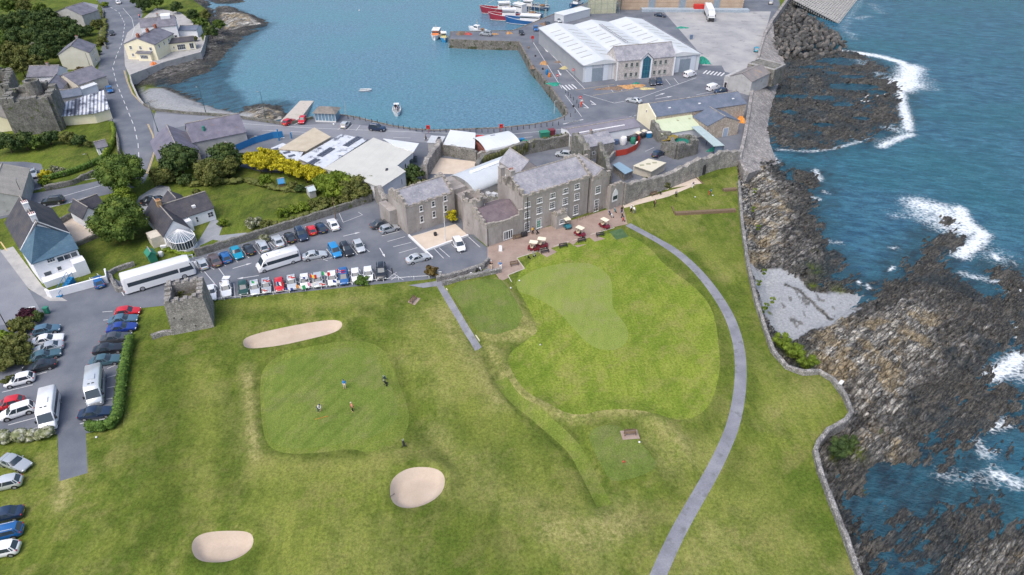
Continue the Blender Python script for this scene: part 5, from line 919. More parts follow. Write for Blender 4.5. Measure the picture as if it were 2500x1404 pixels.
for P0, P1 in (((-.5,D+.25),(L+1.1,D+.25)),((-.4,D+.6),(-.4,D+6.8)),((L+1.0,D+.6),(L+1.0,D+6.8)),((-.5,D+6.75),(L+1.1,D+6.75))): parapet(mb, P0, P1, 5.0, .35, .3, 0, 1, .05)
mb.build('parapet', CONC, b.root)
b = Bld('brick_fish_hall', 'long sand coloured brick hall with loading dock along the yard', 'warehouse', (1516,24), (1812,26), 0, D=20); L = b.L; BR = M('sand brick', [(.36,.27,.20),(.44,.34,.26)], .4, .9, .15, lines=('Z',1.4,.08,.72)); mb = MB(); mb.box(0,0,0,L,b.D,6.5); mb.build('wall', BR, b.root); mb = MB(); mb.box(-.3,-.3,6.5,L+.3,b.D+.3,6.8); mb.build('roof', GREYROOF, b.root)
mb = MB(); mb.box(8,-3.2,0,L+2,-.003,1.0); mb.build('loading_dock', M('dock concrete', [(.28,.34,.40),(.34,.39,.44)], .3), b.root)
for u_ in (L*.25,L*.5,L*.78): mb = MB(); mb.box(u_-1.3,-.06,1.0,u_+1.3,.02,4.2); mb.build('loading_door', RD, b.root)
mb = MB(); q = b.P(1707,15,2)[0]; mb.box(q-2,-2.2,1.0,q+3,-.2,2.6); mb.build('red_canopy', REDP, b.root)
b = Bld('ice_tower', 'tall pale ice house tower wrapped in scaffolding on the quay', 'tower', (1436,36), (1512,34), 0, D=9); L = b.L; mb = MB(); mb.box(1.2,1.2,0,L-1.2,b.D-1.2,12); mb.build('wall', M('pale green cladding', [(.42,.42,.30),(.50,.50,.38)], .5, .8, lines=('X',.6,.1,.85)), b.root); mb = MB(); mb.box(1,1,12,L-1,b.D-1,12.3); mb.build('roof', GREYROOF, b.root); mb = MB()
for i in range(6):
    x = L*i/5
    mb.tube((x,0,0),(x,0,12),.06,4)
    for y in (3,6,9): 
        if i in (0,5): mb.tube((x,y,0),(x,y,12),.06,4)
for z_ in (2,4,6,8,10,12): mb.tube((0,0,z_),(L,0,z_),.05,4); mb.tube((0,0,z_),(0,9,z_),.05,4); mb.tube((L,0,z_),(L,9,z_),.05,4)
for z_ in (2,6,10): mb.tube((0,0,z_-2),(L*.4,0,z_+1.9),.04,4); mb.tube((L,0,z_-2),(L*.6,0,z_+1.9),.04,4)
mb.build('scaffold', plain('green scaffold', (.22,.28,.25)), b.root)
b = Bld('container_shed', 'pale flat roofed cabin beside the warehouse corner', 'cabin', (1376,57), (1440,40), 0, D=5); mb = MB(); mb.box(0,0,0,b.L,b.D,2.8); mb.build('wall', plain('pale grey cabin', (.50,.53,.56)), b.root); mb = MB(); mb.box(-.1,-.1,2.8,b.L+.1,b.D+.1,2.95); mb.build('roof', WHITEROOF, b.root)
# ---------------------------------------------------------------- village houses, upper left
def house(name, label, A, B, C, ze, zr, wm, rm, axis, wins=(), chim=(), cat='house', D=None, ov=.25, door=None):
    b = Bld(name, label, cat, A, B, ze, C=C, D=D); b.gable(ze, zr, wm, rm, axis, ov=ov)
    for f, u, z, w2, h2, nx, ny in wins: b.win(f, 0, 0, w2, h2, nx, ny, u=u*(b.L if f in 'fb' else b.D), z=z, sill=True)
    for x, y, z0, z1 in chim: b.chimney(b.L*x, b.D*y, z0, z1)
    if door: b.door(door[0], 0, 0, .9, 2.0, door[2], u=door[1]*b.L)
    return b
house('cream_house', 'tall cream gabled house with two skylights beside the winding road', (142,134), (217,129), None, 4.8, 7.2, M('weathered cream wall', [(.55,.53,.44),(.63,.61,.52)], .5, .9, .15, grain=.08), SLATE, 'y', [('r',.3,3.8,.5,1.2,1,2),('r',.6,3.8,.5,1.2,1,2),('r',.45,1.4,.8,1.1,1,2)], [(.5,.92,6.8,8.0)], D=8.5)
house('hillside_house', 'grey gabled house among trees at the top left corner', (133,31), (200,38), None, 4.0, 6.2, GREYW, SLATE, 'y', [('f',.5,3.2,.9,.8,1,1)], D=8)
b = house('yellow_house', 'pale yellow two storey house at the road bend with red chimneys', (302,108), (376,110), None, 4.9, 6.8, CREAMW, SLATE, 'y', [('f',.2,3.9,.9,1.1,2,2),('f',.52,3.9,.9,1.1,2,2),('f',.85,3.6,.9,1.1,2,2),('f',.2,1.5,.8,1.0,2,2),('r',.2,3.8,.7,1.1,1,2),('r',.45,3.8,.7,1.1,1,2),('r',.7,3.8,.7,1.1,1,2)], D=13)
for y in (1.0,7.0,12): b.chimney(b.L*.5, y, 6.2, 7.9, .6, 1.0, TERRA, 2)
mb = MB(); mb.box(b.L*.42,-1.2,0,b.L*.85,-.003,2.4); o = mb.build('porch', CREAMW, b.root); o = b.win('f',0,0,2.6,1.2,5,2,u=b.L*.63,z=1.3); o.location.y = -1.2; b.slab([(b.L*.38,-1.5,2.5),(b.L*.88,-1.5,2.5),(b.L*.88,-.01,2.9),(b.L*.38,-.01,2.9)], SLATE, .1, 'porch_roof', loc=True)
b = house('white_harbour_house', 'tall white house with grey roof and boxy dormer behind the yellow house', (388,66), (430,62), None, 5.2, 7.4, WHITEW, SLATE, 'x', [('f',.2,3.5,.4,1.0,1,1),('f',.8,1.5,1.0,1.0,1,1)], [(.05,.5,6.8,8.4)], D=9); mb = MB(); mb.box(b.L*.2,b.D*.35,6.2,b.L*.75,b.D*.75,8.0); mb.build('dormer', WHITEW, b.root); b.gable(5.0,7.0,WHITEW,SLATE,'x',-6,2.5,-.003,8.5,ov=.2)
b = house('glazed_restaurant', 'low cream restaurant with dark roof and tall glazed doors above the harbour wall', (383,110), (474,100), None, 2.8, 3.7, CREAMW, SLATE_D, 'x', [('f',.12,1.5,1.6,.8,3,1),('f',.3,1.4,.5,.8,1,1),('f',.42,1.4,.5,.8,1,1),('f',.62,1.3,2.6,1.8,4,2),('f',.9,1.3,1.4,1.9,2,1),('r',.5,1.3,1.4,1.6,2,1)], D=4.5)
house('flat_white_extension', 'small white building with bluish roof beside the tall white house', (436,75), (480,74), None, 2.6, 3.4, WHITEW, SLATE_B, 'x', D=6)
house('slate_cottage', 'low slate cottage with red ridge below the wood', (66,188), (138,186), None, 3.0, 5.0, WHITEW, SLATE, 'x', [('f',.6,1.6,.8,.8,2,2)], [(.62,.5,4.6,5.8)], D=7)
house('gabled_cottage', 'cottage with bare tan gable wall beside the cream house', (132,192), (190,208), None, 3.0, 5.0, BEIGEW, SLATE, 'y', D=9)
house('grey_cottage', 'cottage with white verges between the ruined castle and the sheds', (100,222), (150,218), None, 3.0, 4.8, GREYW, SLATE, 'y', [('f',.5,1.5,.8,.8,1,1)], D=8)
house('slate_outhouse', 'slate roofed outhouse behind the corrugated sheds', (150,240), (200,232), None, 2.8, 4.0, GREYW, SLATE_B, 'x', D=5)
b = Bld('corrugated_sheds', 'large weathered shed with ridged white and black corrugated roof beside the road', 'shed', (142,284), (268,266), 3.0, D=9); b.walls([(131,259,2.8),(197,238,2.8),(252,221,2.8),(267,266,2.8),(229,276,2.8),(143,283,2.8)], CREAMW)
CG = M('corrugated roof', [(.10,.11,.15),(.40,.43,.50),(.62,.64,.70)], .35, .7, .3, grain=.2, lines=('X',.9,.35,.35), lo=.42, hi=.56, stretch=(1,.6,1)); b.slab([(130,259,2.9),(197,237,3.5),(253,220,3.5),(268,266,2.9),(229,277,2.9),(142,285,2.9)], CG, .12)
b2 = house('garden_wall_shed', 'narrow white roofed shed above the corrugated roof', (190,222), (236,206), None, 2.6, 2.9, WHITEW, WHITEROOF, 'x', cat='shed', D=2.5)
b = Bld('ruined_castle', 'massive ruined rubble castle with round turret at the left edge', 'castle', (45,330), (150,318), 0, D=12); L = b.L; mb = MB()
ring(mb, [(0,0),(L,0),(L-.5,10),(0,11)], 9.6, 1.6, 1.2, 1.2); mb.prism([(.4,.4),(L-.4,.4),(L-.9,9.5),(.4,10)], 0, 7.5); mb.build('wall', RUBBLE_D, b.root); mb = MB(); q = b.P(82,214,9.2); mb.loft([[(q[0]+r*math.cos(2*PI*i/14), q[1]+r*math.sin(2*PI*i/14), z) for i in range(14)] for z, r in ((0,2.1),(11.2,1.9),(11.201,1.3),(8,1.3))], caps=False); mb.build('turret', RUBBLE_D, b.root)
mb = MB(); ring(mb, [b.P(0,260,0)[:2], b.P(40,270,0)[:2], b.P(48,225,0)[:2], b.P(-20,225,0)[:2]], 7.0, 1.4, .9); mb.build('outer_wall', RUBBLE_D, b.root)
house('edge_house', 'grey house with pale roof cut by the left picture edge', (-70,500), (50,480), None, 3.6, 5.6, GREYW, M('pale brown roof', [(.25,.24,.22),(.33,.31,.28)], .5, .8, .2), 'y', D=14)
house('edge_cottage', 'small cream and brown cottage at the left edge below the ruined castle', (-40,300), (24,292), None, 3.0, 4.6, CREAMW, M('pale brown roof', None), 'y', D=8)
b = Bld('harbour_shelter', 'glass fronted harbour shelter with mossy hipped roof by the slipway', 'shelter', (768,298), (822,300), 0, D=4.5); L, D = b.L, b.D; mb = MB(); mb.box(.3,.3,0,L-.3,D-.3,2.5); mb.build('glazing', plain('pale shelter glass', (.16,.27,.36), .15, .6), b.root); mb = MB()
mb.loft([[(-.2,-.2,2.5),(L+.2,-.2,2.5),(L+.2,D+.2,2.5),(-.2,D+.2,2.5)],[(1.6,D/2-.1,3.6),(L-1.6,D/2-.1,3.6),(L-1.6,D/2+.1,3.6),(1.6,D/2+.1,3.6)]]); mb.build('roof', M('mossy roof', [(.15,.14,.13),(.24,.22,.20)], 1, .9, .2), b.root); mb = MB()
for i in range(7): mb.box(.2+i*(L-.5)/6,.2,0,.3+i*(L-.5)/6,.297,2.5)
mb.box(.2,.2,0,L-.2,.2999,.35); mb.build('frame', FRAME, b.root)
house('summer_house', 'small white octagonal summer house with grey roof in the upper garden', (236,362), (262,356), None, 1.9, 2.9, WHITEW, SLATE, 'x', [('f',.3,1.0,.5,1.2,1,2),('f',.7,1.0,.5,1.2,1,2)], D=2.6, cat='garden building')
house('garden_shed', 'small teal garden shed beside the bungalow', (362,626), (380,620), None, 1.6, 2.2, GREENP, GREENP, 'y', D=2, cat='shed')
house('blue_playhouse', 'tiny blue roofed playhouse at the lawn edge below the yellow trees', (680,448), (694,446), None, 1.5, 2.1, TIMBER, BLUEP, 'x', D=1.6, cat='shed')
house('lawn_shed', 'small pale shed half hidden by the garden bushes', (755,468), (770,464), None, 1.7, 2.2, GREYW, plain('pale blue roof', (.45,.52,.56)), 'x', D=2.2, cat='shed')
# ---------------------------------------------------------------- sloping sea wall
b_ = MB(); Lp = [(1880,66),(1862,92),(1850,130),(1835,200),(1822,280),(1812,340),(1798,398),(1815,430)]; Rp = [(1885,70),(1918,112),(1916,150),(1908,195),(1890,240),(1875,300),(1880,350),(1898,400)]
S = []
for a, c in zip(Lp, Rp):
    p, q = GV(*a, 0), GV(*c, -3.0); S.append([(p.x,p.y,-5),(p.x,p.y,1.3),(p.x+.9,p.y,1.3),(p.x+1.1,p.y,.7),((p.x+q.x)/2,(p.y+q.y)/2,-.9),(q.x,q.y,-3.0),(q.x+.4,q.y,-5)])
b_.loft(S[::-1]); SW = M('sloping masonry', [(.20,.19,.19),(.30,.285,.275),(.37,.345,.33)], .3, .95, .15, grain=.3, gscale=2.2, vor=.55, bump=.9, stain=((.27,.235,.20),.2,.62)); tag(b_.build('sea_wall', SW), 'broad sloping stone sea wall between the yards and the reef', 'sea wall')
wallstrip('harbour_parapet', px_(1980,-120,1950,-60,1925,0,1882,60,1866,90), -5, 1.6, 1.2, SW, 'stone parapet along the seaward side of the concrete yard')
# boundary walls
ruinwall('garden_wall', px_(478,626,600,589,740,546,820,520,908,491), 1.6, .5, RUBBLE_D, 'long rubble garden wall along the top of the car park', irr=.12)
ruinwall('coast_wall', [p for p in CST if 30 < p[1] < 149][::1], 0.8, .6, DRYWALL, 'winding dry stone wall along the rocky shore edge of the course', irr=.1, z0=-2, seg=.9)
ruinwall('path_wall', px_(1066,686,1130,671,1180,654,1194,640), 1.0, .6, DRYWALL, 'dry stone wall on the car park side of the narrow path', irr=.12); ruinwall('path_wall', px_(1080,697,1150,679,1222,664), .9, .5, DRYWALL, 'dry stone wall on the lawn side of the narrow path', irr=.1)
ruinwall('plot_wall', px_(268,674,285,662,330,648), .9, .5, DRYWALL, 'rough stone wall around the small gravel plot', irr=.15); ruinwall('plot_wall', px_(268,674,290,712,345,700), .8, .7, DRYWALL, 'rubble bank between the gravel plot and the white coach', irr=.2)
ruinwall('tower_wall', px_(372,828,400,818,440,812), .8, .6, DRYWALL, 'low rubble wall running from the stone tower to the hedge', irr=.15)
ruinwall('roadside_wall', px_(112,466,180,450,250,420,262,405), 1.2, .5, RUBBLE_D, 'dark roadside wall below the upper garden hedge', irr=.1); ruinwall('roadside_wall', px_(275,300,290,345,293,380), 1.2, .5, RUBBLE_D, 'wall between the upper garden hedge and the main road', irr=.1)
ruinwall('forecourt_wall', px_(146,548,186,525), 1.1, .4, RUBBLE_D, 'short wall behind the pink forecourt', irr=.08); ruinwall('ditch_wall', px_(182,604,240,578), .9, .6, RUBBLE_D, 'planted wall below the pink forecourt', irr=.15)
ruinwall('bend_wall', px_(255,30,245,90,262,120), .9, .4, RUBBLE_D, 'low wall on the outer side of the upper road bend', irr=.08)
for a, lb in (((998,576,1056,631),'white kerb wall on the car park side of the gravel court'), ((1041,613,1143,576),'white kerb wall on the entrance side of the gravel court')):
    wallstrip('white_kerb', px_(*a), 0, .35, .38, PAINTW, lb, 'kerb')
TB = [((1648,524,1795,516),'long brown timber faced step below the putting terrace',1.0), ((1765,466,1797,464),'short brown timber faced step near the shore wall',.9), ((1697,432,1716,449),'dark timber edge at the end of the gravel border',.4), ((1648,524,1640,505),'short timber return of the putting terrace',.5)]
for a, lb, z_ in TB: wallstrip('timber_step', px_(*a), -.2, z_*.55, .9 if z_ > .8 else .25, TIMBER, lb, 'timber edging')
wallstrip('green_edging', px_(1090,706,1118,757), 0, .22, .18, plain('cream timber', (.6,.55,.40)), 'cream timber edging beside the upper half of the tarmac path', 'edging'); wallstrip('green_edging', px_(1120,760,1171,834), 0, .22, .18, plain('cream timber', (.6,.55,.40)), 'cream timber edging beside the lower half of the tarmac path', 'edging')
# ================================================================ vehicles
def paint(name, col, rough=.28, metal=.0):
    if name in MAT: return MAT[name]
    g = NG(name); g.out(tuple(col), rough, .5, metal); g.b.inputs['Coat Weight'].default_value = .7; g.b.inputs['Coat Roughness'].default_value = .08; MAT[name] = g.m; return g.m
PAINTS = dict(white=(.72,.73,.75), silver=(.42,.45,.48), palesilver=(.56,.59,.61), grey=(.16,.18,.20), darkgrey=(.055,.06,.07), black=(.015,.017,.022), navy=(.012,.028,.065), blue=(.01,.10,.30), brightblue=(.015,.22,.50), teal=(.0,.24,.38), royal=(.012,.04,.24), red=(.52,.012,.02), green=(.012,.055,.045), bluegrey=(.10,.19,.26), tealgrey=(.05,.11,.14), brown=(.10,.075,.075), cream=(.62,.58,.46))
BASE = paint('car paint', (.5,.5,.5))
WHEEL = None
def wheel_parts(root, pts, r=.32, wd=.22):
    for x, y in pts:
        mb = MB(); s = 1 if y > 0 else -1; n = 14
        mb.loft([[(x+rr*math.cos(2*PI*i/n), yy, r+rr*math.sin(2*PI*i/n)) for i in range(n)] for yy, rr in ((y-s*wd,r*.9),(y-s*wd*.9,r),(y-s*.02,r),(y,r*.88))]); w_ = mb.build('wheel', RUBBER, root, 40)
        mb = MB(); mb.loft([[(x+rr*math.cos(2*PI*i/n), yy, r+rr*math.sin(2*PI*i/n)) for i in range(n)] for yy, rr in ((y-s*.04,r*.66),(y+s*.008,r*.64),(y+s*.012,r*.2))]); mb.build('rim', RIM, w_, 40)
def make_car(L, W, H, cowl, wst, rrf, rtail, deck=None, hood=.78, rails=False, boxy=0, plate=PLATE_Y, belt=.92):
    root = empty('parked_car', (0,0,0)); h = L/2; w2 = W/2; zb = .2
    def sec(x, w, z0, zm, zt, cr=.03): return [(x,-w*.86,z0),(x,-w*.98,z0+.16),(x,-w,zm),(x,-w*.93,zt),(x,-w*.5,zt+cr),(x,w*.5,zt+cr),(x,w*.93,zt),(x,w,zm),(x,w*.98,z0+.16),(x,w*.86,z0)]
    dk = deck or belt
    S = [(h,.66,.34,.48,.58),(h-.07,.80,.25,.52,.66),(h-.28,.93,.21,.58,hood-.06),(h-.75,.985,.20,.64,hood+.04),(h*cowl*2-.0,1.0,.2,.68,belt),(0,1.0,.2,.68,belt+.005),(rrf*L,1.0,.2,.68,belt+.01),(-h+.75,.985,.2,.68,dk),(-h+.30,.95,.22,.66,dk-.02),(-h+.08,.85,.27,.62,dk-.10),(-h,.72,.36,.56,dk-.22)]
    S = [q for q in S if True]; S.sort(key=lambda q: -q[0])
    mb = MB(); mb.loft([sec(x, w*w2, a, b_, c) for x, w, a, b_, c in S][::-1]); body = mb.build('body', BASE, root, 50)
    bt = [(cowl*L,.62*w2,belt-.02),(cowl*L-.28,.90*w2,belt-.02),(0,.935*w2,belt-.02),(rtail*L+.35,.90*w2,dk-.02 if deck else belt-.02),(rtail*L,.70*w2,dk-.02 if deck else belt-.02)]
    tp = [(wst*L,.55*w2,H-.07),(wst*L-.18,.74*w2,H-.05),(-.05*L,.77*w2,H-.03),(rrf*L+.22,.75*w2,H-.05),(rrf*L,.58*w2,H-.08)]
    full = lambda q: q+[(x,-y,z) for x,y,z in q[::-1]]
    mb = MB(); mb.loft([full(bt), full(tp)], caps=True); mb.build('windows', CARGLASS, root, 30)
    mb = MB(); ex = lambda q, s, dz: [(x+(.02 if x > 0 else -.02)*0, y*s, z+dz) for x,y,z in q]
    mb.loft([full(ex(tp,1.0,-.015)), full(ex(tp,1.035,.02)), full([(x*.94-.02,y*.82,z+.055) for x,y,z in tp])], caps=True); mb.build('roof', BASE, root, 50)
    mb = MB()
    for s in (-1, 1):
        P = [(1,1,.055),(2,2,.05),(3,3,.06)]
        for i, j, r in P: a, c = bt[i], tp[j]; mb.tube((a[0],s*a[1]*1.005,a[2]),(c[0],s*c[1]*1.01,c[2]),r,4)
        a, c = bt[4], tp[4]; mb.tube((a[0]+.05,s*a[1]*1.1,a[2]),(c[0]+.02,s*c[1]*1.1,c[2]),.07,4)
    mb.build('pillars', BASE, root)
    for s in (-1, 1):
        mb = MB(); mb.ball((cowl*L-.42, s*(w2+.09), belt+.06), (.08,.11,.07), 8, 4); mb.build('mirror', BASE, root, 60)
        mb = MB(); mb.ball((h-.13, s*w2*.70, .62), (.13,.17,.075), 8, 4); mb.build('headlight', LAMPG, root, 60)
        mb = MB(); mb.ball((-h+.10, s*w2*.76, dk-.16 if deck else .82), (.09,.15,.10), 8, 4); mb.build('tail_light', TAILG, root, 60)
    mb = MB(); mb.box(-h-.015,-.26,.50,-h+.03,.26,.61); mb.build('number_plate', plate, root)
    mb = MB(); mb.box(h-.03,-.42,.33,h+.012,.42,.50); mb.build('grille', DARKF, root)
    if rails:
        for s in (-1, 1): mb = MB(); mb.tube((wst*L-.3, s*.60*w2, H+.05),(rrf*L+.25, s*.60*w2, H+.05),.03,5); mb.build('roof_rail', RIM, root)
    r = .31 if H < 1.6 else .36
    for x in (h*.62, -h*.60):
        for s in (-1, 1): mb = MB(); n = 14; mb.loft([[(x+(r+.07)*math.cos(2*PI*i/n), s*yy, r+.02+(r+.07)*math.sin(2*PI*i/n)) for i in range(n)] for yy in (w2*.9, w2+.004)]); mb.build('wheel_arch', DARKF, root)
    wheel_parts(root, [(x, s*(w2+.02)) for x in (h*.62, -h*.60) for s in (-1, 1)], r)
    return root
PROTO = {}
PROTO['hatch'] = make_car(4.05,1.74,1.48,.235,.07,-.36,-.455)
PROTO['saloon'] = make_car(4.65,1.80,1.43,.20,.045,-.23,-.36,deck=.94,hood=.76)
PROTO['estate'] = make_car(4.65,1.80,1.50,.215,.06,-.40,-.475,rails=True)
PROTO['suv'] = make_car(4.6,1.88,1.72,.225,.09,-.40,-.47,hood=.95,rails=True,belt=1.05)
PROTO['mpv'] = make_car(4.4,1.80,1.66,.30,.13,-.41,-.475,hood=.86,belt=.98)
PROTO['small'] = make_car(3.6,1.62,1.47,.26,.10,-.37,-.46)
def flat_windows(root, nm, polys, off, name):
    pass
def profile_vehicle(name, prof, W, bev=.12, base=BASE):
    """side profile (x, z) swept across the width with rounded shoulders"""
    root = empty(name, (0,0,0)); w2 = W/2; cxm = sum(p[0] for p in prof)/len(prof); zc = 1.2
    sh = lambda k, y: [(p[0]+(cxm-p[0])*k*.5, y, p[1]-(.9*k if p[1] > zc else -.2*k)) for p in prof]
    mb = MB(); mb.loft([sh(.16,-w2),sh(.05,-w2+bev*.35),sh(0,-w2+bev),sh(0,w2-bev),sh(.05,w2-bev*.35),sh(.16,w2)]); mb.build('body', base, root, 45); return root
def vbox(root, name, x0, x1, z0, z1, W, mat, out=.012, sides=(-1,1), slant=0, par=None):
    for s in sides: mb = MB(); y0, y1 = s*(W/2-.05), s*(W/2+out); mb.add([(x0,y0,z0),(x1,y0,z0),(x1-slant,y0,z1),(x0+slant*.3,y0,z1),(x0,y1,z0),(x1,y1,z0),(x1-slant,y1-s*.02,z1),(x0+slant*.3,y1-s*.02,z1)], [(0,1,2,3),(7,6,5,4),(0,4,5,1),(1,5,6,2),(2,6,7,3),(3,7,4,0)]); mb.build(name, mat, root)
def endglass(root, name, pts, W, mat, w0=.44, w1=.40):      # pts: two (x,z) points, lower and upper
    (xa,za),(xb,zb) = pts; n = Vector((zb-za, 0, -(xb-xa))).normalized(); n = n if n.x*(xa) > 0 else -n; o = n*.02; mb = MB()
    V = [(xa,-W*w0,za),(xa,W*w0,za),(xb,W*w1,zb),(xb,-W*w1,zb)]; mb.add([tuple(Vector(v)+o) for v in V]+[tuple(Vector(v)-o*1.5) for v in V], [(0,1,2,3),(7,6,5,4),(0,4,5,1),(1,5,6,2),(2,6,7,3),(3,7,4,0)]); mb.build(name, mat, root)
def lights(root, xf, xb, W, zf=.75, zb=.9):
    for s in (-1, 1):
        mb = MB(); mb.ball((xf, s*W*.36, zf), (.12,.20,.12), 8, 4); mb.build('headlight', LAMPG, root, 60); mb = MB(); mb.ball((xb, s*W*.42, zb), (.07,.10,.25), 8, 4); mb.build('tail_light', TAILG, root, 60)
# coach 12 m
c = profile_vehicle('coach', [(-6.0,.35),(-6.05,1.2),(-5.95,3.2),(-5.75,3.55),(4.9,3.6),(5.5,3.45),(5.95,2.3),(6.05,1.2),(5.95,.35)], 2.5, .2); PROTO['coach'] = c
vbox(c,'side_windows',-5.2,3.2,1.6,2.95,2.5,CARGLASS); vbox(c,'driver_window',3.4,5.8,1.5,2.95,2.5,CARGLASS,slant=.35); endglass(c,'windscreen',[(6.03,1.3),(5.55,3.25)],2.5,CARGLASS); endglass(c,'rear_window',[(-6.03,1.9),(-5.96,3.0)],2.5,CARGLASS)
for s in (-1, 1): mb = MB(); mb.tube((5.75,s*1.2,3.1),(6.35,s*1.35,2.9),.06,6); mb.box(6.25,s*1.35-.12,2.2,6.45,s*1.35+.12,2.95); mb.build('mirror', BASE, c)
wheel_parts(c, [(x, s*1.26) for x in (3.9,-3.2) for s in (-1,1)], .5, .3); lights(c, 6.0, -6.02, 2.5)
# minibuses
for key, Lh in (('midibus',4.0),('minibus',3.6)):
    c = profile_vehicle('minibus', [(-Lh,.35),(-Lh-.02,1.2),(-Lh+.1,2.6),(-Lh+.3,2.8),(Lh-1.9,2.85),(Lh-1.5,2.7),(Lh-.55,1.35),(Lh-.1,1.1),(Lh,.7),(Lh-.05,.3)], 2.15, .18); PROTO[key] = c
    vbox(c,'side_windows',-Lh+.3,Lh-1.75,1.3,2.5,2.15,CARGLASS); vbox(c,'cab_window',Lh-1.7,Lh-.75,1.3,2.2,2.15,CARGLASS,slant=.55); endglass(c,'windscreen',[(Lh-.60,1.40),(Lh-1.47,2.62)],2.15,CARGLASS); endglass(c,'rear_window',[(-Lh-.01,1.5),(-Lh+.09,2.5)],2.15,CARGLASS)
    mb = MB(); mb.box(-.6,-.45,2.8,.5,.45,2.98); mb.build('roof_hatch', BASE, c); mb = MB(); mb.box(Lh-2.35,-.42,2.83,Lh-2.2,-.12,2.92); mb.build('roof_vent', DARKF, c); mb = MB(); mb.box(Lh-2.35,.12,2.83,Lh-2.2,.42,2.92); mb.build('roof_vent', DARKF, c)
    for s in (-1,1): mb = MB(); mb.box(Lh-1.1,s*1.08,1.35,Lh-.95,s*1.35,1.75); mb.build('mirror', DARKF, c)
    wheel_parts(c, [(x, s*1.09) for x in (Lh-1.0,-Lh+1.6) for s in (-1,1)], .38, .25); lights(c, Lh-.06, -Lh, 2.15)
c = profile_vehicle('van', [(-2.3,.3),(-2.33,1.0),(-2.2,1.75),(-2.05,1.85),(.5,1.88),(.8,1.8),(1.4,1.1),(2.1,.95),(2.25,.6),(2.2,.28)], 1.8, .14); PROTO['van'] = c
vbox(c,'cab_window',.1,1.15,1.1,1.6,1.8,CARGLASS,slant=.45); endglass(c,'windscreen',[(1.38,1.14),(.85,1.75)],1.8,CARGLASS); wheel_parts(c, [(x, s*.91) for x in (1.45,-1.4) for s in (-1,1)], .32); lights(c, 2.18, -2.3, 1.8)
for s in (-1,1): mb = MB(); mb.box(-2.36,s*.4-.28,1.1,-2.22,s*.4+.28,1.55); mb.build('rear_window', CARGLASS, c)
# articulated lorry
c = empty('lorry', (0,0,0)); PROTO['lorry'] = c; mb = MB(); mb.box(-7,-1.25,1.2,4.2,1.25,3.9); mb.box(-6.9,-1.0,.9,4.1,1.0,1.19); mb.build('trailer', PAINTW, c); mb = MB(); mb.loft([[(x,-1.2,.5),(x,1.2,.5),(x,1.2,z),(x,-1.2,z)] for x, z in ((4.6,3.7),(5.6,3.7),(6.6,2.9),(6.75,.9+.9))]); mb.build('cab', PAINTW, c, 40); endglass(c,'windscreen',[(6.72,1.95),(6.45,3.0)],2.4,CARGLASS)
mb = MB(); mb.box(6.6,-1.15,.45,6.85,1.15,1.5); mb.build('bumper', DARKF, c); wheel_parts(c, [(x, s*1.25) for x in (5.9,3.6,-4.2,-5.4,-6.4) for s in (-1,1)], .5, .3)
for s in (-1,1): mb = MB(); mb.box(6.3,s*1.25,1.9,6.5,s*1.5,2.7); mb.build('mirror', DARKF, c)
# golf buggy
def make_buggy():
    c = empty('golf_buggy', (0,0,0)); mb = MB(); mb.loft([[(x,-w,z0),(x,w,z0),(x,w*.95,z1),(x,-w*.95,z1)] for x, w, z0, z1 in ((1.2,.35,.35,.55),(1.0,.5,.25,.75),(.55,.55,.22,.85),(.45,.58,.22,.35),(-.15,.58,.22,.35),(-.2,.6,.22,.7),(-.9,.6,.25,.75),(-1.15,.55,.35,.7))][::-1]); mb.build('body', paint('buggy paint', (.15,.008,.02)), c, 40)
    mb = MB(); mb.box(-.55,-.5,.72,-.05,.5,.86); mb.build('seat', plain('cream vinyl', (.55,.45,.33)), c); mb = MB(); mb.box(-.65,-.5,.88,-.52,.5,1.25); mb.build('backrest', plain('cream vinyl', None), c)
    for x, s in ((.65,-1),(.65,1),(-.75,-1),(-.75,1)): mb = MB(); mb.tube((x,s*.5,.7),(x*.75,s*.5,1.82),.025,5); mb.build('roof_post', DARKF, c)
    mb = MB(); mb.loft([[(x,-w,z),(x,w,z),(x,w*.96,z+.07),(x,-w*.96,z+.07)] for x, w, z in ((.75,.5,1.80),(.6,.58,1.83),(-.7,.58,1.84),(-.85,.5,1.81))][::-1]); mb.build('canopy', plain('cream canopy', (.72,.66,.52)), c); mb = MB(); mb.tube((.45,-.25,.85),(.25,-.25,1.1),.02,5); mb.tube((.25,-.25,1.08),(.22,-.25,1.13),.17,10); mb.build('steering_wheel', DARKF, c)
    wheel_parts(c, [(x, s*.6) for x in (.8,-.75) for s in (-1,1)], .22, .18); return c
PROTO['buggy'] = make_buggy()
USED = set()
def mats_for(col):
    m = paint('paint '+col, PAINTS[col], metal=.35 if col in ('silver','palesilver','grey','bluegrey') else 0); return {'car paint': m}
def put(kind, px, py, hx, hy, col='white', label='', name=None, cat='car', group=None, z=0, s=1.0):
    """(px,py) centre on the ground, (hx,hy) a point its nose points towards"""
    x, y = G(px, py, z+.7); fx, fy = G(hx, hy, z+.7); r = math.atan2(fy-y, fx-x)
    o = copy_tree(PROTO[kind], None, mats_for(col)); o.location = (x, y, z); o.rotation_euler = (0, 0, r); o.scale = (s, s, s)
    o.name = name or {'coach':'coach','midibus':'minibus','minibus':'minibus','van':'van','lorry':'lorry','buggy':'golf_buggy'}.get(kind, 'parked_car'); tag(o, label, cat, group); return o
def cardir(a, b): return a
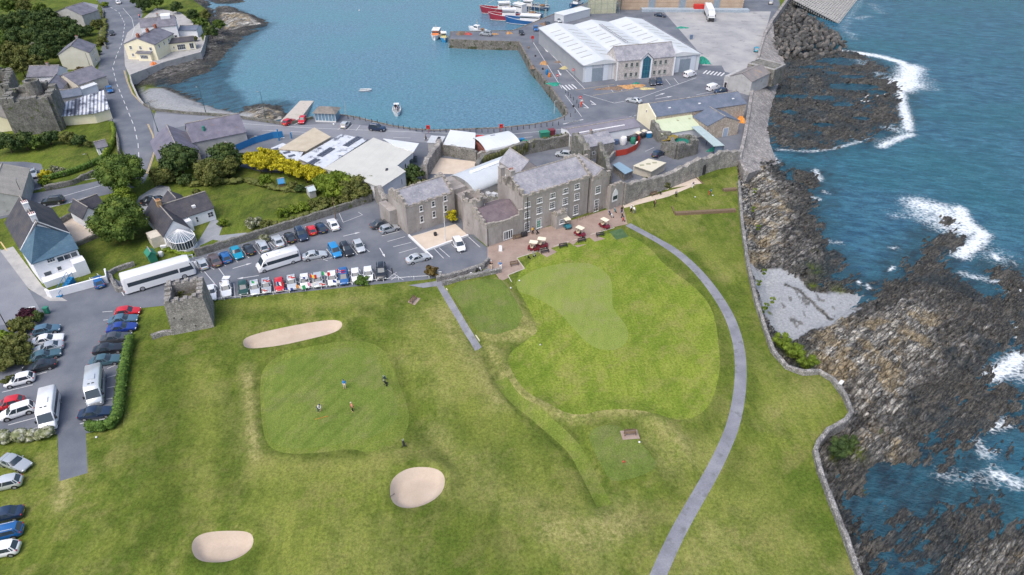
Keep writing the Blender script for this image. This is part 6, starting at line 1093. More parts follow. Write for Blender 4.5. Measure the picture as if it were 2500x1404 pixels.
# north row by the garden wall, noses to the wall (away) unless said otherwise
CP = 'cars parked in the clubhouse car park'
TOP = [(493,642,'hatch','palesilver',1,'silver hatchback beside the front of the white coach'),(524,633,'saloon','brown',1,'dark brown saloon second from the white coach by the garden wall'),(550,626,'hatch','blue',1,'dark blue hatchback between the brown saloon and the turquoise car'),(577,615,'saloon','teal',0,'turquoise saloon facing out from the garden wall'),
 (607,607,'hatch','black',1,'black hatchback right of the turquoise saloon'),(640,598,'estate','palesilver',1,'silver estate left of the hatched bay by the garden wall'),(678,587,'saloon','palesilver',1,'silver saloon right of the hatched bay by the garden wall'),(707,578,'hatch','black',1,'black hatchback between the silver saloon and the navy estate'),(735,571,'suv','navy',0,'dark navy estate facing out beside the red car'),
 (760,560,'small','red',1,'bright red car in the garden wall row'),(783,554,'hatch','navy',1,'dark blue hatchback between the red car and the white saloon'),(813,546,'saloon','white',1,'white saloon at the right end of the garden wall row')]
for x, y, k, c, away, lb in TOP: put(k, x, y, x-14 if away else x+14, y-24 if away else y+24, c, lb, group=CP)
for x, y, k, c, hx, hy, lb in [(768,622,'saloon','palesilver',790,618,'silver saloon alone in the sideways bay left of the bright blue car'),(817,611,'mpv','brightblue',830,632,'bright blue people carrier in the middle row'),(846,607,'estate','black',859,628,'black estate between the bright blue car and the silver hatchback'),(876,600,'hatch','palesilver',888,621,'silver hatchback at the right end of the middle row'),
    (930,545,'saloon','darkgrey',958,537,'dark grey saloon under the castle wall'),(950,557,'hatch','silver',975,550,'silver hatchback beside the dark saloon under the castle wall'),(1020,629,'saloon','palesilver',1045,622,'silver saloon nosed to the white kerb'),(1120,596,'mpv','white',1133,618,'white car parked in front of the gravel court'),
    (931,662,'suv','black',932,690,'large black estate with roof rails beside the hatched triangle')]: put(k, x, y, hx, hy, c, lb, group=CP)
BOT = [(515,713,'saloon','white','white saloon nearest the stone tower'),(552,704,'estate','white','white estate with its boot lid raised'),(594,702,'hatch','green','dark green hatchback in the flag row'),(622,702,'hatch','palesilver','pale hatchback with green flag on its roof'),(650,697,'hatch','silver','silver hatchback with union flag on its roof'),(682,694,'small','red','red hatchback among the flagged cars'),
  (712,689,'hatch','palesilver','pale silver car between the red hatchback and the white flagged cars'),(744,686,'hatch','white','white car with pink flag on its bonnet'),(776,683,'hatch','palesilver','pale car with Saint George flag on its windscreen'),(811,679,'hatch','white','white hatchback under the Italian flag'),(839,675,'mpv','blue','blue people carrier with Norwegian flag'),(868,671,'small','white','white car left of the round green bush'),(899,668,'hatch','white','white car right of the round green bush')]
for x, y, k, c, lb in BOT: put(k, x, y, x+2, y+26, c, lb, group=CP)
RC = [(311,760,'hatch','red','red hatchback at the top of the right hand column'),(300,779,'saloon','bluegrey','steel blue saloon directly below the red hatchback'),(297,799,'saloon','royal','royal blue saloon in the right hand column'),(283,823,'saloon','darkgrey','charcoal saloon at the top of the hedge'),(265,850,'saloon','black','black saloon beside the upper hedge'),(257,878,'saloon','tealgrey','grey saloon just above the parked minibus')]
for x, y, k, c, lb in RC: put(k, x, y, x+28, y-4, c, lb, group='cars in the west car park')
put('saloon', 234, 1006, 262, 1002, 'navy', 'dark blue saloon alone at the foot of the hedge', group='cars in the west car park')
LC = [(113,804,'hatch','bluegrey',150,796,'grey blue hatchback by the purple shrub'),(116,828,'saloon','white',150,821,'white saloon in the left hand column'),(115,848,'saloon','silver',82,856,'grey saloon just below the white saloon'),(108,867,'saloon','tealgrey',140,858,'dark teal saloon in the left hand column'),(95,893,'saloon','black',60,902,'black saloon at the bottom of the left hand column'),(47,926,'hatch','white',14,934,'white hatchback set back beside the big bushes'),
  (20,984,'hatch','red',-15,992,'red hatchback cut by the left picture edge'),(42,1003,'mpv','white',8,1014,'white people carrier beside the white minibus')]
for x, y, k, c, hx, hy, lb in LC: put(k, x, y, hx, hy, c, lb, group='cars in the west car park')
put('hatch', 239, 686, 230, 668, 'blue', 'blue hatchback alone below the white yard wall', group='cars in the west car park')
for x, y, k, c, hx, hy, lb in [(35,1128,'saloon','silver',75,1142,'silver saloon on the grass, nose pointing right'),(10,1179,'hatch','palesilver',-40,1190,'white hatchback on the grass below the silver saloon'),(5,1257,'saloon','navy',-45,1268,'dark blue saloon parked on the grass'),(2,1301,'estate','blue',-45,1312,'blue estate parked on the grass'),(0,1342,'hatch','white',-50,1352,'white car on the grass in the bottom left corner')]: put(k, x, y, hx, hy, c, lb, group='cars parked on the rough grass')
# roads, harbour, drives
for x, y, k, c, hx, hy, lb in [(128,490,'suv','black',90,494,'black car driving on the road behind the white public house'),(79,422,'saloon','silver',84,445,'silver car standing on a driveway by the flower bed'),(370,487,'saloon','black',395,480,'dark car half hidden behind the bungalow'),(267,218,'hatch','blue',276,236,'blue car driving down the winding road'),(273,80,'small','black',277,95,'small black car on the upper road'),(288,4,'saloon','white',278,-10,'white car at the top of the winding road'),
   (705,296,'hatch','red',725,286,'red hatchback beside the slipway'),(738,292,'hatch','red',728,312,'red hatchback facing out nearest the harbour shelter'),(843,303,'hatch','palesilver',855,290,'silver car parked right of the harbour shelter'),(921,312,'suv','navy',950,315,'dark four wheel drive on the harbour road'),(1548,244,'saloon','palesilver',1520,238,'silver saloon turning at the harbour junction'),(1593,200,'hatch','darkgrey',1600,218,'dark grey car left of the pair below the office'),(1609,198,'hatch','navy',1615,214,'dark blue car right of the pair below the office'),
   (1343,112,'saloon','silver',1356,130,'silver car beside the warehouse wall'),(1186,82,'suv','silver',1160,80,'silver four wheel drive on the pier'),(1273,79,'small','black',1280,92,'black car at the root of the pier'),(1308,69,'hatch','blue',1312,85,'blue car parked on the quay'),(1338,58,'hatch','darkgrey',1350,68,'dark car on the quay by the blue trawler'),(1366,49,'hatch','silver',1366,62,'silver car on the quay nearest the warehouse'),(1612,36,'saloon','navy',1640,40,'dark blue car behind the warehouse roof'),
   (1608,374,'hatch','navy',1634,361,'dark blue car in the small courtyard'),(1376,375,'hatch','palesilver',1350,372,'silver car behind the ivy covered wall'),(1760,221,'hatch','navy',1735,224,'dark blue car beside the white van'),(1882,5,'hatch','silver',1882,-10,'silver car on the track by the breakwater'),(1847,120,'small','teal',1847,100,'small teal car behind the flat roofed block'),(1552,335,'small','darkgrey',1570,325,'dark car behind the courtyard tanks')]: put(k, x, y, hx, hy, c, lb)
put('coach', 391, 681, 480, 655, 'white', 'long white coach parked behind the stone tower', cat='coach'); put('midibus', 680, 640, 640, 652, 'white', 'white midibus with black windows in the middle of the car park', cat='minibus')
put('minibus', 122, 1005, 115, 1060, 'white', 'white minibus beside the white people carrier at the flowering hedge', cat='minibus'); put('minibus', 235, 948, 232, 990, 'palesilver', 'silver white minibus parked beside the long hedge', cat='minibus')
put('van', 1685, 181, 1705, 175, 'white', 'white van beside the right roller door', cat='van'); put('van', 1741, 213, 1760, 207, 'white', 'white van parked near the pale gabled house', cat='van'); put('lorry', 1731, 38, 1741, 60, 'white', 'white articulated lorry at the loading dock', cat='lorry')
# boot lid raised
q = G(552, 682, 1.5); mb = MB(); mb.obox(q[0], q[1]+.2, 1.72, 1.80, 1.25, .9, .05); mb.build('boot_lid', paint('paint white', PAINTS['white']), None); bpy.data.objects['boot_lid']
o = bpy.data.objects['boot_lid']; pr = [x for x in bpy.data.objects if x.get('label') == 'white estate with its boot lid raised'][0]; bpy.context.view_layer.update(); o.parent = pr; o.matrix_parent_inverse = pr.matrix_world.inverted()
for x, y, hx, hy, c, lb in [(1303,603,1330,606,None,'maroon golf buggy, left one of the pair on the terrace'),(1323,595,1350,598,None,'maroon golf buggy, right one of the pair on the terrace'),(1416,568,1440,578,None,'maroon golf buggy alone in the middle of the terrace'),(1476,548,1500,560,None,'maroon golf buggy at the east end of the terrace')]: put('buggy', x, y, hx, hy, 'red', lb, cat='golf buggy', group='golf buggies on the terrace')
o = put('buggy', 1383, 547, 1400, 565, 'teal', 'dark teal enclosed golf buggy against the clubhouse wall', cat='golf buggy', s=1.1)
for ch in o.children:
    if ch.material_slots and ch.material_slots[0].material.name == 'buggy paint': ch.material_slots[0].link = 'OBJECT'; ch.material_slots[0].material = paint('teal buggy paint', (.02,.14,.18))
def kill(o):
    for c in list(o.children): kill(c)
    bpy.data.objects.remove(o)
for k in PROTO.values(): kill(k)
# ---------------------------------------------------------------- flags on the cars
def flag(px, py, z, w_, h_, stripes, label, ang=0, vert=True, cross=None, tilt=.25):
    x, y = G(px, py, z); mb = MB(); mats = []; n = len(stripes); m = 10
    def pt(u, v): return (u*w_, .10*math.sin(u*7+v)*w_, (v-1)*h_*(1-tilt*.3)-u*tilt*h_*.6)
    for i, c in enumerate(stripes):
        mats.append(plain('flag '+c[0], c[1], .8))
    for iu in range(m):
        for iv in range(6):
            u0, u1, v0, v1 = iu/m, (iu+1)/m, iv/6, (iv+1)/6; um, vm = (u0+u1)/2, (v0+v1)/2; k = int(um*n) if vert else int((1-vm)*n); k = min(k, n-1)
            if cross: k = cross(um, vm)
            mb.add([pt(u0,v0),pt(u1,v0),pt(u1,v1),pt(u0,v1)], [(0,1,2,3)], k)
    root = empty('car_flag', (x, y, z), ang, label, 'flag', 'flags flying from parked cars'); mb.build('cloth', mats, root); p = MB(); p.tube((0,0,-1.0),(0,0,.05),.02,5); p.build('stick', PAINTW, root)
Wh = ('white',(.78,.78,.78)); Rd = ('red',(.60,.03,.04)); Gn = ('green',(.03,.35,.12)); Bl = ('blue',(.02,.05,.30)); Or = ('orange',(.75,.30,.08)); Ye = ('yellow',(.75,.6,.1)); Pk = ('pink',(.70,.30,.45))
uj = lambda u, v: 0 if abs(u-.5) < .12 or abs(v-.5) < .14 else (1 if abs(abs(u-.5)-abs(v-.5)) < .12 else 2)
nor = lambda u, v: 2 if abs(u-.35) < .07 or abs(v-.5) < .10 else (1 if abs(u-.35) < .15 or abs(v-.5) < .22 else 0)
sg = lambda u, v: 0 if abs(u-.5) < .14 or abs(v-.5) < .18 else 1
for a in [(613,686,2.0,1.1,.8,[Gn,Wh],'small green and white flag on the pale hatchback'),(641,681,2.1,1.2,.8,[Rd,Wh,Bl],'union flag over the silver hatchback',0,True,uj),(675,688,2.0,1.1,.8,[Bl,Wh,Rd],'dark blue flag drooping over the red car'),(703,672,2.1,1.1,.9,[Rd,Wh],'red and white cross flag above the pale silver car',0,True,sg),(722,696,1.6,1.6,.8,[Or,Wh,Gn],'orange white and green flag between two pale cars'),(733,675,2.2,1.2,.5,[Wh,Bl,Wh],'white and blue flag above the white car'),(750,690,1.5,1.2,.8,[Pk,Wh],'pink flag lying over a bonnet'),(755,670,2.3,1.2,.8,[Rd,Ye,Rd],'red and yellow flag right of the pink flag'),(784,664,2.3,1.5,.8,[Gn,Wh,Rd],'green white and red flag flying highest'),
          (779,690,1.6,1.0,.7,[Rd,Wh],'red and white cross flag on a windscreen',0,True,sg),(812,684,1.6,1.2,.6,[Bl,Wh],'blue and white flag on a white bonnet'),(821,658,2.4,1.5,.8,[Rd,Wh,Bl],'red flag with blue and white cross above the blue car',0,True,nor),(638,705,1.4,.9,.7,[Rd,Wh],'red and white flag beside a front wheel',0,True,sg),(696,703,1.4,1.3,.5,[Bl,Wh,Bl],'pale blue and white flag low between the cars')]: flag(*a)
# ---------------------------------------------------------------- boats
def boat(px, py, hx, hy, L, W, hull, label, deckz=1.2, bow=2.0, cab=None, mast=0, kind='fishing_boat', cabm=None, rail=True, stripe=None, deckm=None):
    x, y = G(px, py, -3); fx, fy = G(hx, hy, -3); root = empty(kind, (x, y, -3), math.atan2(fy-y, fx-x), label, 'boat'); n = 12; S = []; Dk = []
    for i in range(n+1):
        t = i/n; xx = -L/2+L*t; w_ = W/2*(min(1, .82+.6*t) if t < .45 else math.sqrt(max(0.0, 1-((t-.45)/.56)**2.2))); w_ = max(w_, .03); sh = deckz+(bow-deckz)*max(0,(t-.35)/.65)**2
        S.append([(xx+(sh*.25 if t > .8 else 0)*(t-.8)*5, -w_, sh),(xx,-w_*.92,.25),(xx,-w_*.5,-.5),(xx,w_*.5,-.5),(xx,w_*.92,.25),(xx+(sh*.25 if t > .8 else 0)*(t-.8)*5, w_, sh),(xx, w_*.9, sh-.02),(xx, w_*.88, deckz*.72),(xx,-w_*.88,deckz*.72),(xx,-w_*.9,sh-.02)])
    mb = MB(); mb.loft(S); mb.build('hull', hull, root, 35)
    mb = MB(); P = [(s[8][0], s[8][1]*.99) for s in S[:-1]]+[(s[7][0], s[7][1]*.99) for s in S[:-1]][::-1]; mb.prism(P, deckz*.72, deckz*.72+.03); mb.build('deck', deckm or plain('grey deck', (.28,.30,.30)), root)
    if rail:
        mb = MB()
        for i in range(n):
            for k in (0, 5): mb.tube(S[i][k], S[i+1][k], .06, 4)
        mb.build('gunwale', PAINTW, root)
    if stripe:
        mb = MB()
        for i in range(n):
            for k in (1, 4): mb.tube(S[i][k], S[i+1][k], .08, 4)
        mb.build('hull_stripe', stripe, root)
    if cab:
        cx, cl, cw, ch = cab; mb = MB(); z0 = deckz*.72; mb.loft([[(cx-cl/2,-cw/2,z0),(cx+cl/2,-cw/2*.9,z0),(cx+cl/2,cw/2*.9,z0),(cx-cl/2,cw/2,z0)],[(cx-cl/2,-cw/2*.92,z0+ch),(cx+cl/2-.3,-cw/2*.8,z0+ch),(cx+cl/2-.3,cw/2*.8,z0+ch),(cx-cl/2,cw/2*.92,z0+ch)]]); wh = mb.build('wheelhouse', cabm or PAINTW, root)
        mb = MB(); zz = z0+ch*.72; mb.loft([[(cx-cl/2+.3,-cw/2*.95,zz-.25),(cx+cl/2-.14,-cw/2*.87,zz-.25),(cx+cl/2-.14,cw/2*.87,zz-.25),(cx-cl/2+.3,cw/2*.95,zz-.25)],[(cx-cl/2+.3,-cw/2*.94,zz+.2),(cx+cl/2-.2,-cw/2*.86,zz+.2),(cx+cl/2-.2,cw/2*.86,zz+.2),(cx-cl/2+.3,cw/2*.94,zz+.2)]], caps=False); mb.build('windows', GLASS, wh)
        mb = MB(); mb.box(cx-cl/2-.1,-cw/2,z0+ch,cx+cl/2-.1,cw/2,z0+ch+.1); mb.build('cabin_roof', PAINTW, wh)
    if mast:
        mb = MB(); mx = (cab[0] if cab else 0)-.3; zt = deckz+mast; mb.tube((mx,0,deckz*.7),(mx,0,zt),.09,6,r2=.05); mb.tube((mx,-W*.25,zt*.75),(mx,W*.25,zt*.75),.05,4)
        if mast > 4: mb.tube((-L*.42,-W*.3,deckz),(-L*.42,-W*.3,deckz+mast*.6),.08,5); mb.tube((-L*.42,W*.3,deckz),(-L*.42,W*.3,deckz+mast*.6),.08,5); mb.tube((-L*.42,-W*.3,deckz+mast*.6),(-L*.42,W*.3,deckz+mast*.6),.08,5); mb.tube((mx,0,zt*.9),(L*.42,0,bow),.03,3); mb.tube((mx,0,zt*.9),(-L*.42,0,deckz+mast*.6),.03,3)
        mb.build('mast', plain('cream mast', (.60,.52,.35)), root)
        mb = MB(); mb.ball((-L*.3,0,deckz+.25),(L*.09,W*.28,.45),8,4,0,.2); mb.build('net_heap', plain('net', (.20,.12,.07), .9), root)
    return root
HR = paint('red hull', (.32,.02,.04), .4); HB = paint('blue hull', (.015,.10,.28), .4); HW = paint('white hull', (.75,.76,.77), .4); HD = paint('dark blue hull', (.02,.06,.14), .4); HL = paint('light blue hull', (.03,.28,.55), .4)
boat(1225,30,1185,32,17,5.2,HR,'large red hulled trawler, outermost of the rafted boats',1.7,3.2,(-1,5,3.4,2.8),6,stripe=PAINTW)
boat(1248,48,1212,48,17,5.2,HR,'red and white trawler moored between the outer red and inner blue ones',1.7,3.0,(1,5.5,3.6,3.0),6.5,stripe=PAINTW)
boat(1275,38,1238,30,18,5.4,HD,'dark blue trawler with tall white wheelhouse in the raft of boats',1.8,3.0,(1.5,5,3.6,3.2),7,stripe=PAINTW)
boat(1288,58,1248,56,17,5.2,HB,'blue trawler with long white shelter lying against the quay',1.7,2.8,(-1,8,3.8,2.2),6.5,stripe=PAINTW)
boat(1300,22,1262,20,14,4.6,HD,'dark trawler with black gantry behind the moored raft',1.5,2.5,(2,4,3,2.4),6)
boat(1405,17,1385,28,10,3.8,HB,'bright blue fishing boat with yellow rigging by the ice tower',1.4,2.6,(-1,3,2.6,2.2),4.5)
boat(1065,90,1058,104,9.5,3.6,HW,'white pilot boat with orange cabin at the pier head',1.2,1.9,(-.6,4.6,2.8,1.8),3,cabm=plain('orange cabin', (.70,.22,.08)))
boat(1084,97,1088,112,7.5,2.9,HL,'small blue and yellow boat tied beside the pilot boat',1.1,1.8,(-.5,2.8,2.1,1.7),2.2,cabm=plain('cream yellow cabin', (.68,.58,.25)))
boat(1166,77,1150,74,7.5,2.6,HW,'small white motor boat with mast on the far side of the pier',1.0,1.5,(.4,2.2,1.7,1.5),3.5)
boat(1173,118,1195,119,6.8,2.3,HL,'white decked open boat with light blue hull under the pier wall',.9,1.3,None,0,deckm=plain('white deck', (.7,.7,.7)))
o = boat(969,275,969,292,6.0,2.4,HW,'white open boat with people aboard in the middle of the basin',.9,1.3,(-1.6,1.3,1.5,1.3),0)
boat(892,223,915,223,3.6,1.6,plain('grey dinghy hull', (.38,.42,.45)),'grey dinghy moored alone in the basin',.5,.7,None,0,kind='dinghy')
boat(405,137,430,132,5.5,1.6,REDP,'red hulled boat on the terrace of the glazed restaurant',.7,1.1,None,0,kind='dinghy',deckm=PAINTW).location.z = .35
boat(365,160,384,156,4,1.8,GREENP,'small green boat beside the yellow house',.7,.9,None,0,kind='dinghy',deckm=GREENP).location.z = .3
# ================================================================ vegetation
def leafmat(name, dark, mid, light, sc=.45):
    g = NG(name); g.co = g.n.new('ShaderNodeNewGeometry').outputs['Position']; f = g.noise(sc, 5, .65); c = g.ramp(f, [(.30, dark), (.5, mid), (.70, light)]); c = g.mix(1.0, c, g.ramp(g.noise(5, 2, .6), [(.25, .6), (.75, 1.35)]), 'MULTIPLY'); MAT[name] = g.out(c, .8, .15); return g.m
LF = dict(sycamore=leafmat('sycamore leaves', (.043,.076,.017),(.085,.132,.027),(.159,.201,.039)), dark=leafmat('dark leaves', (.027,.051,.020),(.055,.088,.027),(.104,.134,.037)), olive=leafmat('olive leaves', (.061,.076,.022),(.110,.124,.034),(.183,.183,.055)),
  yellow=leafmat('yellow leaves', (.171,.159,.012),(.390,.342,.018),(.550,.500,.037), .7), bright=leafmat('bright leaves', (.061,.098,.012),(.128,.183,.022),(.207,.262,.037)), hedge=leafmat('hedge leaves', (.043,.085,.017),(.079,.140,.027),(.122,.189,.041), 1.2), purple=leafmat('purple leaves', (.037,.012,.022),(.085,.027,.043),(.134,.061,.061)), blossom=leafmat('blossom leaves', (.073,.098,.037),(.195,.207,.110),(.550,.550,.488), 1.4), red=leafmat('reddish leaves', (.049,.037,.015),(.122,.085,.030),(.195,.159,.049)), ivy=leafmat('ivy leaves', (.037,.043,.018),(.085,.091,.037),(.159,.152,.061)))
BARK = M('bark', [(.06,.045,.035),(.11,.085,.065)], 3, .9, .1, stretch=(1,1,.2))
ICO = None
def leaves(lobes, n, size, core=.72):
    """lobes (x,y,z,r,rz): thousands of small leaf faces through the outer part of every lobe"""
    lobes = np.array(lobes, float); wt = lobes[:,3]**2; k = rng.choice(len(lobes), n, p=wt/wt.sum()); d = rng.normal(size=(n,3)); d /= np.linalg.norm(d, axis=1)[:,None]; d[:,2] = np.where(d[:,2] < -.3, -d[:,2]*.6, d[:,2])
    rr = (rng.uniform(.55,1.08,n)**.6); P = lobes[k,:3]+d*rr[:,None]*np.stack([lobes[k,3],lobes[k,3],lobes[k,4]],1)
    a = rng.normal(size=(n,3))*.75+d; a /= np.linalg.norm(a, axis=1)[:,None]; t = np.cross(a, rng.normal(size=(n,3))); t /= np.linalg.norm(t, axis=1)[:,None]; b = np.cross(a, t); s = size*rng.uniform(.55,1.3,n)[:,None]*.5
    V = np.stack([P-t*s-b*s*.7, P+t*s*1.2-b*s*.2, P+t*s*.3+b*s, P-t*s*.9+b*s*.5], 1).reshape(-1,3); F = np.arange(n*4).reshape(-1,4)
    # inner masses
    Cv = []; Cf = []; base = len(V); m = 8; q = 5
    for x, y, z, r, rz in lobes:
        o = base+len(Cv)
        for j in range(q+1):
            th = PI*(.03+.94*j/q)
            for i in range(m): j2 = 1+random.uniform(-.18,.1); Cv.append((x+core*r*j2*math.sin(th)*math.cos(2*PI*i/m), y+core*r*j2*math.sin(th)*math.sin(2*PI*i/m), z-core*rz*math.cos(th)))
        for j in range(q):
            for i in range(m): Cf.append((o+j*m+i, o+j*m+(i+1)%m, o+(j+1)*m+(i+1)%m, o+(j+1)*m+i))
    return np.vstack([V, np.array(Cv)]), np.vstack([F, np.array(Cf)])
def tree(px, py, R, H, kind, label, zc=None, name='tree', cat='tree', group=None, nl=None, dens=1.0, size=.42, lob=None, trunk=True, sx=1.0, rot=0, spread=.62):
    """(px,py): middle of the crown as it is seen; R crown radius, H total height"""
    zc = H*.52 if zc is None else zc; x, y = G(px, py, zc); root = empty(name, (x, y, 0), rot, label, cat, group); rz = (H-zc)*1.0; n = nl or max(7, int(R*5)); L = []
    for i in range(n):
        a = i*2.39996+random.uniform(-.4,.4); e = math.asin(min(1, max(-.55, 1-1.55*(i+.5)/n))); q = random.uniform(.82,1.05); r = R*random.uniform(.24,.40); k = max(.1, 1-.30)
        L.append((R*k*q*math.cos(e)*math.cos(a)*sx, R*k*q*math.cos(e)*math.sin(a), max(zc+rz*.72*q*math.sin(e), r*.5), r, r*random.uniform(.75,1.0)))
    L.append((0,0,zc,R*.62,rz*.62 if rz > 0 else R*.3))
    V, F = leaves(L, int(dens*(220+R*R*150)), size); npmesh('crown', V, F, LF[kind], root)
    if trunk:
        mb = MB(); mb.tube((0,0,0),(0,0,zc*.9),.08+R*.03,8,r2=.05+R*.02)
        for l in L[:6]: mb.tube((0,0,zc*.55),(l[0]*.8,l[1]*.8,l[2]),.05+R*.02,5,r2=.04)
        mb.build('trunk', BARK, root)
    return root
def hedge(name, pts, wd, h, kind, label, cat='hedge', dens=30, size=.22, irr=.1):
    V = []; P = smooth_open(px_(*pts), 1); L = []
    for a, b in zip(P[:-1], P[1:]):
        n = max(1, int(math.hypot(b[0]-a[0], b[1]-a[1])/(wd*.45)))
        for i in range(n):
            x, y = a[0]+(b[0]-a[0])*i/n, a[1]+(b[1]-a[1])*i/n
            for z in (h*.35, h*.68): L.append((x+random.uniform(-irr,irr), y+random.uniform(-irr,irr), z+random.uniform(-irr,irr)*.6, wd*.52*random.uniform(1-irr,1+irr), h*.36))
    ln_ = sum(math.hypot(b[0]-a[0], b[1]-a[1]) for a, b in zip(P[:-1], P[1:])); V, F = leaves(L, int(ln_*dens*(wd+2*h)), size, .93); o = npmesh(name, V, F, LF[kind]); tag(o, label, cat); return o
SY = 'tree'
T_ = [(295,425,5.6,9.5,'sycamore','large rounded green tree beside the road junction'),(291,540,5.8,8.5,'sycamore','broad leafy tree between the white house and the bungalow'),(300,482,2.8,4.5,'bright','lighter green tree squeezed between the two large rounded trees'),
 (438,392,4.9,7.2,'dark','dark rounded tree in front of the slate hall roof'),(400,430,3.2,3.6,'olive','olive shrub at the bungalow drive entrance'),(512,420,3.9,5.8,'olive','olive bushy tree at the top of the lawn'),(545,385,4.4,6.8,'dark','dark tree behind the lawn left of the yellow row'),(552,410,3.2,5.0,'olive','rounded green tree left of the yellow row'),
 (578,395,2.6,4.5,'dark','dark narrow tree touching the left end of the yellow row'),(455,440,2.2,2.6,'dark','dark bush behind the bungalow'),(480,470,1.0,1.2,'olive','little bush in the lawn corner'),
 (822,452,4.3,5.8,'bright','broad bright green tree right of the yellow row'),(868,464,3.7,5.2,'olive','olive green tree beside the cream workshop roof'),(912,453,2.0,4.2,'olive','narrow brownish tree at the corner of the cream workshop'),(790,448,2.6,4.2,'bright','bright green bush at the right end of the yellow row'),(848,482,2.6,3.2,'olive','low olive bush above the garden wall'),
 (1010,425,2.5,4.5,'dark','dark tree between the cream workshop and the gravel yard'),(1000,436,1.2,2.0,'olive','small bush at the corner of the gravel yard'),(1103,530,1.45,3.2,'yellow','yellow green bush in the corner of the castle court'),(1055,665,1.5,2.4,'red','reddish green bush at the end of the white fence'),(887,686,1.55,1.2,'hedge','low round clipped bush between white cars'),
 (648,440,1.9,3.0,'bright','bright green shrub below the yellow tree row'),(715,455,1.6,2.0,'olive','dark shrub beside the blue playhouse'),(735,462,1.4,1.6,'dark','dark low shrub at the top right of the lawn'),(620,545,2.0,2.2,'blossom','white flowering shrub at the bottom of the lawn'),(650,552,1.8,1.8,'olive','green shrub beside the flowering bushes'),(645,583,1.2,1.3,'blossom','pinkish flowering bush on the garden wall'),(545,545,1.1,1.5,'bright','rounded yellow green bush on the patio'),(538,548,.7,1.0,'dark','small dark bush on the patio'),
 (690,520,1.6,1.6,'bright','first clipped bush in the row along the garden wall'),(715,512,1.5,1.5,'bright','bright bush in the row above the navy estate'),(742,506,1.6,1.6,'bright','bright bush above the red car'),(765,500,1.6,1.7,'olive','olive bush above the dark blue hatchback'),(790,492,1.6,1.8,'olive','olive bush at the right part of the wall row'),(815,492,1.5,1.6,'olive','low olive bush by the lamp post'),
 (68,768,1.7,2.4,'purple','dark purple shrub beside the lane'),(92,775,1.4,1.8,'dark','dark green shrub right of the purple one'),(50,795,2.2,2.6,'olive','spiky green shrub below the purple one'),(33,800,.9,1.2,'yellow','small bright yellow bush by the lane'),(35,850,3.0,3.2,'olive','big rounded bush beside the left hand column'),(15,880,2.6,3.0,'olive','big bush at the left edge above the white hatchback'),(60,880,1.4,1.8,'olive','bush between the white hatchback and the teal saloon'),(8,830,2.0,2.4,'bright','green bush at the left picture edge'),(20,930,1.0,1.4,'olive','low scrub beside the white hatchback'),
 (60,345,3.0,5.0,'dark','dark tree in the upper garden below the ruined castle'),(20,350,3.0,5.0,'dark','dark green tree at the left edge below the ruined castle'),(85,350,2.2,3.5,'sycamore','blue green shrub in the upper garden'),(120,338,2.6,3.6,'dark','dark shrub along the top of the upper garden'),(165,338,2.4,3.2,'olive','olive shrub at the top of the upper garden'),(195,345,2.0,2.8,'dark','dark shrub left of the summer house'),(215,352,1.2,2.0,'olive','shrub touching the summer house'),
 (110,428,1.8,2.0,'yellow','yellow flowering bed in the upper garden'),(130,418,1.6,1.8,'blossom','pink and cream flowering bush in the upper garden'),(152,420,1.5,1.7,'blossom','pale flowering bush by the roadside wall'),(105,445,1.5,1.4,'bright','bright green clump at the end of the flower bed'),
 (490,60,3.0,5.0,'sycamore','green tree behind the white harbour extension'),(515,78,2.8,5.0,'dark','dark tree on the harbour point'),(535,60,2.4,4.0,'sycamore','green tree nearest the harbour rocks'),(470,38,2.8,5,'dark','dark tree behind the tall white house'),(500,38,2.4,4.2,'olive','olive tree above the harbour point'),(430,18,2.6,5,'dark','dark tree beside the tall white house roof'),(350,12,3.2,6,'dark','dark tree by the upper road'),(335,0,3,5.5,'dark','dark tree at the top beside the road'),(380,5,3,6,'sycamore','tall green tree at the top of the harbour houses'),(475,95,1.5,2,'olive','bush at the end of the restaurant roof'),
 (235,60,2.6,3.5,'olive','scrubby tree on the inner side of the upper bend'),(222,35,2.4,3.2,'bright','bright scrub on the bank of the upper bend'),(250,100,2.0,3.0,'olive','bush between the cream house and the road'),(215,75,2.4,3.5,'dark','dark bush behind the cream house'),(240,128,1.3,1.8,'dark','narrow bush by the cream house wall'),(195,170,1.5,1.5,'red','reddish bush below the cream house'),(212,188,1.2,1.4,'bright','green bush beside the road below the cream house'),
 (255,12,1.8,2.2,'bright','small bush near the top of the road'),(205,195,1.0,1.0,'purple','purple bush in the cottage garden'),(935,470,1.6,2.5,'olive','ivy clump by the ruined wall stub')]
for a in T_:
    small = a[3] < 3.3; tree(*a, name='shrub' if small else 'tree', cat='shrub' if small else 'tree', size=.30 if small else .42, dens=1.15, trunk=not small or a[2] > 1.2, zc=a[3]*(.42 if small else .47))
YL = 'yellow leaved trees in the row beside the workshops'
for i, (x, y, r) in enumerate([(612,388,2.1),(632,398,2.1),(655,400,2.3),(680,398,2.3),(700,408,2.2),(722,414,2.2),(745,422,2.2),(766,428,2.1),(783,432,1.8),(640,380,1.9),(668,384,1.8)]):
    tree(x, y, r*1.15, 4.6, 'yellow', (['first','second','third','fourth','fifth','sixth','seventh','eighth','last'][i]+' golden yellow tree of the row, counting from the left' if i < 9 else 'golden yellow tree at the back of the row behind the '+['second','fourth'][i-9]+' one'), name='yellow_tree', group=YL, size=.34, zc=2.5, dens=1.3)
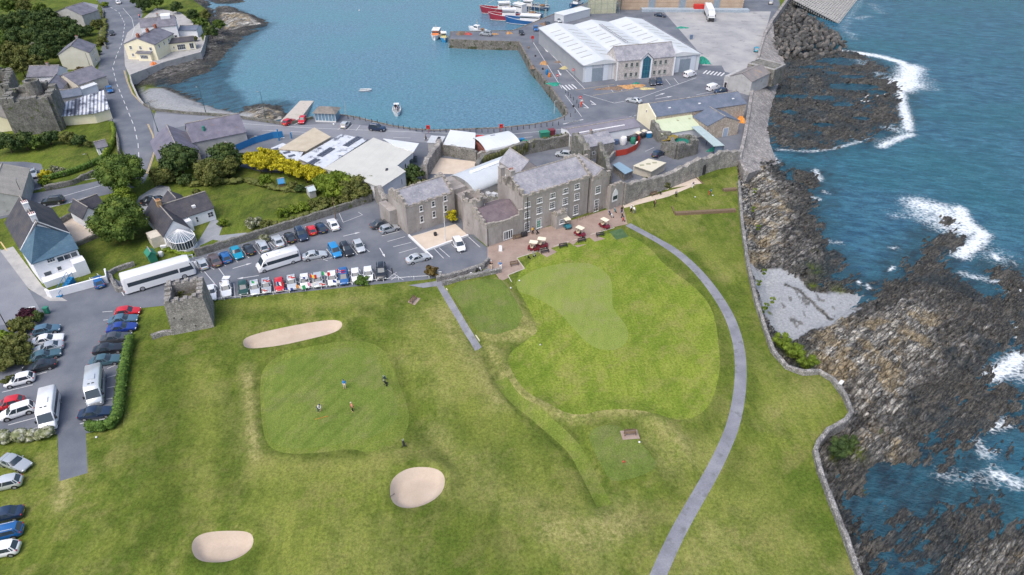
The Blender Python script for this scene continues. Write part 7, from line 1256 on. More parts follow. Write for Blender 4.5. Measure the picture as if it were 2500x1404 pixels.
# the wood at the top left: each crown
WD = 'trees of the wood at the top left'
k = 0
for x, y, r, kd in [(20,60,4,'dark'),(55,50,4.5,'dark'),(90,55,4.5,'dark'),(125,70,4.5,'dark'),(160,65,4.2,'dark'),(190,80,3.4,'dark'),(45,95,4.5,'dark'),(85,95,4.6,'dark'),(125,105,4.4,'dark'),(165,95,4.0,'dark'),(15,100,4,'sycamore'),(30,125,3.6,'olive'),(65,135,3.6,'olive'),(100,135,3.6,'dark'),(10,150,3.6,'olive'),(50,160,3.2,'olive'),(85,155,2.8,'olive'),(20,15,3.5,'sycamore'),(60,18,3.2,'olive'),(100,25,3.2,'sycamore'),(-15,80,4,'dark'),(-20,130,4,'olive'),(5,180,2.8,'sycamore'),(145,128,2.6,'dark'),(120,40,3.2,'dark'),(185,100,2.5,'dark')]:
    tree(x, y, r, r*1.6+1.5, kd, {'dark':'dense dark tree crown in the wood behind the cream house','olive':'olive brown tree crown on the lower side of the wood','sycamore':'mid green tree crown on the edge of the wood'}[kd], group=WD+' '+kd, size=.5, dens=.9, name='woodland_tree'); k += 1
tree(82,118,1.8,5.5,'blossom','cream flowering tree standing out in the dark wood', size=.35, name='blossom_tree')
hedge('clipped_hedge', (322,838,312,880,303,930,298,980,290,1030,265,1050,212,1050), 1.5, 1.7, 'hedge', 'long thick clipped hedge curving round the west car park', dens=42, irr=.06)
hedge('flowering_hedge', (-30,1078,40,1075,90,1070,132,1062), 1.9, 1.4, 'blossom', 'loose pale flowering hedge at the bottom of the west car park', irr=.25)
hedge('garden_hedge', (112,442,180,425,240,400,255,390), 1.0, 1.4, 'hedge', 'clipped hedge along the front of the upper garden'); hedge('garden_hedge', (255,390,275,362,283,335,276,308), 1.1, 1.6, 'bright', 'bright green hedge between the upper garden and the main road')
hedge('field_hedge', (-10,8,60,2,110,-6), .9, 1.2, 'olive', 'rough hedge at the very top left corner', irr=.2); hedge('wall_ivy', (1175,418,1230,395,1290,374), 1.0, 3.3, 'ivy', 'ivy and weeds spilling over the long court wall', irr=.3, dens=6); hedge('wall_ivy', (1408,385,1420,405,1430,423), 1.2, 6.2, 'ivy', 'pale ivy covering the jagged wall behind the castle roofs', irr=.3, dens=8)
hedge('wall_ivy', (1040,462,1000,470), .8, 2.5, 'ivy', 'weeds on the wall behind the west range', irr=.3, dens=10); hedge('wall_ivy', (1300,372,1340,362,1395,350), 1.0, 3.2, 'ivy', 'ivy on the court wall beside the hidden silver car', irr=.3, dens=7)
hedge('bank_scrub', (655,560,700,545,750,528,800,505), 1.4, .9, 'olive', 'strip of rough shrubs along the inside of the garden wall', irr=.3, dens=16); hedge('bank_scrub', (400,610,430,618,470,625), 1.0, .6, 'bright', 'low green shrubs in front of the conservatory', irr=.25, dens=16); hedge('bank_scrub', (760,466,700,468,640,455,600,440), 1.5, 1.0, 'olive', 'border planting along the top of the lawn', irr=.35, dens=14); hedge('bank_scrub', (440,450,480,455,540,450,600,445), 1.6, 1.2, 'olive', 'mixed shrubs along the left top of the lawn', irr=.35, dens=14)
hedge('bank_scrub', (240,30,258,60,252,95,240,115), 2.0, 1.0, 'olive', 'scrub on the verge of the upper road', irr=.4, dens=12)
for x, y, lb in [(1630,455,'ivy tuft climbing the curtain wall near its middle'),(1575,440,'ivy patch on the curtain wall nearer the castle')]: tree(x, y, .8, 4.6, 'ivy', lb, zc=3.6, trunk=False, name='ivy', cat='plant', size=.25)
tree(455,702,2.0,4.9,'olive','weeds growing inside the roofless stone tower', zc=4.3, trunk=False, name='weeds', cat='plant', size=.3, dens=1.2)
# green shore scrub
for x, y, r, lb in [(1905,838,1.7,'green scrub in the upper part of the wall hollow'),(1935,862,2.0,'green scrub in the middle of the wall hollow'),(1968,890,1.8,'green scrub at the lower end of the wall hollow'),(2045,1105,1.8,'dark scrub below the corner of the coast wall'),(2070,1085,1.4,'scrub between pale rocks by the coast wall')]: tree(x, y, r, .7, 'bright' if y < 1000 else 'dark', lb, zc=-.6, trunk=False, name='shore_scrub', cat='shrub', size=.16, spread=.9, dens=2)
for i, (x, y) in enumerate([(1870,752),(1862,762),(1885,738),(1852,695),(1865,668),(1842,470),(1850,560),(1838,515)]): tree(x, y, .55, -.2, 'bright', ['small tuft nearest the foot of the sand','tuft beside the coast wall by the sand','low green tuft on the sand','tuft at the wall foot above the sand','round tuft at the top of the sand','tuft among slabs near the sea wall','tuft at the wall foot among pale slabs','tuft beside the putting terrace wall'][i], zc=-.7, trunk=False, name='tuft', cat='plant', size=.12, nl=6, dens=2)
# ================================================================ people
SKIN = plain('skin', (.48,.28,.20), .6)
def skinmesh(V, E, R, name, sub=1):
    me = bpy.data.meshes.new(name); me.from_pydata(V, E, []); o = bpy.data.objects.new(name, me); COL.objects.link(o)
    m = o.modifiers.new('skin', 'SKIN'); m.use_smooth_shade = True
    if not me.skin_vertices: 
        bm = bmesh.new(); bm.from_mesh(me); bm.verts.layers.skin.verify(); bm.to_mesh(me); bm.free()
    for i, r in enumerate(R): me.skin_vertices[0].data[i].radius = (r, r)
    me.skin_vertices[0].data[0].use_root = True
    s = o.modifiers.new('sub', 'SUBSURF'); s.levels = sub; s.render_levels = sub
    dg = bpy.context.evaluated_depsgraph_get(); n = bpy.data.meshes.new_from_object(o.evaluated_get(dg)); bpy.data.objects.remove(o); n.name = name
    for p in n.polygons: p.use_smooth = True
    return n
def make_person(pose):
    """joints in metres; person faces +x"""
    bend = {'stand':0,'walk':.05,'putt':.55}[pose]; hip = Vector((0,0,.94)); c, s = math.cos(bend), math.sin(bend); up = lambda d, y=0, f=0: hip+Vector((s*d+c*f, y, c*d-s*f))
    chest = up(.36); neck = up(.53); hd = up(.64, 0, .03); head = up(.72, 0, .05)
    st = .16 if pose == 'walk' else 0; J = [hip, up(.16), chest, neck, hd, head, up(.80,0,.03)]; R = [.13,.12,.145,.055,.085,.095,.06]; E = [(0,1),(1,2),(2,3),(3,4),(4,5),(5,6)]; SH = [0,1,2]; cl = {'s':[0,1,2],'t':[0]}
    for sd in (-1, 1):
        kn = Vector((.06+sd*st*.7, sd*.12, .49)); an = Vector((sd*st*1.5, sd*(.13 if pose != 'putt' else .18), .09)); toe = an+Vector((.17,sd*.03,-.045)); n = len(J); J += [Vector((0,sd*.09,.88)), kn, an, toe]; R += [.095,.062,.045,.04]; E += [(0,n),(n,n+1),(n+1,n+2),(n+2,n+3)]; cl['t'] += [n,n+1,n+2]
        sh = up(.47, sd*.17); 
        if pose == 'putt': el = up(.24, sd*.20, .16); wr = Vector((.40, sd*.035, .80-.02*sd)); 
        elif pose == 'walk': el = up(.22, sd*.23, -.10*sd); wr = el+Vector((.10-.06*sd,0,-.22))
        else: el = up(.21, sd*.23, -.02); wr = up(-.02, sd*.24, .08)
        n = len(J); J += [sh, el, wr]; R += [.058,.045,.033]; E += [(2,n),(n,n+1),(n+1,n+2)]; cl['s'] += [n,n+1,n+2]
        d = (wr-el).normalized(); side = Vector((0,sd,0)); pal = wr+d*.07; k = len(J); J.append(pal); R.append(.03); E.append((n+2,k))
        for i, (off, ln_) in enumerate(((-.03,.075),(-.01,.085),(.01,.08),(.03,.062))):
            a = len(J); J += [pal+d*.02+Vector((off,0,0)), pal+d*(.02+ln_*.6)+Vector((off,-sd*.008,0)), pal+d*(.02+ln_)+Vector((off,-sd*.03,0))]; R += [.009,.009,.008]; E += [(k,a),(a,a+1),(a+1,a+2)]
        a = len(J); J += [wr+d*.03+Vector((.035,0,0)), wr+d*.075+Vector((.055,-sd*.02,0))]; R += [.011,.009]; E += [(n+2,a),(a,a+1)]
    body = skinmesh([tuple(v) for v in J], E, R, 'body')
    def sub(ids, grow, nm):
        mp = {v: i for i, v in enumerate(ids)}; ee = [(mp[a], mp[b]) for a, b in E if a in mp and b in mp]
        return skinmesh([tuple(J[i]) for i in ids], ee, [R[i]+grow for i in ids], nm)
    shirt = sub(cl['s'], .018, 'shirt'); tr = sub(cl['t'], .022, 'trousers')
    mb = MB(); h = J[5]; mb.ball((h.x-.01,h.y,h.z+.045), (.108,.098,.075), 10, 5); mb.ball((h.x+.10,h.y,h.z+.045), (.07,.07,.014), 8, 3); o = mb.build('cap', PAINTW, None, 60); cap = o.data; bpy.data.objects.remove(o)
    mb = MB(); mb.ball((h.x+.098,h.y,h.z-.015), (.018,.014,.022), 6, 4)
    for s_ in (-1,1): mb.ball((h.x+.086,h.y+s_*.033,h.z+.012), (.012,.014,.009), 6, 4); mb.ball((h.x,h.y+s_*.092,h.z-.005), (.02,.012,.032), 6, 4)
    mb.box(h.x+.084,h.y-.025,h.z-.055,h.x+.094,h.y+.025,h.z-.047); o = mb.build('face', SKIN, None, 60); face = o.data; bpy.data.objects.remove(o)
    return dict(body=body, shirt=shirt, trousers=tr, cap=cap, face=face)
PP = {p: make_person(p) for p in ('stand','walk','putt')}
CLC = dict(white=(.75,.75,.75), black=(.02,.02,.025), navy=(.02,.04,.12), blue=(.03,.22,.55), pink=(.75,.25,.22), beige=(.55,.47,.36), grey=(.25,.25,.26), teal=(.02,.20,.24), red=(.55,.08,.05), yellow=(.65,.40,.08), khaki=(.30,.26,.18))
def person(px, py, hx, hy, pose, shirt, trou, cap, label, z=0, group=None):
    x, y = G(px, py, z); z0 = float(hgt(x, y))+z; fx, fy = G(hx, hy, z); root = empty('person', (x, y, z0), math.atan2(fy-y, fx-x), label, 'person', group); root.scale = (1.05,)*3
    P = PP[pose]; bd = bpy.data.objects.new('body', P['body']); COL.objects.link(bd); bd.parent = root
    if not P['body'].materials: P['body'].materials.append(SKIN)
    for k, c in (('shirt', shirt), ('trousers', trou), ('cap', cap), ('face', None)):
        o = bpy.data.objects.new(k if k != 'face' else 'face', P[k]); COL.objects.link(o); o.parent = root
        if c:
            if not P[k].materials: P[k].materials.append(PAINTW)
            o.material_slots[0].link = 'OBJECT'; o.material_slots[0].material = plain('cloth '+c, CLC[c], .9, .1)
    return root
for a in [(843,951,830,985,'stand','blue','beige','navy','golfer in a bright blue jacket standing on the left green'),(780,1008,800,1022,'putt','white','navy','navy','golfer in a white shirt bending over a putt on the left green'),(862,1007,840,1015,'stand','pink','black','beige','golfer in a salmon pink top on the left green'),
    (1199,657,1240,600,'walk','black','beige','white','person in a black top and white cap walking at the terrace entrance'),(1222,657,1225,600,'walk','blue','white','beige','person in a blue top with a dark bag at the terrace entrance'),(1540,518,1548,523,'stand','white','black','white','golfer in a pale top beside the terrace corner'),(1548,522,1540,516,'putt','white','grey','white','golfer in white stooping beside the terrace corner'),
    (1597,506,1640,490,'walk','black','black','navy','golfer in dark clothes alone on the lawn below the curtain wall'),(1650,482,1660,470,'stand','grey','black','beige','golfer in a grey top at the corner of the putting terrace'),(1689,459,1720,460,'putt','navy','white','white','golfer with dark top and white trousers on the putting terrace'),(1731,476,1745,480,'putt','teal','red','navy','golfer in teal top and red trousers on the putting terrace'),
    (1517,521,1530,530,'stand','black','navy','navy','person in black by the edge of the terrace'),(1300,572,1310,580,'stand','yellow','black','black','person in yellow by the dark barrels at the clubhouse wall'),(545,706,552,712,'stand','white','grey','navy','person in a white shirt beside the open boot'),(342,45,344,60,'walk','pink','navy','black','person in bright pink walking beside the upper road'),
    (1418,262,1400,270,'stand','red','red','white','person in red work clothes by the quay corner'),(1421,256,1400,260,'walk','white','red','red','person in white top beside the person in red at the quay corner'),(1040,344,1060,344,'walk','black','black','black','pedestrian in black crossing the harbour road')]: person(*a)
o = person(966,268,966,280,'stand','black','black','black','first person standing in the white open boat', z=-2.2); o = person(972,273,972,285,'stand','navy','navy','white','second person standing in the white open boat', z=-2.2)
# ================================================================ golf trolleys and terrace furniture
def trolley(px, py, col, label, rz=None, z=0):
    x, y = G(px, py); root = empty('golf_trolley', (x, y, float(hgt(x, y))), rz if rz is not None else random.uniform(0,6), label, 'golf trolley'); root.scale = (.85,)*3; mb = MB(); mb.tube((-.1,0,.22),(.25,0,1.0),.15,10,r2=.17); mb.tube((-.12,-.12,.3),(.1,-.19,.7),.07,6); mb.build('golf_bag', plain('bag '+col, CLC[col], .7), root, 50)
    for i in range(5): a = i*1.25; p = MB(); p.tube((.25+.07*math.cos(a),.08*math.sin(a),.98),(.33+.1*math.cos(a),.12*math.sin(a),1.2+.03*i),.012,4); p.ball((.33+.1*math.cos(a),.12*math.sin(a),1.22+.03*i),(.05,.035,.035),6,4); p.build('club', RIM if i%2 else PAINTW, root)
    p = MB(); p.tube((-.15,0,.2),(.45,0,.95),.02,5); p.tube((.45,-.15,.95),(.45,.15,.95),.02,5); p.tube((-.12,-.35,.17),(-.12,.35,.17),.02,5); p.build('frame', DARKF, root)
    for s in (-1, 1): w_ = MB(); w_.tube((-.12,s*.33,.17),(-.12,s*.38,.17),.17,12); w_.build('wheel', RUBBER, root)
    w_ = MB(); w_.tube((.3,-.03,.09),(.3,.03,.09),.09,10); w_.build('wheel', RUBBER, root)
for a in [(940,928,'navy','golf trolley with white topped clubs, upper of the pair beside the green'),(943,941,'black','black golf trolley, lower of the pair beside the green'),(986,1090,'black','golf trolley with white bag top left above the round bunker'),(1163,664,'black','dark golf trolley between the two path walls'),(1174,662,'white','white golf trolley between the two path walls'),(1291,632,'black','upright golf trolley at the lawn corner of the terrace'),(1304,626,'grey','grey golf trolley leaning at the lawn corner'),
    (1489,524,'navy','blue golf trolley at the foot of the steps'),(1494,531,'white','white golf trolley in front of the steps'),(1502,518,'teal','green golf trolley by the pointed window'),(1519,531,'black','black golf trolley at the start of the tarmac path'),(1522,540,'red','red golf trolley at the start of the tarmac path'),(1312,571,'black','dark golf trolley against the clubhouse wall'),(1612,475,'black','black golf bag on the gravel border')]: trolley(*a)
def bench(px, py, rz, label, name='bench', mat=None, pad=False, s=1.0):
    x, y = G(px, py); root = empty(name, (x, y, float(hgt(x, y))), rz, label, 'bench'); root.scale = (s,)*3; m = mat or TIMBER
    for k, y0 in enumerate((-.22,-.06,.10)): p = MB(); p.box(-.8,y0,.44,.8,y0+.13,.48); p.build('seat_slat', m, root)
    for z0 in (.58,.74): p = MB(); p.box(-.8,.25,z0,.8,.29,z0+.11); p.build('back_slat', m, root)
    for sx in (-.75,.75):
        p = MB(); p.box(sx-.05,-.24,0,sx+.05,-.16,.62); p.box(sx-.05,-.2401,.6201,sx+.05,.25,.66); p.box(sx-.05,.22,0,sx+.05,.2499,.9); p.build('end_frame', m, root)
    if pad: p = MB(); p.box(-1.2,-.8,-.1,1.2,.8,.035); p.build('paving_pad', PAVE, root)
bench(1262,583,.35,'dark bench against the wall left of the tall window'); bench(1256,648,.35,'slatted bench at the lower corner of the terrace'); bench(1597,477,.5,'dark bench on the gravel border'); bench(1009,737,1.2,'weathered bench on a stone pad beside the curving path',pad=True); bench(1537,1067,.1,'weathered bench on its paved pad at the small tee',pad=True)
for i, (x, y) in enumerate([(1330,617),(1375,604),(1420,591),(1465,577)]): bench(x, y, .35, ['dark bench on the westernmost lawn notch of the terrace','dark bench on the lawn notch second from the west','dark bench on the lawn notch third from the west','dark bench on the lawn notch nearest the green mat'][i], mat=DARKF)
def simple(name, mb, mat, label, cat, smooth=None, group=None): return tag(mb.build(name, mat, None, smooth), label, cat, group)
def barrel(px, py, r, h, mat, label, name='barrel', cat='barrel', z=0):
    x, y = G(px, py, z); mb = MB(); n = 12; mb.loft([[(x+rr*math.cos(2*PI*i/n), y+rr*math.sin(2*PI*i/n), z+zz) for i in range(n)] for zz, rr in ((0,r*.85),(h*.3,r),(h*.7,r),(h*.95,r*.9),(h,r*.86),(h,r*.7),(h*.93,r*.68))]); return simple(name, mb, mat, label, cat, 40)
barrel(1276,578,.4,.9,DARKF,'dark barrel planter left of the person in yellow','planter','planter'); barrel(1283,576,.4,.9,DARKF,'dark barrel planter nearest the tall window','planter','planter'); barrel(1063,575,.35,.7,DARKF,'dark urn planter in the middle of the gravel court','planter','planter')
mb = MB(); x, y = G(1222,612); 
for s in (-1,1): mb.add([(x-.35,y+s*.3,0),(x+.35,y+s*.3,0),(x+.3,y+s*.03,1.2),(x-.3,y+s*.03,1.2),(x-.35,y+s*.27,0),(x+.35,y+s*.27,0),(x+.3,y,1.2),(x-.3,y,1.2)], [(0,1,2,3),(7,6,5,4),(0,4,5,1),(1,5,6,2),(2,6,7,3),(3,7,4,0)])
simple('notice_board', mb, PAINTW, 'white folding notice board on the terrace by the entrance', 'sign')
P_('green_mat', (1488,566,1518,558,1534,578,1504,586), .05, M('green mat', [(.05,.10,.045),(.09,.15,.07)], 1, .9, .1), kind=None, label='faded green practice mat beside the terrace', cat='practice mat')
# handrail ramp
def railing(name, pts, h, n, mat, label, cat='railing', rails=(1.0,), r=.03, pr=.035, z0=0, dz=0):
    P = [GV(*p, 0) for p in pts]; x0 = P[0]; root = empty(name, x0, 0, label, cat); tot = sum((b-a).length for a, b in zip(P[:-1], P[1:])); ps = []
    for i in range(n):
        d = tot*i/(n-1)
        for a, b in zip(P[:-1], P[1:]):
            l = (b-a).length
            if d <= l+1e-6: ps.append(a.lerp(b, d/l)-x0+Vector((0,0,z0))); break
            d -= l
    for p in ps: mb = MB(); mb.tube(p, p+Vector((0,0,h)), pr, 6); mb.build('post', mat, root)
    for k in rails:
        mb = MB(); S = []
        for i, p in enumerate(ps): a, b = ps[max(0,i-1)], ps[min(len(ps)-1,i+1)]; d = (b-a).normalized(); nv = Vector((-d.y,d.x,0)); q = p+Vector((0,0,h*k)); S.append([q+nv*r, q+Vector((0,0,r)), q-nv*r, q-Vector((0,0,r))])
        mb.loft(S); mb.build('rail', mat, root)
    return root
railing('timber_railing', [(1409,541),(1452,520),(1470,512)], 1.0, 10, TIMBER, 'brown timber railing of the ramp to the clubhouse door', rails=(.97,.5))
f = railing('low_fence', [(508,737),(545,733),(588,729),(629,724),(669,719),(711,714),(751,709),(792,704),(832,699),(872,694),(912,689),(950,685),(988,683),(1026,680),(1048,679)], .62, 15, PAINTW, 'low white post and rail fence between the car park and the course', 'fence', rails=(.9,), r=.035, pr=.07)
# ================================================================ lamp posts, poles, bollards
def lamp(px, py, h, label, arm=1.0, rz=0, mat=None, name='lamp_post', z=0, cat='lamp post'):
    x, y = G(px, py, z); root = empty(name, (x, y, z), rz, label, cat); m = mat or DARKF; mb = MB(); mb.tube((0,0,0),(0,0,1.2),.11,8); mb.tube((0,0,1.2),(0,0,h),.07,8,r2=.045); mb.build('pole', m, root)
    if arm: mb = MB(); mb.tube((0,0,h-.1),(arm,0,h+.15),.035,6); mb.build('arm', m, root); mb = MB(); mb.ball((arm+.15,0,h+.05),(.28,.16,.09),8,4); mb.build('lamp_head', plain('lamp housing', (.25,.28,.28)), root)
    return root
GP = plain('dark green metal', (.02,.07,.06)); WP = plain('galvanised pole', (.45,.47,.48))
for a in [(503,277,7.4,'green lamp post on the wall above the middle of the beach',-.8,0,GP),(651,297,8.2,'green lamp post by the boulders west of the slipway',-.8,0,GP),(23,808,9,'tall dark lamp post beside the big bushes at the lane',-1.0,0),(68,503,6,'lamp post behind the white public house chimneys',.8,2),(242,449,7.5,'lamp post on the roadside left of the large rounded tree',-.8,1),(257,48,7,'lamp post at the upper road bend',-.9,0),(386,322,8,'lamp post at the corner of the slate hall',-.8,0,GP),(225,176,6,'dark pole beside the cream house',0,0),
    (845,280,4,'slim white post by the harbour shelter',0,0,WP),(820,533,5.0,'brown wooden pole by the garden wall',0,0,TIMBER),(1088,588,8.6,'tall white flagpole on the gravel court',0,0,PAINTW,'flagpole',0,'flagpole'),(1353,277,3.5,'white lamp post at the quay corner',.3,0,WP),(958,668,1.2,'short dark bin post by the hatched triangle',0,0)]: lamp(*a)
protos = []
def bollard(px, py, first=None, h=1.05):
    global protos
    x, y = G(px, py)
    if not protos:
        root = empty('bollard', (x, y, 0), 0, 'black quayside bollard in the row round the harbour basin', 'bollard', 'black bollards round the basin'); mb = MB(); n = 8; mb.loft([[(r*math.cos(2*PI*i/n), r*math.sin(2*PI*i/n), z) for i in range(n)] for z, r in ((0,.11),(.15,.11),(.16,.075),(.85,.07),(.86,.1),(.95,.1),(1.05,.05))]); o = mb.build('post', DARKF, root, 50); protos.append(root)
    else:
        r = copy_tree(protos[0]); r.location = (x, y, 0)
bl = [(850,290),(864,292),(879,293),(893,296),(908,299),(922,301),(945,305),(960,309),(973,313),(986,315),(1001,318),(1016,320),(1031,321)]+[(1060+i*14.6,323-(i>18)*0) for i in range(12)]+[(1235+i*14.3,320-i*1.6) for i in range(10)]+[(1378,293),(1393,285),(1404,275),(1412,263),(1408,252),(1400,245),(1393,239),(1387,233),(1381,227)]
for p in bl: bollard(*p)
def lifebuoy(px, py, label):
    x, y = G(px, py); root = empty('lifebuoy_stand', (x, y, 0), 0, label, 'lifebuoy'); mb = MB(); mb.tube((0,0,0),(0,0,1.2),.05,6); mb.build('post', REDP, root); mb = MB(); n = 16; S = []
    for i in range(n+1):
        a = 2*PI*i/n; c = Vector((.42*math.cos(a), -.06, 1.5+.42*math.sin(a))); d = Vector((math.cos(a),0,math.sin(a))); S.append([c+d*.1*math.cos(t)+Vector((0,.1*math.sin(t),0)) for t in (0,PI/3,2*PI/3,PI,4*PI/3,5*PI/3)])
    mb.loft(S, caps=False); mb.build('lifebuoy', REDP, root, 60); mb = MB(); mb.box(-.5,.04,1.0,.5,.1,2.0); mb.build('backboard', REDP, root)
lifebuoy(1046,324,'red lifebuoy stand on the quay nearest the white flat shed'); lifebuoy(1224,321,'red lifebuoy stand on the quay behind the curved roof shed'); lifebuoy(1300,102,'red lifebuoy stand at the root of the pier')
def sign(px, py, label, face, bar=True, h=1.9, rz=0):
    x, y = G(px, py); root = empty('road_sign', (x, y, 0), rz, label, 'sign'); mb = MB(); mb.tube((0,0,0),(0,0,h),.035,6); mb.build('pole', WP, root); mb = MB(); mb.tube((0,-.04,h+.1),(0,-.07,h+.1),.42,18); o = mb.build('plate', face, root)
    if bar: mb = MB(); mb.box(-.3,-.09,h+.02,.3,-.071,h+.18); mb.build('bar', PAINTW, o)
sign(1399,186,'red no entry sign beside the warehouse corner', REDP); sign(1361,194,'red and white no entry sign on the quay road', REDP, h=1.2); sign(1416,254,'red and white no entry sign at the junction', REDP)
mb = MB(); a, b_ = GV(1402,263,0), GV(1418,245,0); 
# ================================================================ fishing gear and harbour clutter
def heap(px, py, rx, ry, h, mat, label, name='net_pile', cat='fishing net', n=7, z=0):
    x, y = G(px, py, z); mb = MB(); V = []; F = []; m = 20; q = 8; sx, sy = random.uniform(0,50), random.uniform(0,50); mb.v.append((x, y, z+h*.85))
    for j in range(1, q+1):
        t = j/q
        for i in range(m): a = 2*PI*i/m; rr = t*(1+.25*math.sin(3*a+sx)+.12*math.sin(7*a+sy)); zz = h*(1-t**3)*(.6+.45*random.random()) if j < q else -.03; mb.v.append((x+rx*rr*math.cos(a), y+ry*rr*math.sin(a), z+zz))
    for i in range(m): mb.f.append((0, 1+i, 1+(i+1)%m)); mb.m.append(0)
    for j in range(1, q):
        for i in range(m): a = 1+(j-1)*m; mb.f.append((a+i, a+m+i, a+m+(i+1)%m, a+(i+1)%m)); mb.m.append(0)
    return simple(name, mb, mat, label, cat)
NET = lambda nm, a, b: M(nm, [a, b], 2.5, .95, .1, grain=.4, gscale=9, bump=.8)
NO, NG_, NB, NY = NET('orange net', (.35,.18,.08), (.50,.32,.16)), NET('green net', (.02,.18,.14), (.05,.30,.22)), NET('brown net', (.14,.10,.08), (.26,.19,.14)), NET('yellow net', (.40,.34,.16), (.50,.45,.26))
for a in [(1500,216,3.2,1.5,.5,NB,'brown net pile at the left of the gear in front of the office'),(1530,213,2.8,1.5,.6,NO,'orange net pile in front of the office'),(1556,210,2.6,1.2,.5,NO,'orange and brown net pile near the parked pair'),(1578,217,2.2,.9,.35,NY,'yellow green rope pile beside the parked pair'),(1470,218,2.6,.7,.3,NB,'thin brown net heap at the bay corner'),(1554,207,1.2,.6,.8,NG_,'small green net on the orange pile'),(1352,206,2.0,1.4,.5,NG_,'green net pile at the quay edge by the crossing'),
          (1718,150,1.6,3.6,1.2,NG_,'tall green net hung at the warehouse corner'),(1665,68,2.4,1.2,.4,NG_,'green net ring on the concrete yard'),(1328,156,1.2,1.5,.9,NO,'orange crates heap on the quay'),(1376,152,2.6,1.6,.5,NB,'brown gear heap beside the warehouse wall'),(1382,166,2.0,1.6,.4,NY,'pale rope heap beside the warehouse wall'),(1125,84,1.8,1.2,1.2,NB,'dark gear heap near the pier head'),(1143,84,1.6,1.0,.7,plain('dull red gear', (.35,.06,.05)),'red gear heap near the pier head'),(1207,84,1.4,.8,.4,NO,'orange rope heap beside the silver four wheel drive'),(1243,82,1.2,1.0,.7,NO,'orange heap at the root of the pier'),(1300,165,.8,1.8,.7,NB,'dark ladder gear hanging at the quay wall'),(1330,60,2.0,1.4,.7,NB,'brown net heap beside the blue trawler'),(1808,297,1.2,1.3,1.6,plain('orange plastic', (.70,.28,.05)),'bright orange buoys heap beside the sea wall'),(1500,12,1,1,1,NG_,'green net by the ice tower foot'),
          (1745,368,2.2,.8,.9,NG_,'green tarpaulin beside the metal canopy'),(375,158,1.0,.8,1.0,plain('orange cover', (.65,.20,.06)),'orange covered thing beside the yellow house')]: heap(*a)
for a in [(1335,182,.45,1.5,BLUEP,'blue barrel on the quay road edge'),(1341,188,.4,1.2,ORANGEP,'orange barrel on the quay road edge'),(1325,170,.3,.6,DARKF,'black mooring bollard near the blue barrel'),(1307,138,.3,.5,DARKF,'black mooring bollard on the upper quay'),(1400,261,.3,.5,DARKF,'black mooring bollard at the quay corner'),(1290,118,.35,.6,NB,'brown bin near the pier root'),(1521,352,.9,1.9,PAINTW,'white round tank inside the red fence'),(1545,350,.7,1.5,GREENP,'green tank inside the red fence'),(1536,343,.8,1.2,DARKF,'dark blue tank inside the red fence'),(1556,354,.5,.8,PAINTW,'small white drum inside the red fence'),(394,625,.5,.9,PAINTW,'pale blue and white water butt by the bungalow')]: barrel(*a)
def bbox(px, py, lx, ly, h, rz, mat, label, name, cat, lid=None, z=0):
    x, y = G(px, py, z); root = empty(name, (x, y, z), rz, label, cat); mb = MB(); mb.loft([[(-lx/2*k,-ly/2*k,zz),(lx/2*k,-ly/2*k,zz),(lx/2*k,ly/2*k,zz),(-lx/2*k,ly/2*k,zz)] for zz, k in ((.1,.9),(h,1.0))]); mb.build('body', mat, root); mb = MB(); mb.box(-lx/2-.05,-ly/2-.05,h+.001,lx/2+.05,ly/2+.05,h+.1); mb.build('lid', lid or mat, root)
    for sx in (-1,1):
        for sy in (-1,1): w_ = MB(); w_.tube((sx*lx*.35,sy*ly*.38-.03,.08),(sx*lx*.35,sy*ly*.38+.03,.08),.08,8); w_.build('wheel', RUBBER, root)
for a in [(1329,335,2.4,1.6,1.5,.3,GREENP,'large green skip behind the court wall','skip','skip'),(1346,331,1.6,1.4,1.6,.3,plain('dark red bin', (.16,.03,.04)),'dark red bin beside the green skip','wheeled_bin','bin'),(1274,350,1.2,.9,1.2,.2,BLUEP,'blue wheeled bin by the curved roof shed','wheeled_bin','bin'),(1281,353,1.2,.8,1.0,.2,GREENP,'green wheeled bin by the curved roof shed','wheeled_bin','bin'),(1583,336,1.3,1.0,1.4,.2,BLUEP,'blue bin with white lid beside the covered buggies','wheeled_bin','bin'),(1505,352,1.0,.8,1.1,.2,plain('slate blue bin', (.08,.12,.22)),'dark blue bin just inside the red fence','wheeled_bin','bin'),(1170,357,1.8,4.0,2.0,-.1,REDP,'red container squeezed between the two sheds','container','container'),
    (117,765,.7,.6,1.2,0,GREENP,'teal bin at the tip of the planted island','wheeled_bin','bin'),(1498,1,0.8,.8,1,0,GREENP,'green bin at the ice tower','wheeled_bin','bin'),(1687,96,1.0,.8,1.4,0,plain('blue grey box', (.12,.17,.26)),'blue grey box at the warehouse side','storage_box','box'),(402,610,1.0,.5,.9,.3,PAINTW,'white garden chair shaped box by the bungalow wall','storage_box','box'),(84,762,.9,.1,1.0,.2,PAINTW,'white sign board behind the purple shrub','notice_board','sign'),(1073,672,.7,.08,.7,0,PAINTW,'small white notice in front of the reddish bush','notice_board','sign')]: bbox(*a[:6], a[6], a[7], a[8], a[9], lid=PAINTW if 'white lid' in a[7] else None)
o = railing('red_fence', [(1501,383),(1530,378),(1552,367),(1562,352),(1556,341),(1545,333)], 1.7, 12, REDP, 'curved red plank fence round the tanks in the courtyard', 'fence', rails=()); a = [GV(*p,0)-GV(1501,383,0) for p in [(1501,383),(1530,378),(1552,367),(1562,352),(1556,341),(1545,333)]]
mb = MB(); S = []
for i, p in enumerate(a): S.append([(p.x,p.y-.03,.1),(p.x,p.y+.03,.1),(p.x,p.y+.03,1.6),(p.x,p.y-.03,1.6)])
mb.loft(S); mb.build('planks', plain('red brown planks', (.40,.05,.03)), o)
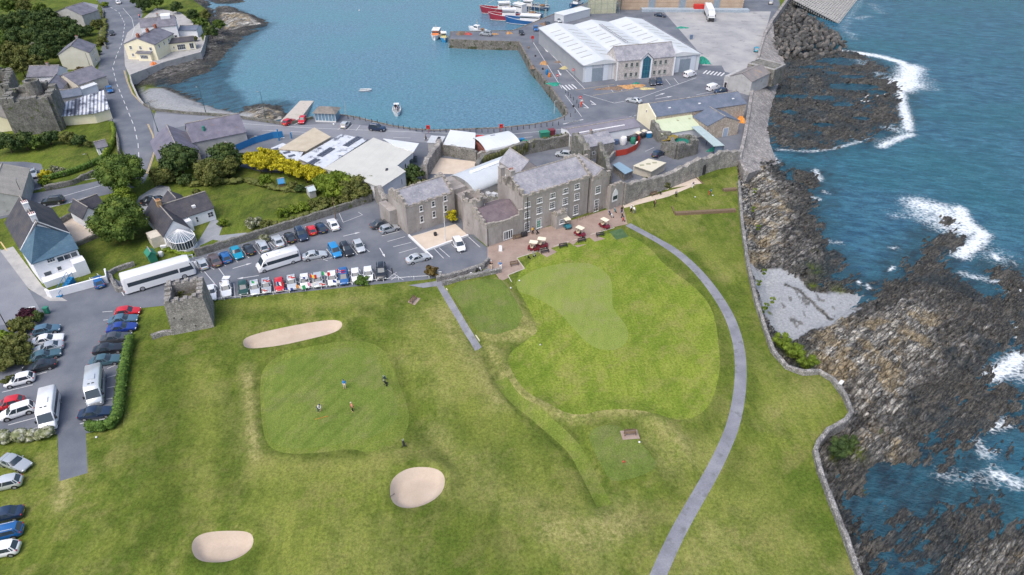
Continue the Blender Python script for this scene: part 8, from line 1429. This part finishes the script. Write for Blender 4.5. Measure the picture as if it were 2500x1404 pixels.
o = railing('blue_fence', [(578,370),(625,350),(668,338),(692,336)], 1.8, 10, BLUEP, 'long blue hoarding fence beside the workshops', 'fence', rails=()); a = [GV(*p,0)-GV(578,370,0) for p in [(578,370),(625,350),(668,338),(692,336)]]; mb = MB(); mb.loft([[(p.x,p.y-.04,.05),(p.x,p.y+.04,.05),(p.x,p.y+.04,1.75),(p.x,p.y-.04,1.75)] for p in a]); mb.build('panels', plain('blue hoarding', (.02,.16,.38)), o)
mb = MB(); 
for a_, h_ in (((682,343),3.0),((712,338),1.6)): 
    p = GV(*a_, 0); m2 = MB(); m2.tube(p, p+Vector((0,0,h_)), .18, 6); simple('blue_post', m2, BLUEP, 'tall blue post at the end of the hoarding' if h_ > 2 else 'short blue post beside the tan roof', 'post')
def tarp_buggy(px, py, label):
    x, y = G(px, py); root = empty('golf_buggy', (x,y,0), .8, label, 'golf buggy'); m2 = MB(); m2.loft([[(xx,-.55,.3),(xx,.55,.3),(xx,.5,z),(xx,-.5,z)] for xx, z in ((-1.1,.8),(-.3,.9),(.3,.6),(1.1,.7))]); m2.build('body', DARKF, root); m2 = MB(); m2.box(-.8,-.55,1.75,.7,.55,1.83); m2.build('canopy', plain('cream canopy', None), root)
    for sx in (-.7,.6):
        for sy in (-.45,.45): m2 = MB(); m2.tube((sx,sy,.6),(sx,sy,1.75),.025,4); m2.build('roof_post', DARKF, root)
    wheel_parts(root, [(sx, sy) for sx in (.75,-.7) for sy in (-.58,.58)], .2, .15)
tarp_buggy(1557,340,'parked buggy with cream roof left of its twin in the courtyard'); tarp_buggy(1571,335,'parked buggy with cream roof beside the blue bin')
mb = MB(); p = [GV(x, y, 0) for x, y in ((1560,420),(1600,385),(1622,392),(1585,425))]; b = Bld('low_cream_roof', 'low outbuilding with cream roof and dark rooflights behind the curtain wall', 'outbuilding', (1548,398), (1600,400), 0, D=4); b.walls([(1547,404,2.0),(1583,388,2.0),(1625,397,2.0),(1590,417,2.0)], BEIGEW); b.slab([(1546,404,2.3),(1583,387,2.3),(1627,397,2.3),(1591,419,2.3)], plain('cream outbuilding roof', (.58,.54,.42)))
for px, py in ((1567,403),(1583,400),(1598,397)): q = b.P(px, py, 2.35); m2 = MB(); m2.obox(q[0], q[1], 2.31, 2.4, 1.0, .5, .2); m2.build('rooflight', plain('dim rooflight', None), b.root)
b = Bld('glass_roof_outhouse', 'small outhouse with blue glazed roof behind the castle end', 'outbuilding', (1498,410), (1520,420), 0, D=3); b.walls([(1497,402,1.8),(1512,396,1.8),(1545,416,1.8),(1525,424,1.8)], RUBBLE); b.slab([(1496,402,2.1),(1512,395,2.1),(1546,416,2.1),(1526,425,2.1)], plain('blue roof glass', (.22,.32,.40), .2))
# golf details
def stick(px0, py0, px1, py1, r, mat, label, name, cat, z=.05):
    a, b2 = G(px0, py0), G(px1, py1); m2 = MB(); m2.tube((a[0],a[1],float(hgt(*a))+z),(b2[0],b2[1],float(hgt(*b2))+z),r,6); m2.ball((b2[0],b2[1],float(hgt(*b2))+z),(.06,.06,.05),6,4); simple(name, m2, mat, label, cat)
stick(770,1028,800,1020,.022,ORANGEP,'orange and white flagstick lying on the left green','flagstick','flagstick'); stick(953,1216,962,1201,.035,plain('dark rake', (.12,.11,.10)),'rake lying in the round bunker','bunker_rake','rake')
for px, py, c_, lb in [(1560,1086,PAINTW,'white tee marker on the small tee'),(1522,1134,REDP,'red tee marker on the small tee'),(1697,482,PAINTW,'white ball like marker on the putting terrace'),(1740,478,PAINTW,'white marker beside the golfer in red trousers'),(1247,710,PAINTW,'white marker near the terrace step'),(1268,686,PAINTW,'white marker by the end of the terrace steps'),(236,1069,PAINTW,'white stone below the clipped hedge'),(1319,845,plain('pale slab', (.4,.4,.38)),'pale slab at the foot of the dry bank')]:
    x, y = G(px, py); m2 = MB(); m2.ball((x, y, float(hgt(x,y))+.1), (.16,.16,.13), 8, 5); simple('tee_marker', m2, c_, lb, 'marker', 60)
m2 = MB(); x, y = G(2049,946); m2.obox(x, y, .9, 1.15, .9, .5, .8); simple('warning_sign', m2, PAINTW, 'small red and white warning board lying on the coast wall', 'sign')
barrel(1150,672,.3,.5,PAINTW,'pale rounded stone beside the narrow path','boulder','boulder')
# ================================================================ breakwater
RP = px_(1888,30,1935,8,1965,10,2030,50,2068,82,2072,95,2040,112,1985,122,1925,126,1905,118,1876,100,1872,75); bb = []
protosB = []
for i in range(6):
    mb = MB(); n = 8; S = []
    for j in range(6):
        t = PI*(.08+.84*j/5); S.append([(math.sin(t)*math.cos(2*PI*k/n)*random.uniform(.8,1.15), math.sin(t)*math.sin(2*PI*k/n)*random.uniform(.8,1.15), -math.cos(t)*random.uniform(.65,.8)) for k in range(n)])
    mb.loft(S); o = mb.build('boulder', M('armour rock', [(.035,.038,.04),(.085,.083,.08),(.165,.155,.145)], .35, .95, .2, grain=.3, gscale=3, bump=.6, stain=((.30,.22,.17),.12,.62))); protosB.append(o)
cnt = 0; x0, x1 = min(p[0] for p in RP), max(p[0] for p in RP); y0, y1 = min(p[1] for p in RP), max(p[1] for p in RP); pts_ = []
for _ in range(9000):
    x, y = random.uniform(x0, x1), random.uniform(y0, y1)
    if not inside(RP, np.array([x]), np.array([y]))[0]: continue
    if any((x-a)**2+(y-b2)**2 < 2.0**2 for a, b2 in pts_): continue
    pts_.append((x, y))
    if len(pts_) > 290: break
CLs = np.array([p[0] for p in pts_])
for x, y in pts_:
    d = float(sdist(RP, np.array([x]), np.array([y]))[0]); z = -2.9+min(1.9, d*.28)+(1-(x-x0)/(x1-x0))*1.6-.4; o = random.choice(protosB).copy(); COL.objects.link(o); s = random.uniform(.85,1.35); o.location = (x, y, z); o.rotation_euler = tuple(random.uniform(0,6) for _ in range(3)); o.scale = (s*random.uniform(.9,1.3), s, s*random.uniform(.8,1)); o.name = 'boulder'; tag(o, 'grey armour boulder in the rock breakwater slope', 'boulder', 'breakwater boulders')
for o in protosB: bpy.data.objects.remove(o)
print('boulders', len(pts_))
C4 = [GV(1936,0,.6), GV(2048,58,-2.9), GV(2094,-2,-2.9), GV(2015,-60,.6)]; nu, nv_ = 20, 20; mb = MB()
bil = lambda u, v, dz=0: C4[0]*(1-u)*(1-v)+C4[1]*u*(1-v)+C4[2]*u*v+C4[3]*(1-u)*v+Vector((0,0,dz))
for i in range(nu):
    for j in range(nv_):
        u0, u1, v0, v1 = i/nu, (i+1)/nu, j/nv_, (j+1)/nv_; k = .24/nu; m_ = .24/nv_; A = [bil(u0,v0),bil(u1,v0),bil(u1,v1),bil(u0,v1)]; B = [bil(u0+k,v0+m_),bil(u1-k,v0+m_),bil(u1-k,v1-m_),bil(u0+k,v1-m_)]; Cc = [p-Vector((0,0,1.2)) for p in B]
        mb.add(A+B+Cc, [(a, (a+1)%4, 4+(a+1)%4, 4+a) for a in range(4)]+[(4+a, 4+(a+1)%4, 8+(a+1)%4, 8+a) for a in range(4)]+[(8,9,10,11)])
simple('concrete_armour', mb, M('sea concrete', [(.25,.25,.24),(.38,.37,.35)], .5, .9), 'sloping grid of hollow concrete armour blocks on the breakwater', 'breakwater')
# gulls on the reef
for i, (x, y) in enumerate([(2118,234),(2160,231),(2113,238),(2103,247),(2110,249),(2119,248),(2142,235)]):
    X_, Y_ = G(x, y, -2.4); m2 = MB(); m2.ball((X_,Y_,-2.3),(.28,.14,.14),8,4); m2.ball((X_+.25,Y_,-2.12),(.09,.08,.09),6,4); m2.add([(X_-.2,Y_-.06,-2.28),(X_-.2,Y_+.06,-2.28),(X_-.55,Y_,-2.27)], [(0,1,2)]); simple('gull', m2, PAINTW, 'white gull resting on the weedy reef', 'bird', 60, 'gulls on the reef')
# fish buoys in the basin
for x, y, lb in ((877,26,'small white mooring buoy far out in the harbour'),(815,305,'pale marker by the bollards')): 
    X_, Y_ = G(x, y, -3 if y < 100 else 0); m2 = MB(); m2.ball((X_,Y_,-2.85 if y < 100 else .2),(.3,.3,.25),8,5); simple('buoy', m2, PAINTW, lb, 'buoy', 60)
# ---------------------------------------------------------------- split parts that hold several pieces
def explode(o):
    me = o.data; n = len(me.vertices); par = list(range(n))
    def fd(a):
        while par[a] != a: par[a] = par[par[a]]; a = par[a]
        return a
    for e in me.edges:
        a, b2 = fd(e.vertices[0]), fd(e.vertices[1])
        if a != b2: par[a] = b2
    comp = {}
    for p in me.polygons: comp.setdefault(fd(p.vertices[0]), []).append(p)
    if len(comp) < 2 or len(comp) > 60: return
    for k, ps in comp.items():
        vs = sorted({v for p in ps for v in p.vertices}); mp = {v: i for i, v in enumerate(vs)}; m2 = bpy.data.meshes.new(o.name.split('.')[0]); m2.from_pydata([me.vertices[v].co[:] for v in vs], [], [[mp[v] for v in p.vertices] for p in ps])
        for mt in me.materials: m2.materials.append(mt)
        q = bpy.data.objects.new(o.name.split('.')[0], m2); COL.objects.link(q); q.parent = o.parent; q.location = o.location; q.rotation_euler = o.rotation_euler; q.scale = o.scale
    bpy.data.objects.remove(o)
EXP = {'drainpipe','arrow_slit','post','put_hole','skylight','air_unit','rooflight','roof_glazing','gutter','quoin','door_surround','window','roof_panel','gunwale','hull_stripe','stair_turret','chimney_pot'}
for o in [o for o in bpy.data.objects if o.type == 'MESH' and o.parent and o.name.split('.')[0] in EXP and not o.children]: explode(o)
